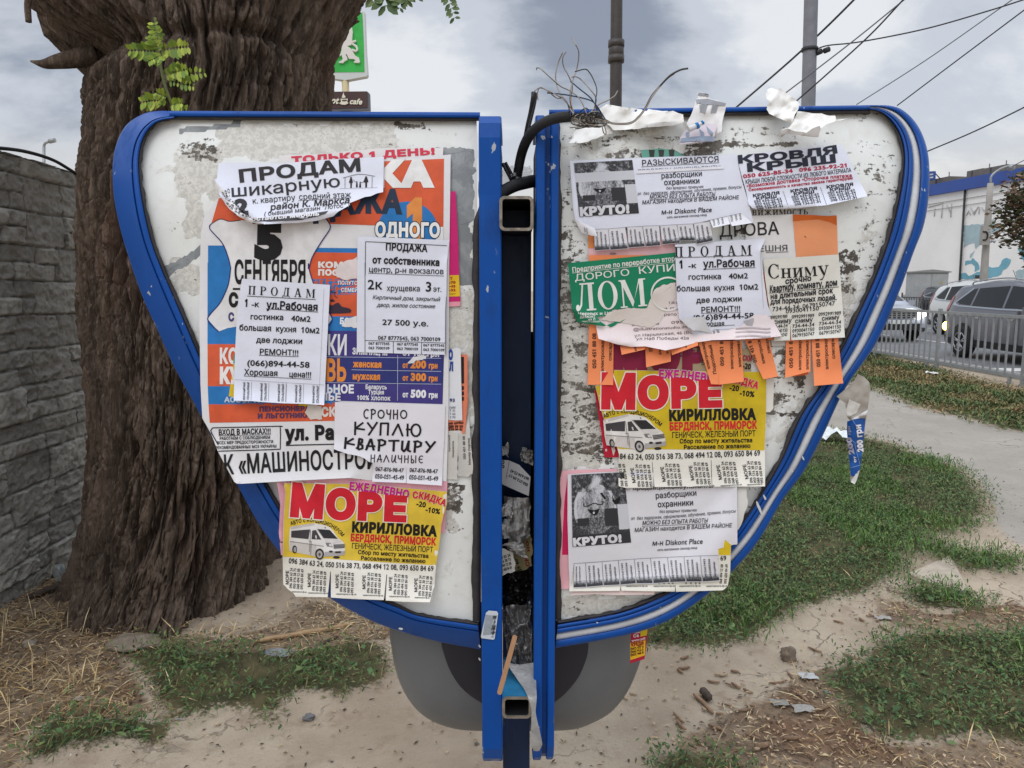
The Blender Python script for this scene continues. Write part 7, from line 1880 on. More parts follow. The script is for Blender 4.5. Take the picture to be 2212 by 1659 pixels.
# ============================================================ TORN ROLLS ALONG THE TOP, HANGING STRIP
def rag(F, outline, Y, m, bend=None, step=6, fold=.02, seed=0, back=None):
    s_ = Sheet(0, 0, surf=lambda u, v, o: at(u, v, np.asarray(Y(u, v)) - np.asarray(o)))
    s_.off = lambda u, v: fold * (fbm(u / 26, v / 26, 0, seed, 3) - .5)
    s_.fill([F(*q) for q in outline], m, 0.0, step)
    return s_
wrap = paper((244, 243, 240), 'stiff_old_paper'); wrapb = paper((228, 225, 220), 'stiff_old_paper_back')
top0 = float(onb(1500, 250)[1])
Q2r = lambda q: torn(q, 6, 30, 5)
s = rag(Q2, torn([(1650,660),(1700,628),(1850,650),(2000,664),(2100,668),(2160,690),(2166,735),(2120,752),(1990,765),(1850,778),(1740,785),(1690,740)], 5, 30, 5), lambda u, v: top0 - .045 + .0005 * np.clip(285 - np.asarray(v), -60, 60), wrap, seed=1, fold=.03)
s.fill([Q2(*q) for q in torn([(1880,700),(2100,668),(2160,690),(2130,730),(1990,740),(1870,760)], 5, 25, 6)], wrapb, .012, 6)
tag(s.mb.build('torn_paper'), 'long roll of torn white paper lying along the top of the right panel', 'torn paper', 'torn paper peeling from the top')
s = rag(Q2, torn([(1500,800),(1560,755),(1640,760),(1740,765),(1735,805),(1690,812),(1560,860),(1470,862),(1500,830)], 4, 25, 7), lambda u, v: top0 - .035 - .0006 * (np.asarray(v) - 290), wrap, seed=2, fold=.03)
tag(s.mb.build('torn_paper'), 'torn white paper flap under the tangle of bare wires', 'torn paper', 'torn paper peeling from the top')
s = rag(TOP, torn([(405,540),(470,400),(500,320),(500,270),(530,255),(518,205),(540,190),(655,210),(652,258),(690,270),(845,310),(830,400),(800,520),(795,620),(720,665),(560,640),(440,600)], 4, 40, 8), lambda u, v: top0 - .035 + .0003 * np.clip(290 - np.asarray(v), 0, 100), paper((232, 230, 230), 'poster_back_paper'), seed=3, fold=.02)
for q in (((500,270),(640,262),(840,312),(830,345),(700,330),(520,318)), ((540,195),(652,212),(648,235),(525,225)), ((545,330),(640,320),(615,420),(555,410)), ((700,300),(760,300),(735,415),(670,420))): s.fill([TOP(*p) for p in q], ink((152, 154, 160)), .0006, 8)
tag(s.mb.build('torn_paper'), 'upright torn poster strip with grey bars standing above the blue top rail', 'torn paper', 'torn paper peeling from the top')
s = rag(TOP, torn([(325,770),(335,690),(380,620),(430,600),(560,550),(620,538),(742,545),(720,640),(708,738),(600,742),(500,745)], 3, 30, 9), lambda u, v: top0 - .045 - .0005 * (np.asarray(v) - 285), paper((210, 200, 208), 'glossy_scrap'), seed=4, fold=.025)
for q in (((330,745),(500,730),(710,735),(712,680),(560,672),(345,700)), ((395,640),(440,620),(430,700),(400,690)), ((540,590),(600,640),(600,700),(575,690)), ((620,560),(700,640),(690,690),(640,620))): s.fill([TOP(*p) for p in q], ink((140, 152, 172)), .0008, 8)
tag(s.mb.build('torn_paper'), 'glossy grey-blue torn scrap curling out below the upright strip', 'torn paper', 'torn paper peeling from the top')
pa = [at(*TOP(x, y), top0 - .06) for x, y in ((425,600),(490,575),(545,550),(598,515))]
pm_ = MB().tube(smooth(pa, 6), np.interp(np.linspace(0, 1, 19), [0, 1], [.0062, .0030]), ink((224, 226, 230)), 10)
for i0, i1 in ((8, 11), (15, 17)):
    pth = smooth(pa, 6)[i0:i1 + 1]; pm_.tube(pth, .0062 if i0 < 10 else .0044, ink((36, 124, 196)), 10)
tag(pm_.build('paper_roll'), 'little rolled paper spill with blue bands on the glossy scrap', 'paper roll')
s = rag(TOP, torn([(1280,210),(1300,160),(1340,140),(1390,160),(1450,150),(1490,185),(1600,260),(1655,320),(1640,380),(1600,440),(1570,540),(1500,510),(1400,470),(1320,430),(1290,380),(1300,330),(1325,300),(1290,260)], 4, 40, 10), lambda u, v: top0 - .055 + .0005 * np.clip(300 - np.asarray(v), 0, 120), wrap, seed=6, fold=.05)
tag(s.mb.build('torn_paper'), 'big torn paper roll sticking up above the right top rail', 'torn paper', 'torn paper peeling from the top')
s = rag(TOP, torn([(1630,400),(1700,405),(1800,425),(1900,425),(1985,450),(2050,450),(2060,495),(2200,480),(2060,510),(1960,540),(1890,590),(1860,690),(1750,680),(1640,660),(1500,650),(1450,690),(1445,610),(1540,580),(1600,480)], 4, 40, 11), lambda u, v: top0 - .035 - .0008 * (np.asarray(v) - 250), wrap, seed=7, fold=.05)
s.fill([TOP(*q) for q in torn([(1445,612),(1520,590),(1600,620),(1730,640),(1800,590),(1880,560),(1890,600),(1860,690),(1750,682),(1640,662),(1500,652),(1452,690)], 4, 30, 12)], paper((164, 156, 150), 'old_paper_edge'), .006, 6)
tag(s.mb.build('torn_paper'), 'wide torn paper flap folded forward at the top right of the right panel', 'torn paper', 'torn paper peeling from the top')
# strip hanging off the right rim
hy = float(onb(1790, 860)[1]) - .03
hs = lambda u, v: hy + .018 * np.abs((np.asarray(u) - 1846) / 24) ** 1.5 * (np.asarray(v) > 900) + .01
s = rag(STR, [(680,375),(800,280),(880,200),(915,125),(985,160),(1040,215),(1058,290),(1040,420),(1020,540),(1000,680),(970,900),(945,1080),(940,1190),(905,1300),(880,1345),(835,1320),(832,1200),(815,1000),(795,760),(795,660),(830,640),(795,600),(775,450)], hs, paper((170, 164, 156), 'grey_poster_back'), seed=8, fold=.02, step=5)
s.fill([STR(*q) for q in ((800,650),(1002,600),(985,800),(960,1000),(940,1185),(880,1260),(838,1250),(825,1100),(805,900),(797,760))], paper((28, 84, 160), 'printed_blue'), .0012, 5)
s.fill([STR(*q) for q in ((835,635),(1028,520),(1002,600),(900,622))], paper((222, 222, 224)), .0010, 5); s.fill([STR(*q) for q in torn([(820,405),(945,460),(900,560),(800,615),(785,520)], 4, 20, 3)], paper((212, 210, 206)), .0014, 5); s.fill([STR(*q) for q in ((845,1300),(905,1215),(935,1190),(905,1300),(880,1345),(840,1325))], paper((214, 214, 214)), .0014, 5)
s.t(STR, 'от', (898,1105,895,1035), 30, (222, 224, 230), .03, ex=.002); s.t(STR, '200', (875,1010,840,820), 56, (176, 172, 186), .05, ex=.002); s.t(STR, '200 грн', ((975,985),(965,850),(945,680)), 62, (226, 224, 230), .05, ex=.002); s.t(STR, 'грн', (838,800,828,700), 28, (150, 150, 170), .03, ex=.002)
for a, b in (((860,640),(940,760)), ((850,860),(900,900)), ((880,900),(940,1130)), ((835,1165),(940,1135))): s.line(STR, (a, b), 4, (150, 170, 206), .002)
tag(s.mb.build('hanging_strip'), 'torn blue price strip от 200 грн dangling from the right rim', 'torn paper')
# ============================================================ STREET: road, railing, cars, building, poles, wires, signs
asph = mat('asphalt', (112, 112, 116), .9, .3, 60, .12, 2.5)
rd = MB()
xs = np.array([8.75, 12, 16, 20, 24.5]); yy = np.r_[-60, -20, 0, np.arange(4, 60, 4), 80, 120, 200]
A, B = np.meshgrid(xs, yy, indexing='ij')
rd.grid(np.stack([A, B, 0 * A + .006], -1), asph, smooth_=False)
tag(rd.build('road', origin=(0, 0, 0)), kind='structure')
kb = MB()
for i in range(46):
    y = -20 + i * 2.0
    kb.box((8.66, y + .99, .03), (.16, 1.97, .14), mat('concrete_kerb', (150, 148, 144), .9, .2, 40, .15, 6))
tag(kb.build('kerb', origin=(0, 0, 0)), kind='structure')
wp_ = mat('road_paint', (214, 214, 212), .8, .2, 40, .12, 10)
mk = MB()
def stripe(x0, x1, y0, y1): mk.add([(x0, y0, .010), (x1, y0, .010), (x1, y1, .010), (x0, y1, .010)], [(0, 1, 2, 3)], wp_)
stripe(8.9, 10.3, 13.7, 14.25); stripe(10.6, 12.2, 13.3, 13.9)
for k in range(-6, 24): stripe(12.15, 12.27, k * 4.0, k * 4.0 + 2.4)
for k in range(-3, 12): stripe(15.9, 16.02, k * 8.0, k * 8.0 + 4.5)
tag(mk.build('road_markings', origin=(0, 0, 0)), kind='structure')

galv = mat('galvanised_steel', (152, 156, 158), .45, .1, 30, .12, 9, metal=.35)
def railing(x0, y0, x1, y1, h, m, step=.2, post=2.4, name='railing', label='', base=.15):
    root = thing(name, label, 'railing', (x0, y0, 0))
    L = math.hypot(x1 - x0, y1 - y0); d = np.array([(x1 - x0) / L, (y1 - y0) / L, 0]); n = np.array([-d[1], d[0], 0])
    Rm = np.stack([d, n, [0, 0, 1]], 1)
    k = int(L / post)
    for i in range(k + 1):
        c = np.array([x0, y0, 0]) + d * i * post
        MB().box(c + [0, 0, h / 2 + .02], (.07, .05, h + .04), m, Rm).build('post', root)
        if i < k:
            e = c + d * post / 2
            b = MB().box(e + [0, 0, h - .03], (post - .072, .045, .05), m, Rm).box(e + [0, 0, base], (post - .072, .045, .05), m, Rm)
            q = int((post - .14) / step)
            for j in range(1, q + 1):
                b.box(c + d * (.07 + (post - .14) * j / (q + 1)) + [0, 0, (h + base) / 2 - .015], (.034, .020, h - base - .07), m, Rm)
            b.box(c + d * .32 + [0, 0, .06], (.05, .04, .14), m, Rm)
            b.build('panel', root)
    return root
railing(8.05, 6.8, 8.05, 45, 1.12, galv, label='grey galvanised street railing between the grass verge and the road')
dkg = mat('dark_railing', (92, 92, 94), .6, .1, 30, .2, 9)
railing(17.6, 20, 17.6, 56, 1.15, dkg, .22, name='railing', label='darker railing across the road running behind the cars')
lb = MB()
for i in range(14):
    lb.box((19.4 + i * .75, 38.0, .75), (.55, .05, .9), mat('pale_board', (176, 174, 168), .8, .1, 20, .1, 4))
    lb.box((19.1 + i * .75, 38.02, .65), (.06, .06, 1.3), dkg)
tag(lb.build('barrier'), 'low fence of pale boards far behind the dark headlight car', 'fence')

# ---- cars
tyre = mat('tyre_rubber', (26, 26, 28), .85); rimm = mat('alloy_rim', (170, 172, 176), .3, metal=.8); rimd = mat('rim_dark', (40, 40, 42), .5)
cglass = mat('tinted_glass', (14, 16, 19), .05, spec=.5); clad = mat('black_cladding', (30, 30, 32), .6)
chrome = mat('chrome_trim', (190, 194, 198), .15, metal=1.0)
def car(paint, name, label, loc, rz, top=1.66, lit=False, L=4.5, kind='suv'):
    root = thing(name, label, 'car', loc)
    hl = L / 2; Wd = .90
    px = np.array([-hl, -hl + .04, -hl + .22, -hl + .42, -.8, 0, .45, 1.08, 1.25, hl - .30, hl - .08, hl])
    pz = np.array([.78, 1.02, 1.38, 1.58, top, top - .01, top - .09, 1.14, 1.05, .94, .80, .55])
    xs_ = np.unique(np.r_[np.linspace(-hl, hl, 46), px])
    def ztop(x): return np.interp(x, px, pz)
    def zbot(x): return .26 + .16 * np.clip((np.abs(x) - (hl - .45)) / .45, 0, 1) ** 2
    def hw(x, z):
        end = 1 - .16 * np.clip((np.abs(x) - (hl - .55)) / .55, 0, 1) ** 2
        w = Wd * end
        w = w - np.maximum(z - 1.02, 0) * .30 - np.maximum(.42 - z, 0) * .18 - .03 * np.maximum(z - .75, 0)
        return w
    rows = []
    fr_ = np.array([0, .06, .18, .34, .5, .64, .78, .90, .97])
    for x in xs_:
        zt_, zb_ = ztop(x), zbot(x)
        z = zb_ + (zt_ - .035 - zb_) * fr_
        y = hw(x, z)
        yt = hw(x, zt_)
        half = [(yy_, zz_) for yy_, zz_ in zip(y, z)] + [(yt * .93, zt_ - .012), (yt * .75, zt_ + .004), (yt * .4, zt_ + .014), (0, zt_ + .018)]
        full = half + [(-a, b) for a, b in half[-2::-1]]
        rows.append([(x, a, b) for a, b in full])
    P_ = np.array(rows)
    bd = MB().grid(P_, paint)
    for e, o in ((0, 1), (-1, 0)):
        ring_ = P_[e]; idx = list(range(len(ring_)))
        bd.add(ring_, [idx if o else idx[::-1]], paint)
    bd.build('body', root)
    def patch(poly, m, nm, off=.006, side=(-1, 1), parent=None):
        mb = MB()
        pl = []
        for i in range(len(poly)):
            a, b = np.array(poly[i]), np.array(poly[(i + 1) % len(poly)])
            for j in range(6): pl.append(a + (b - a) * j / 6)
        pl = np.array(pl)
        vv, ff = cdt(pl, [], [list(range(len(pl)))], 1)
        for sgn in side:
            y = sgn * (hw(vv[:, 0], vv[:, 1]) + off)
            mb.add(np.c_[vv[:, 0], y, vv[:, 1]], [f if sgn < 0 else f[::-1] for f in ff], m)
        return mb.build(nm, parent or root)
    T_ = top - 1.66
    for sd in (-1, 1):
        patch([(-1.74,1.24),(-1.30,1.46+T_),(-1.16,1.49+T_),(-1.21,1.16),(-1.60,1.18)], cglass, 'side_window', side=(sd,))
        patch([(-1.13,1.15),(-1.08,1.49+T_),(-.12,1.54+T_),(-.12,1.13)], cglass, 'side_window', side=(sd,))
        patch([(-.04,1.13),(-.04,1.54+T_),(.34,1.51+T_),(.56,1.42+T_),(.90,1.16),(.90,1.13)], cglass, 'side_window', side=(sd,))
        patch([(-1.85,1.16),(-1.82,1.20),(-1.30,1.51+T_),(-1.27,1.48+T_),(-1.76,1.20),(-1.60,1.155),(-.1,1.115),(1.0,1.115),(1.0,1.085),(-.1,1.085),(-1.62,1.125)], chrome, 'window_trim', .008, (sd,))
        patch([(-hl+.02,.30),(-hl+.02,.45),(-1.9,.48),(-1.9,.42),(-.85,.42),(.85,.40),(1.8,.42),(hl-.02,.46),(hl-.02,.30),(1.0,.27),(-1.0,.27)], clad, 'cladding', .004, (sd,))
        patch([(-hl+.05,.95),(-hl+.02,1.10),(-hl+.24,1.36),(-hl+.34,1.36),(-hl+.26,1.05)], mat('tail_lens', (150, 24, 30), .25, spec=.8), 'tail_light', .008, (sd,))
        patch([(-.95,.88),(-.78,.88),(-.78,.91),(-.95,.91)], chrome, 'door_handle', .012, (sd,)); patch([(.15,.88),(.32,.88),(.32,.91),(.15,.91)], chrome, 'door_handle', .012, (sd,))
        for x0 in (-.13, 1.02): patch([(x0,.42),(x0+.008,.42),(x0+.008,1.02),(x0,1.02)], rimd, 'door_gap', .003, (sd,))
        m_ = MB()
        m_.box((.92, sd * (hw(.9, 1.05) + .12), 1.10), (.12, .20, .14), paint); m_.box((.93, sd * (hw(.9, 1.05) + .04), 1.05), (.08, .14, .05), clad)
        m_.build('mirror', root)
        rr_ = MB().tube(smooth([(x, sd * (hw(x, float(ztop(x))) * .93), float(ztop(x)) + z) for x, z in ((-1.5, .0), (-1.35, .045), (-.4, .05), (.25, .045), (.4, .0))], 5), .016, chrome, 7)
        rr_.build('roof_rail', root)
        for x in (-1.32, 1.34):
            w = MB(); yo = sd * .86
            prof = [(.20, -.10), (.30, -.11), (.345, -.07), (.35, 0), (.345, .07), (.30, .11), (.20, .10)]
            th = np.linspace(0, 2 * math.pi, 28, endpoint=False)
            w.grid(np.array([[(x + r * math.cos(a), yo + sd * d_, .35 + r * math.sin(a)) for a in th] for r, d_ in prof]), tyre, closed_v=True)
            wo_ = w.build('wheel', root)
            q = MB()
            q.tube([(x, yo + sd * .06, .35), (x, yo + sd * .075, .35)], .205, rimd, 24)
            for k in range(5):
                a = k * 2 * math.pi / 5 + .3
                for da in (-.16, .16):
                    c0 = np.array([x + .03 * math.cos(a), yo + sd * .10, .35 + .03 * math.sin(a)]); c1_ = np.array([x + .20 * math.cos(a + da), yo + sd * .095, .35 + .20 * math.sin(a + da)])
                    q.tube([c0, c1_], .016, rimm, 6)
            th2 = np.linspace(0, 2 * math.pi, 25)
            q.tube([(x + .205 * math.cos(a), yo + sd * .095, .35 + .205 * math.sin(a)) for a in th2], .014, rimm, 6, cap=False)
            q.build('rim', wo_)
            ar = MB(); th3 = np.linspace(-.15, math.pi + .15, 20)
            o_ = np.array([(x + .42 * math.cos(a), .35 + .42 * math.sin(a)) for a in th3]); i_ = np.array([(x + .335 * math.cos(a), .35 + .335 * math.sin(a)) for a in th3])
            ar.grid(np.stack([np.stack([q_[:, 0], sd * (hw(q_[:, 0], q_[:, 1]) + .007), q_[:, 1]], -1) for q_ in (o_, i_)], 1), clad, smooth_=False, flip=sd > 0)
            th3 = np.linspace(0, 2 * math.pi, 24)
            ar.add([(x + .36 * math.cos(a), sd * (float(hw(x, .5)) + .004), .35 + .36 * math.sin(a)) for a in th3[:-1]], [list(range(23)) if sd < 0 else list(range(23))[::-1]], mat('arch_dark', (10, 10, 11), .9))
            ar.build('wheel_arch', root)
    def top_patch(x0, x1, k, m, nm, off=.008):
        xx = np.linspace(x0, x1, 8)
        rows_ = []
        for f in np.linspace(-k, k, 9):
            rows_.append([(x, f * float(hw(x, float(ztop(x)))), float(ztop(x)) + .018 * (1 - abs(f) ** 2) + off) for x in xx])
        return MB().grid(np.array(rows_), m, flip=True).build(nm, root)
    top_patch(.50, 1.06, .86, cglass, 'windscreen'); top_patch(-hl + .40, -hl + .10, .80, cglass, 'rear_window')
    # nose: grille, lamps, number plate, bumper
    xf = hl + .012
    g_ = MB()
    g_.box((xf, 0, .80), (.03, 1.00, .20), clad)
    for z in (.74, .80, .86): g_.box((xf + .015, 0, z), (.02, .98, .018), chrome)
    g_.box((xf, 0, .44), (.03, 1.25, .18), clad)
    g_.build('grille', root)
    pl_ = MB().box((xf + .02, 0, .58), (.015, .52, .11), mat('plate_white', (220, 222, 220), .5)); pl_.build('number_plate', root)
    for sd in (-1, 1):
        lamp = MB()
        lamp.box((hl - .04, sd * .62, .82), (.16, .22, .15), mat('lamp_lit', (255, 250, 235), .2, emit=9.0) if lit else mat('lamp_lens', (200, 204, 208), .1, spec=.9))
        lamp.build('headlight', root)
    an = MB().tube([(-1.0, 0, top), (-1.15, 0, top + .22)], .006, clad, 5); an.build('aerial', root)
    root.rotation_euler = (0, 0, rz)
    for c in root.children:
        c.matrix_parent_inverse.identity()
    return root
grey = mat('grey_car_paint', (112, 114, 122), .30, metal=.3, spec=.5, coat=.4)
whitec = mat('white_car_paint', (220, 222, 220), .25, spec=.6, coat=.6)
silver = mat('silver_car_paint', (172, 178, 190), .28, metal=.3, spec=.6, coat=.6)
darkc = mat('dark_car_paint', (44, 46, 52), .25, spec=.6, coat=.6)
gcar = car(grey, 'parked_car', 'grey SUV behind the street railing, nearest the camera, with a glowing amber lamp', (10.92, 15.2, .006), R(-90), 1.70)
gl = MB()
th = np.linspace(0, math.pi, 7); ph = np.linspace(0, 2 * math.pi, 12, endpoint=False)
T, P2 = np.meshgrid(th, ph, indexing='ij')
gl.grid(np.stack([-2.12 + .05 * np.sin(T) * np.cos(P2), -.82 + .07 * np.sin(T) * np.sin(P2), .66 + .10 * np.cos(T)], -1), mat('amber_lit', (255, 190, 90), .3, emit=14.0), closed_v=True)
lo = gl.build('turn_signal', gcar); lo.matrix_parent_inverse.identity()
car(whitec, 'parked_car', 'white SUV in the far lane between the grey car and the cabinet', (15.1, 23.4, .006), R(-90), 1.74)
car(silver, 'parked_car', 'silver car with dark grille and lit headlights facing the camera, left of the railing', (10.95, 23.3, .006), R(-90), 1.55, True)
car(darkc, 'parked_car', 'black car half hidden behind the white SUV, beside the cabinet', (18.9, 31.0, .006), R(-90), 1.50)
car(darkc, 'parked_car', 'distant dark car whose roof shows beside the blue rim, left of the cabinet', (16.9, 36.5, .006), R(-90), 1.50)

# ---- electrical cabinet
cabm = mat('cabinet_paint', (176, 178, 178), .6, .1, 20, .08, 4)
cx_ = at(2000, 640, 34.0)
cr = thing('utility_cabinet', 'pale grey electrical cabinet standing by the white building', 'cabinet', (cx_[0], 34.0, 0))
MB().box((cx_[0], 34.0, 1.16), (1.52, .7, 2.12), cabm).box((cx_[0], 34.0, .05), (1.6, .76, .1), dkg).build('body', cr)
MB().prism([(cx_[0] - .84, 33.58, 2.22), (cx_[0] + .84, 33.58, 2.22), (cx_[0] + .84, 33.58, 2.27), (cx_[0], 33.58, 2.36), (cx_[0] - .84, 33.58, 2.27)], (0, .84, 0), mat('cabinet_roof', (150, 150, 146), .6)).build('roof', cr)
for sx in (-.38, .38):
    d = MB().box((cx_[0] + sx, 33.638, 1.2), (.72, .02, 1.9), cabm).build('door', cr)
MB().add([(cx_[0] + .40, 33.62, 1.72), (cx_[0] + .50, 33.62, 1.72), (cx_[0] + .45, 33.62, 1.86)], [(0, 1, 2)], mat('warning_yellow', (196, 170, 60), .6)).build('warning_sign', cr)
MB().box((cx_[0] + .02, 33.61, 1.3), (.03, .03, .18), dkg).build('handle', cr)

# ---- long white building with a blue parapet
Pa, Pb = np.array([31.8, 49.3]), np.array([30.8, 55.0])
dv = (Pa - Pb) / np.linalg.norm(Pa - Pb)                 # along the facade, towards the viewer
nv = np.array([dv[1], -dv[0]]);
if nv[0] > 0: nv = -nv
zlo = CAM_H + (621 - 410.5) / FPX * 52.0 - .17
zhi = zlo + .78
def fc(s_, z, o=0.0): return np.array([Pa[0] + dv[0] * s_ + nv[0] * o, Pa[1] + dv[1] * s_ + nv[1] * o, z])
def bfc(u, v, o=0.0):
    dx, dy, dz = ray(u, v)
    # intersect the view ray with the facade plane
    q = Pa + nv * o
    t = (nv @ q) / (nv[0] * dx + nv[1] * dy)
    return np.array([dx * t, dy * t, CAM_H + dz * t])
bld = thing('shop_building', 'long white shop building with a blue parapet and faded cloud mural', 'building', (Pa[0], Pa[1], 0))
facm = mat('white_facade', (238, 238, 238), .85, .1, 3, .05, .35)
MB().prism([fc(-60, 0), fc(40, 0), fc(40, zlo), fc(-60, zlo)], tuple(-nv * 25) + (0,), facm).build('wall', bld)
MB().prism([fc(-60.1, zlo, .25), fc(40.1, zlo, .25), fc(40.1, zhi, .25), fc(-60.1, zhi, .25)], tuple(-nv * 25.5) + (0,), mat('blue_parapet', (52, 82, 156), .6, .05, 4, .08, .6)).build('parapet', bld)
MB().prism([fc(-55, zhi, -2), fc(38, zhi, -2), fc(38, zhi + .35, -2.6), fc(-55, zhi + .35, -2.6)], tuple(-nv * 20) + (0,), mat('grey_roof_sheet', (170, 174, 176), .7)).build('roof', bld)
dp = MB().tube([bfc(BLD(785, 470)[0], BLD(785, 470)[1], .12), bfc(BLD(720, 1550)[0], BLD(720, 1550)[1], .12), bfc(BLD(700, 1900)[0], BLD(700, 1900)[1], .12)], .07, mat('black_pipe', (36, 38, 40), .6), 8)
dp.build('downpipe', bld)
def bpoly(F, pl, o, m, nm):
    P_ = np.array([bfc(*F(*q), o) for q in pl])
    q2 = P_[:, [1, 2]]
    ar = np.sum(q2[:, 0] * np.roll(q2[:, 1], -1) - np.roll(q2[:, 0], -1) * q2[:, 1])
    if ar < 0: P_ = P_[::-1]; q2 = q2[::-1]
    vv, ff = cdt(q2, [], [list(range(len(q2)))], 1)
    xq = [np.interp(0, [0, 1], [0, 0])] * 0
    # x from the facade plane
    c = nv @ (Pa + nv * o)
    X = (c - nv[1] * vv[:, 0]) / nv[0]
    return MB().add(np.c_[X, vv[:, 0], vv[:, 1]], ff, m)
teal = mat('mural_blue', (112, 168, 188), .85, .05, 4, .16, .8); teal2 = mat('mural_pale_blue', (166, 190, 198), .85, .05, 4, .10, .8)
for i, (pl, m_) in enumerate((
    ([(770,910),(900,900),(1010,890),(1010,1080),(960,1150),(915,1200),(900,1120),(830,1140),(770,1180)], teal2),
    ([(905,1205),(880,1260),(845,1310),(850,1250)], teal2),
    ([(735,1490),(790,1480),(830,1520),(900,1490),(960,1470),(985,1450),(1000,1550),(725,1555)], teal), ([(785,1345),(850,1335),(880,1300),(940,1360),(960,1440),(900,1470),(900,1400),(860,1370),(785,1395)], teal),
    ([(1045,1400),(1110,1420),(1190,1410),(1230,1330),(1290,1300),(1340,1325),(1310,1400),(1240,1450),(1220,1500),(1130,1530),(1035,1555)], teal),
    ([(1085,850),(1130,830),(1140,900),(1200,900),(1240,960),(1190,1000),(1100,1010),(1085,1080)], teal2), ([(1390,1470),(1440,1440),(1560,1430),(1600,1560),(1400,1560)], teal2), ([(1420,1200),(1600,1150),(1650,1300),(1480,1330)], teal))):
    pl = torn(pl, 9, 30, 40 + i)
    bpoly(BLD, pl, .015, m_, 'mural').build('mural', bld)
lt_ = MB()
for pl in (((420,700),(412,800)), ((512,660),(500,820)), ((560,650),(610,760)), ((620,640),(612,810)), ((340,690),(520,640)), ((800,790),(830,730),(850,780)), ((850,690),(900,780),(930,690)), ((880,770),(950,680)), ((960,690),(950,770)), ((985,690),(1020,740)), ((1120,690),(1130,760)), ((1180,680),(1200,750)), ((1130,720),(1210,700))):
    lt_.tube([bfc(*BLD(*q), .05) for q in pl], .035, mat('faded_lettering', (188, 188, 188), .8), 5)
lt_.build('faded_sign_frame', bld)
for k, (dz_, sag) in enumerate(((.35, .25), (.75, .3))):
    MB().tube([fc(s_, zlo - dz_ - sag * (1 - ((s_ - -10) / 25) ** 2), .06) for s_ in np.linspace(-34, 14, 20)], .022, mat('facade_cable', (150, 148, 146), .7), 5).build('facade_cable', bld)
wn = MB().prism([bfc(*BLD(905, 1510), .02), bfc(*BLD(1062, 1512), .02), bfc(*BLD(1062, 1552), .02), bfc(*BLD(905, 1552), .02)], tuple(-nv * .05) + (0,), mat('dark_window', (40, 44, 52), .2)); wn.build('window', bld)
acm = mat('rooftop_unit', (112, 106, 98), .7, .2, 6, .15, 1.5)
for i, (F0, F1, zt_) in enumerate((((350,420),(590,420),340), ((800,355),(990,330),240), ((990,320),(1280,290),200))):
    a, b = bfc(*BLD(*F0), -1.2), bfc(*BLD(*F1), -1.2)
    top_ = bfc(*BLD((F0[0] + F1[0]) / 2, zt_), -1.2)[2]
    a[2] = b[2] = zhi + .02
    u_ = MB().prism([a, b, (b[0], b[1], top_), (a[0], a[1], top_)], tuple(-nv * 1.6) + (0,), acm)
    m0 = a + (b - a) * .34
    u_.prism([m0 + nv.tolist().__add__([0]) * np.array([.03, .03, 0]), m0 + (b - a) * .03 + np.r_[nv * .03, 0], (m0 + (b - a) * .03 + np.r_[nv * .03, top_ - zhi - .02]), (m0 + np.r_[nv * .03, top_ - zhi - .02])], tuple(-nv * .02) + (0,), mat('unit_seam', (70, 66, 62), .7))
    r_ = tag(u_.build('rooftop_unit'), ('leftmost brown rooftop air unit above the blue parapet', 'middle brown rooftop air unit on the white building', 'largest brown rooftop air unit, nearest the street lamp head')[i], 'air unit', 'air units on the roof of the white building')
for i, (u, v0, v1) in enumerate(((595, 345, 265), (1082, 215, 165), (1285, 200, 125))):
    a, b = bfc(*BLD(u, v0), -1.4), bfc(*BLD(u, v1), -1.4); a[2] = zhi
    tag(MB().tube([a, b], .035, dkg, 5).build('aerial'), ('thin aerial rod beside the leftmost rooftop unit', 'thin aerial rod behind the middle rooftop unit', 'tall thin aerial rod at the largest rooftop unit')[i], 'aerial')
q = [bfc(*BLD(*p), -.4) for p in ((300,262),(405,255),(400,360),(300,375))]
sg = thing('roof_sign', 'small blue and white sign standing on the roof by the blue rim', 'sign', tuple(q[3]))
MB().prism(q, tuple(-nv * .2) + (0,), mat('blue_parapet')).build('board', sg)
MB().prism([bfc(*BLD(*p), -.37) for p in ((360,290),(398,284),(398,300),(360,306))], tuple(-nv * .02) + (0,), wp_).prism([bfc(*BLD(*p), -.37) for p in ((360,325),(398,320),(398,336),(360,342))], tuple(-nv * .02) + (0,), wp_).build('lettering', sg)
MB().tube([bfc(*BLD(405, 258), -.45), bfc(*BLD(520, 385), -1.6)], .04, dkg, 5).build('brace', sg)

# ---- poles
def pole(u0, v0, u1, v1, Y, r0, r1, m, name, label, cat, extra=None, top=2.0):
    a, b = at(u0, v0, Y), at(u1, v1, Y)
    d = (a - b) / (a[2] - b[2])
    g0 = b - d * b[2]; t0 = a + d * top
    root = thing(name, label, cat, (g0[0], Y, 0))
    MB().tube([g0 + d * z for z in np.linspace(0, t0[2], 6)], np.linspace(r1, r0, 6), m, 14).build('shaft', root)
    return root, (lambda v: at(u0 + (u1 - u0) * (v - v0) / (v1 - v0), v, Y))
brown = mat('dark_brown_pole', (64, 58, 56), .5, .15, 20, .2, 6)
p1, f1 = pole(1332, 0, 1330, 230, 12.0, .085, .105, brown, 'lamp_post', 'dark brown round steel pole with ringed joints rising behind the gap', 'pole')
for v in (95, 128): 
    c = f1(v); MB().tube([c - [0, 0, .05], c + [0, 0, .05]], .125, brown, 14).build('collar', p1)
c = f1(112); MB().tube([c - [0, 0, .13], c + [0, 0, .13]], .118, brown, 14).build('sleeve', p1)
greyc = mat('grey_pole', (126, 128, 136), .6, .1, 16, .12, 5)
p2, f2 = pole(1752, 0, 1746, 230, 15.0, .125, .14, greyc, 'utility_pole', 'grey steel utility pole holding a tension wire, behind the right panel', 'pole')
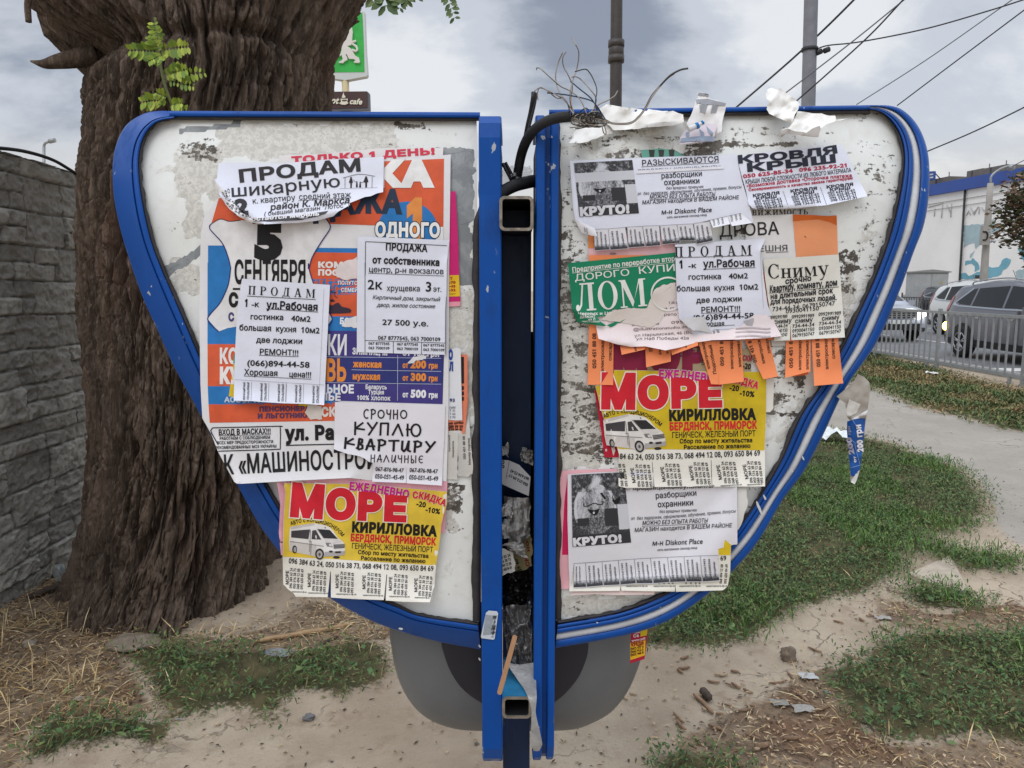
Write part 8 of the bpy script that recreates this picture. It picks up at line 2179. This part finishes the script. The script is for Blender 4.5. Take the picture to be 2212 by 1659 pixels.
c = f2(107); MB().tube([c - [0, 0, .03], c + [0, 0, .03]], .155, mat('clamp_dark', (40, 42, 46), .6), 14).build('clamp', p2)
conc = mat('concrete_pole', (164, 160, 154), .9, .2, 20, .1, 3)
u0, v0 = BLD(1092, 400); u1, v1 = BLD(1010, 1550)
p3, f3 = pole(u0, v0, u1, v1, 36.0, .13, .19, conc, 'street_lamp', 'concrete street lamp with one curved arm in front of the white building', 'street lamp', top=0)
arm = [at(*BLD(*q), 36.0) for q in ((1095,395),(1098,330),(1130,285),(1200,235),(1270,205),(1310,198))]
MB().tube(smooth(arm, 6), .05, galv, 8).build('arm', p3)
a, b = at(*BLD(1300, 208), 36.0), at(*BLD(1385, 212), 36.0)
MB().tube([a, a + (b - a) * .2, a + (b - a) * .7, b], [.06, .15, .16, .07], galv, 10).build('lamp_head', p3)
c = at(*BLD(1025, 1030), 35.75)
MB().box(c, (.34, .25, .9), conc).build('junction_box', p3)
MB().tube(smooth([at(*BLD(*q), 35.6) for q in ((1000,985),(1045,990),(1058,1035),(1040,1080),(1000,1085))], 5), .035, rub, 6).build('cable_loop', p3)
cm_ = thing('camera_unit', 'small white security camera on the concrete street lamp', 'camera', tuple(at(*BLD(1130, 1100), 35.7)))
MB().tube([at(*BLD(1068, 1122), 35.8), at(*BLD(1100, 1110), 35.7), at(*BLD(1112, 1082), 35.65)], .03, whitestrip, 6).build('bracket', cm_)
MB().tube([at(*BLD(1105, 1080), 35.6), at(*BLD(1156, 1106), 35.5)], .09, whitestrip, 8).build('housing', cm_)
fl_, ff_ = pole(95, 315, 95, 352, 55.0, .10, .12, galv, 'street_lamp', 'distant thin street lamp rising behind the stone wall', 'street lamp', top=0)
MB().tube([at(95, 315, 55), at(98, 309, 55), at(108, 305, 55), at(119, 303, 55)], .09, galv, 7).build('arm', fl_)
MB().tube([at(106, 305.5, 55), at(119, 302.5, 55)], .16, galv, 7).build('lamp_head', fl_)

# ---- overhead wires
wm_ = mat('overhead_wire', (62, 62, 68), .7); wm2 = mat('thin_overhead_wire', (110, 112, 120), .7)
def ohw(pts, r, m, label, Y=(14, 14)):
    n = len(pts)
    p3_ = [at(u, v, Y[0] + (Y[1] - Y[0]) * i / (n - 1)) for i, (u, v) in enumerate(pts)]
    tag(MB().tube(smooth(p3_, 8) if n > 2 else p3_, r, m, 6).build('overhead_wire'), label, 'wire')
ohw(((1588,234),(1680,155),(1735,106),(1790,54),(1850,-6),(1930,-90)), .020, wm_, 'thick black wire passing behind the grey utility pole', (16.5, 14))
ohw(((1690,206),(1740,168),(1850,83),(1962,-8),(2030,-65)), .011, wm2, 'upper of two parallel thin wires crossing the grey utility pole', (13.5, 12))
ohw(((1716,222),(1790,157),(1880,75),(1956,-6),(2020,-75)), .013, wm_, 'lower of two parallel wires crossing the grey utility pole', (13.5, 12))
ohw(((1764,106),(1790,98),(1860,90),(2000,62),(2140,22),(2240,-10),(2400,-60)), .013, wm_, 'sagging tension wire anchored to the clamp on the grey utility pole', (15, 13))
ohw(((1850,226),(2000,130),(2160,18),(2230,-32),(2300,-85)), .011, wm2, 'thin slanting wire above the right rim, left of its parallel twin', (18, 14))
ohw(((1938,228),(2060,136),(2212,22),(2300,-45)), .013, wm_, 'thin slanting wire above the right rim, right of its parallel twin', (18, 14))
ohw(((1996,330),(2100,286),(2212,232),(2330,170)), .020, wm_, 'lowest wire rising to the right above the white building', (24, 20))
for i, q in enumerate(((1000, 308), (1045, 296))):
    c = at(*(np.array([2600, 0]) / 1.85176 + np.array(q) / (1.4786 * 1.85176)), 14.9); tag(MB().tube([c - [.05, 0, .02], c + [.05, 0, .02]], .05, mat('clamp_dark'), 8).build('insulator'), ('inner dark insulator on the tension wire at the grey pole', 'outer dark insulator on the tension wire at the grey pole')[i], 'insulator')
ohw(((BLD(1340, 205)), (BLD(1496, 125)), (BLD(1800, -20))), .02, wm2, 'thin wire running from the street lamp head out to the right', (36, 34))

# ---- far right tree
ft = thing('street_tree', 'rusty brown leaved tree at the right edge in front of the white building', 'tree', tuple(at(2250, 460, 27.0) * [1, 1, 0]))
c0 = at(2262, 455, 27.0)
MB().tube([(c0[0], 27.0, 0), (c0[0] + .05, 27.0, 1.6), (c0[0] - .05, 27.0, 3.4), (c0[0], 27.0, 5.0)], [.16, .12, .09, .03], bkm, 8).build('trunk', ft)
cr_ = MB()
n = 8200
d = rng.normal(size=(n, 3)); d /= np.linalg.norm(d, axis=1)[:, None]
rad_ = rng.uniform(.25, 1, n) ** .5 * (1 + .75 * (fbm(d[:, 0] * 2.2 + 4, d[:, 1] * 2.2, d[:, 2] * 2.2, 55, 3) - .5) * 2)
ctr = c0 + d * rad_[:, None] * np.array([1.55, 1.5, 1.75])
keep = fbm(ctr[:, 0] * 2.2, ctr[:, 1] * 2.2, ctr[:, 2] * 2.2, 56, 2) > .38
ctr = ctr[keep]; n = len(ctr)
az = rng.uniform(0, 6.28, n); a1 = np.stack([np.cos(az), np.sin(az), rng.uniform(-.5, .5, n)], -1); a2 = np.cross(a1, rng.normal(size=(n, 3))); a2 /= np.linalg.norm(a2, axis=1)[:, None]
Lf = .10 * rng.uniform(.6, 1.3, n)[:, None]
V = np.stack([ctr - a1 * Lf, ctr + a2 * Lf * .5, ctr + a1 * Lf, ctr - a2 * Lf * .5], 1).reshape(-1, 3)
cc = np.array([lin(c) for c in ((88, 80, 58), (108, 86, 66), (78, 84, 54), (124, 98, 78), (70, 72, 50))])[rng.integers(0, 5, n)]
cr_.add(V, np.arange(n * 4).reshape(n, 4).tolist(), leafm, np.repeat(cc, 4, 0))
cr_.build('crown', ft)

# ---- petrol station pylon and cafe sign behind the big tree
SY = 42.0
sp_ = thing('pylon_sign', 'tall green and white pylon sign with a white heraldic beast, behind the big tree', 'sign', tuple(at(745, 620, SY) * [1, 1, 0]))
def slab(pl, Y, t, m, nm, parent, F=SGN):
    P_ = np.array([at(*F(*q), Y) for q in pl]); q2 = P_[:, [0, 2]]
    ar = np.sum(q2[:, 0] * np.roll(q2[:, 1], -1) - np.roll(q2[:, 0], -1) * q2[:, 1])
    if ar < 0: q2 = q2[::-1]
    n = len(q2)
    vv, ff = cdt(q2, [], [list(range(n))], 1)
    mb = MB(); mb.add(np.c_[vv[:, 0], np.full(len(vv), Y), vv[:, 1]], ff, m)
    mb.add([(a, Y, b) for a, b in q2] + [(a, Y + t, b) for a, b in q2], [(i, (i + 1) % n, n + (i + 1) % n, n + i) for i in range(n)], m)
    return mb.build(nm, parent)
slab([(60,160),(345,155),(612,160),(632,700),(655,1030),(640,1055),(345,1110),(40,1060),(30,700)], SY, .45, mat('pylon_white', (206, 212, 210), .5), 'frame', sp_)
slab([(110,182),(585,178),(605,600),(615,995),(60,1000),(80,600)], SY - .02, .02, mat('pylon_green', (46, 176, 70), .45, .1, 2, .14, 1.2), 'face', sp_)
lw = mat('pylon_relief', (224, 220, 214), .5)
lion = slab([(440,375),(452,440),(446,500),(442,560),(430,622),(376,634),(430,672),(452,710),(488,770),(535,795),(552,850),(540,868),(472,866),(468,850),(492,836),(470,815),(400,812),(384,780),(372,752),(352,748),(378,800),(376,830),(340,845),(318,870),(262,868),(258,854),(300,835),(316,812),(302,780),(300,760),(240,785),(225,770),(285,745),(300,690),(296,630),(240,610),(200,640),(190,620),(235,585),(250,560),(215,520),(225,440),(290,400),(330,430),(345,520),(350,545),(390,440)], SY - .14, .12, lw, 'emblem', sp_)
tl_ = [at(*SGN(*q), SY - .08) for q in ((445,690),(490,708),(515,690),(505,650),(468,620),(445,605),(452,580),(478,575),(500,565))]
MB().tube(smooth(tl_, 6), .065, lw, 8).build('emblem_tail', sp_)
pp = at(746, 175, SY + .2)
MB().tube([(pp[0], SY + .2, 0), (pp[0], SY + .2, pp[2])], .20, mat('cream_post', (206, 190, 150), .6), 12).build('post', sp_)
cs = thing('cafe_sign', 'brown cafe sign with a white coffee cup, under the green pylon', 'sign', tuple(at(747, 220, SY - .3)))
slab([(-60,1270),(650,1262),(655,1485),(-60,1505)], SY - .5, .5, mat('cafe_brown', (72, 46, 46), .5, .05, 2, .1, 1), 'face', cs)
slab([(650,1262),(682,1290),(690,1525),(-40,1530),(-60,1503),(656,1485)], SY - .45, .3, mat('cafe_grey', (96, 98, 108), .5), 'frame', cs)
def sgt(body, x0, x1, y, h, parent):
    f = Sheet(0, 0, surf=lambda u, v, o: at(u, v, SY - .56 - np.asarray(o)))
    f.off = lambda u, v: 0 * u
    f.t(SGN, body, (x0, y, x1, y + 8), h, (226, 222, 204), .03, .25)
    f.mb.build('lettering', parent)
sgt('Hot', 70, 250, 1425, 95, cs); sgt('cafe', 405, 580, 1435, 78, cs)
slab([(262,1425),(290,1412),(285,1365),(385,1365),(375,1405),(392,1425),(350,1448),(300,1446)], SY - .58, .05, mat('cup_white', (226, 222, 204), .5), 'cup', cs)
slab([(300,1350),(325,1275),(332,1310),(350,1330),(348,1352)], SY - .58, .05, mat('cup_white'), 'cup', cs)
slab([(300,1380),(372,1378),(362,1396),(310,1398)], SY - .60, .02, mat('cafe_brown'), 'cup_brown_line', cs)  # brown line across the white cup
slab([(290,1528),(440,1528),(440,1700),(290,1700)], SY - .2, .4, mat('cafe_grey'), 'post', cs)
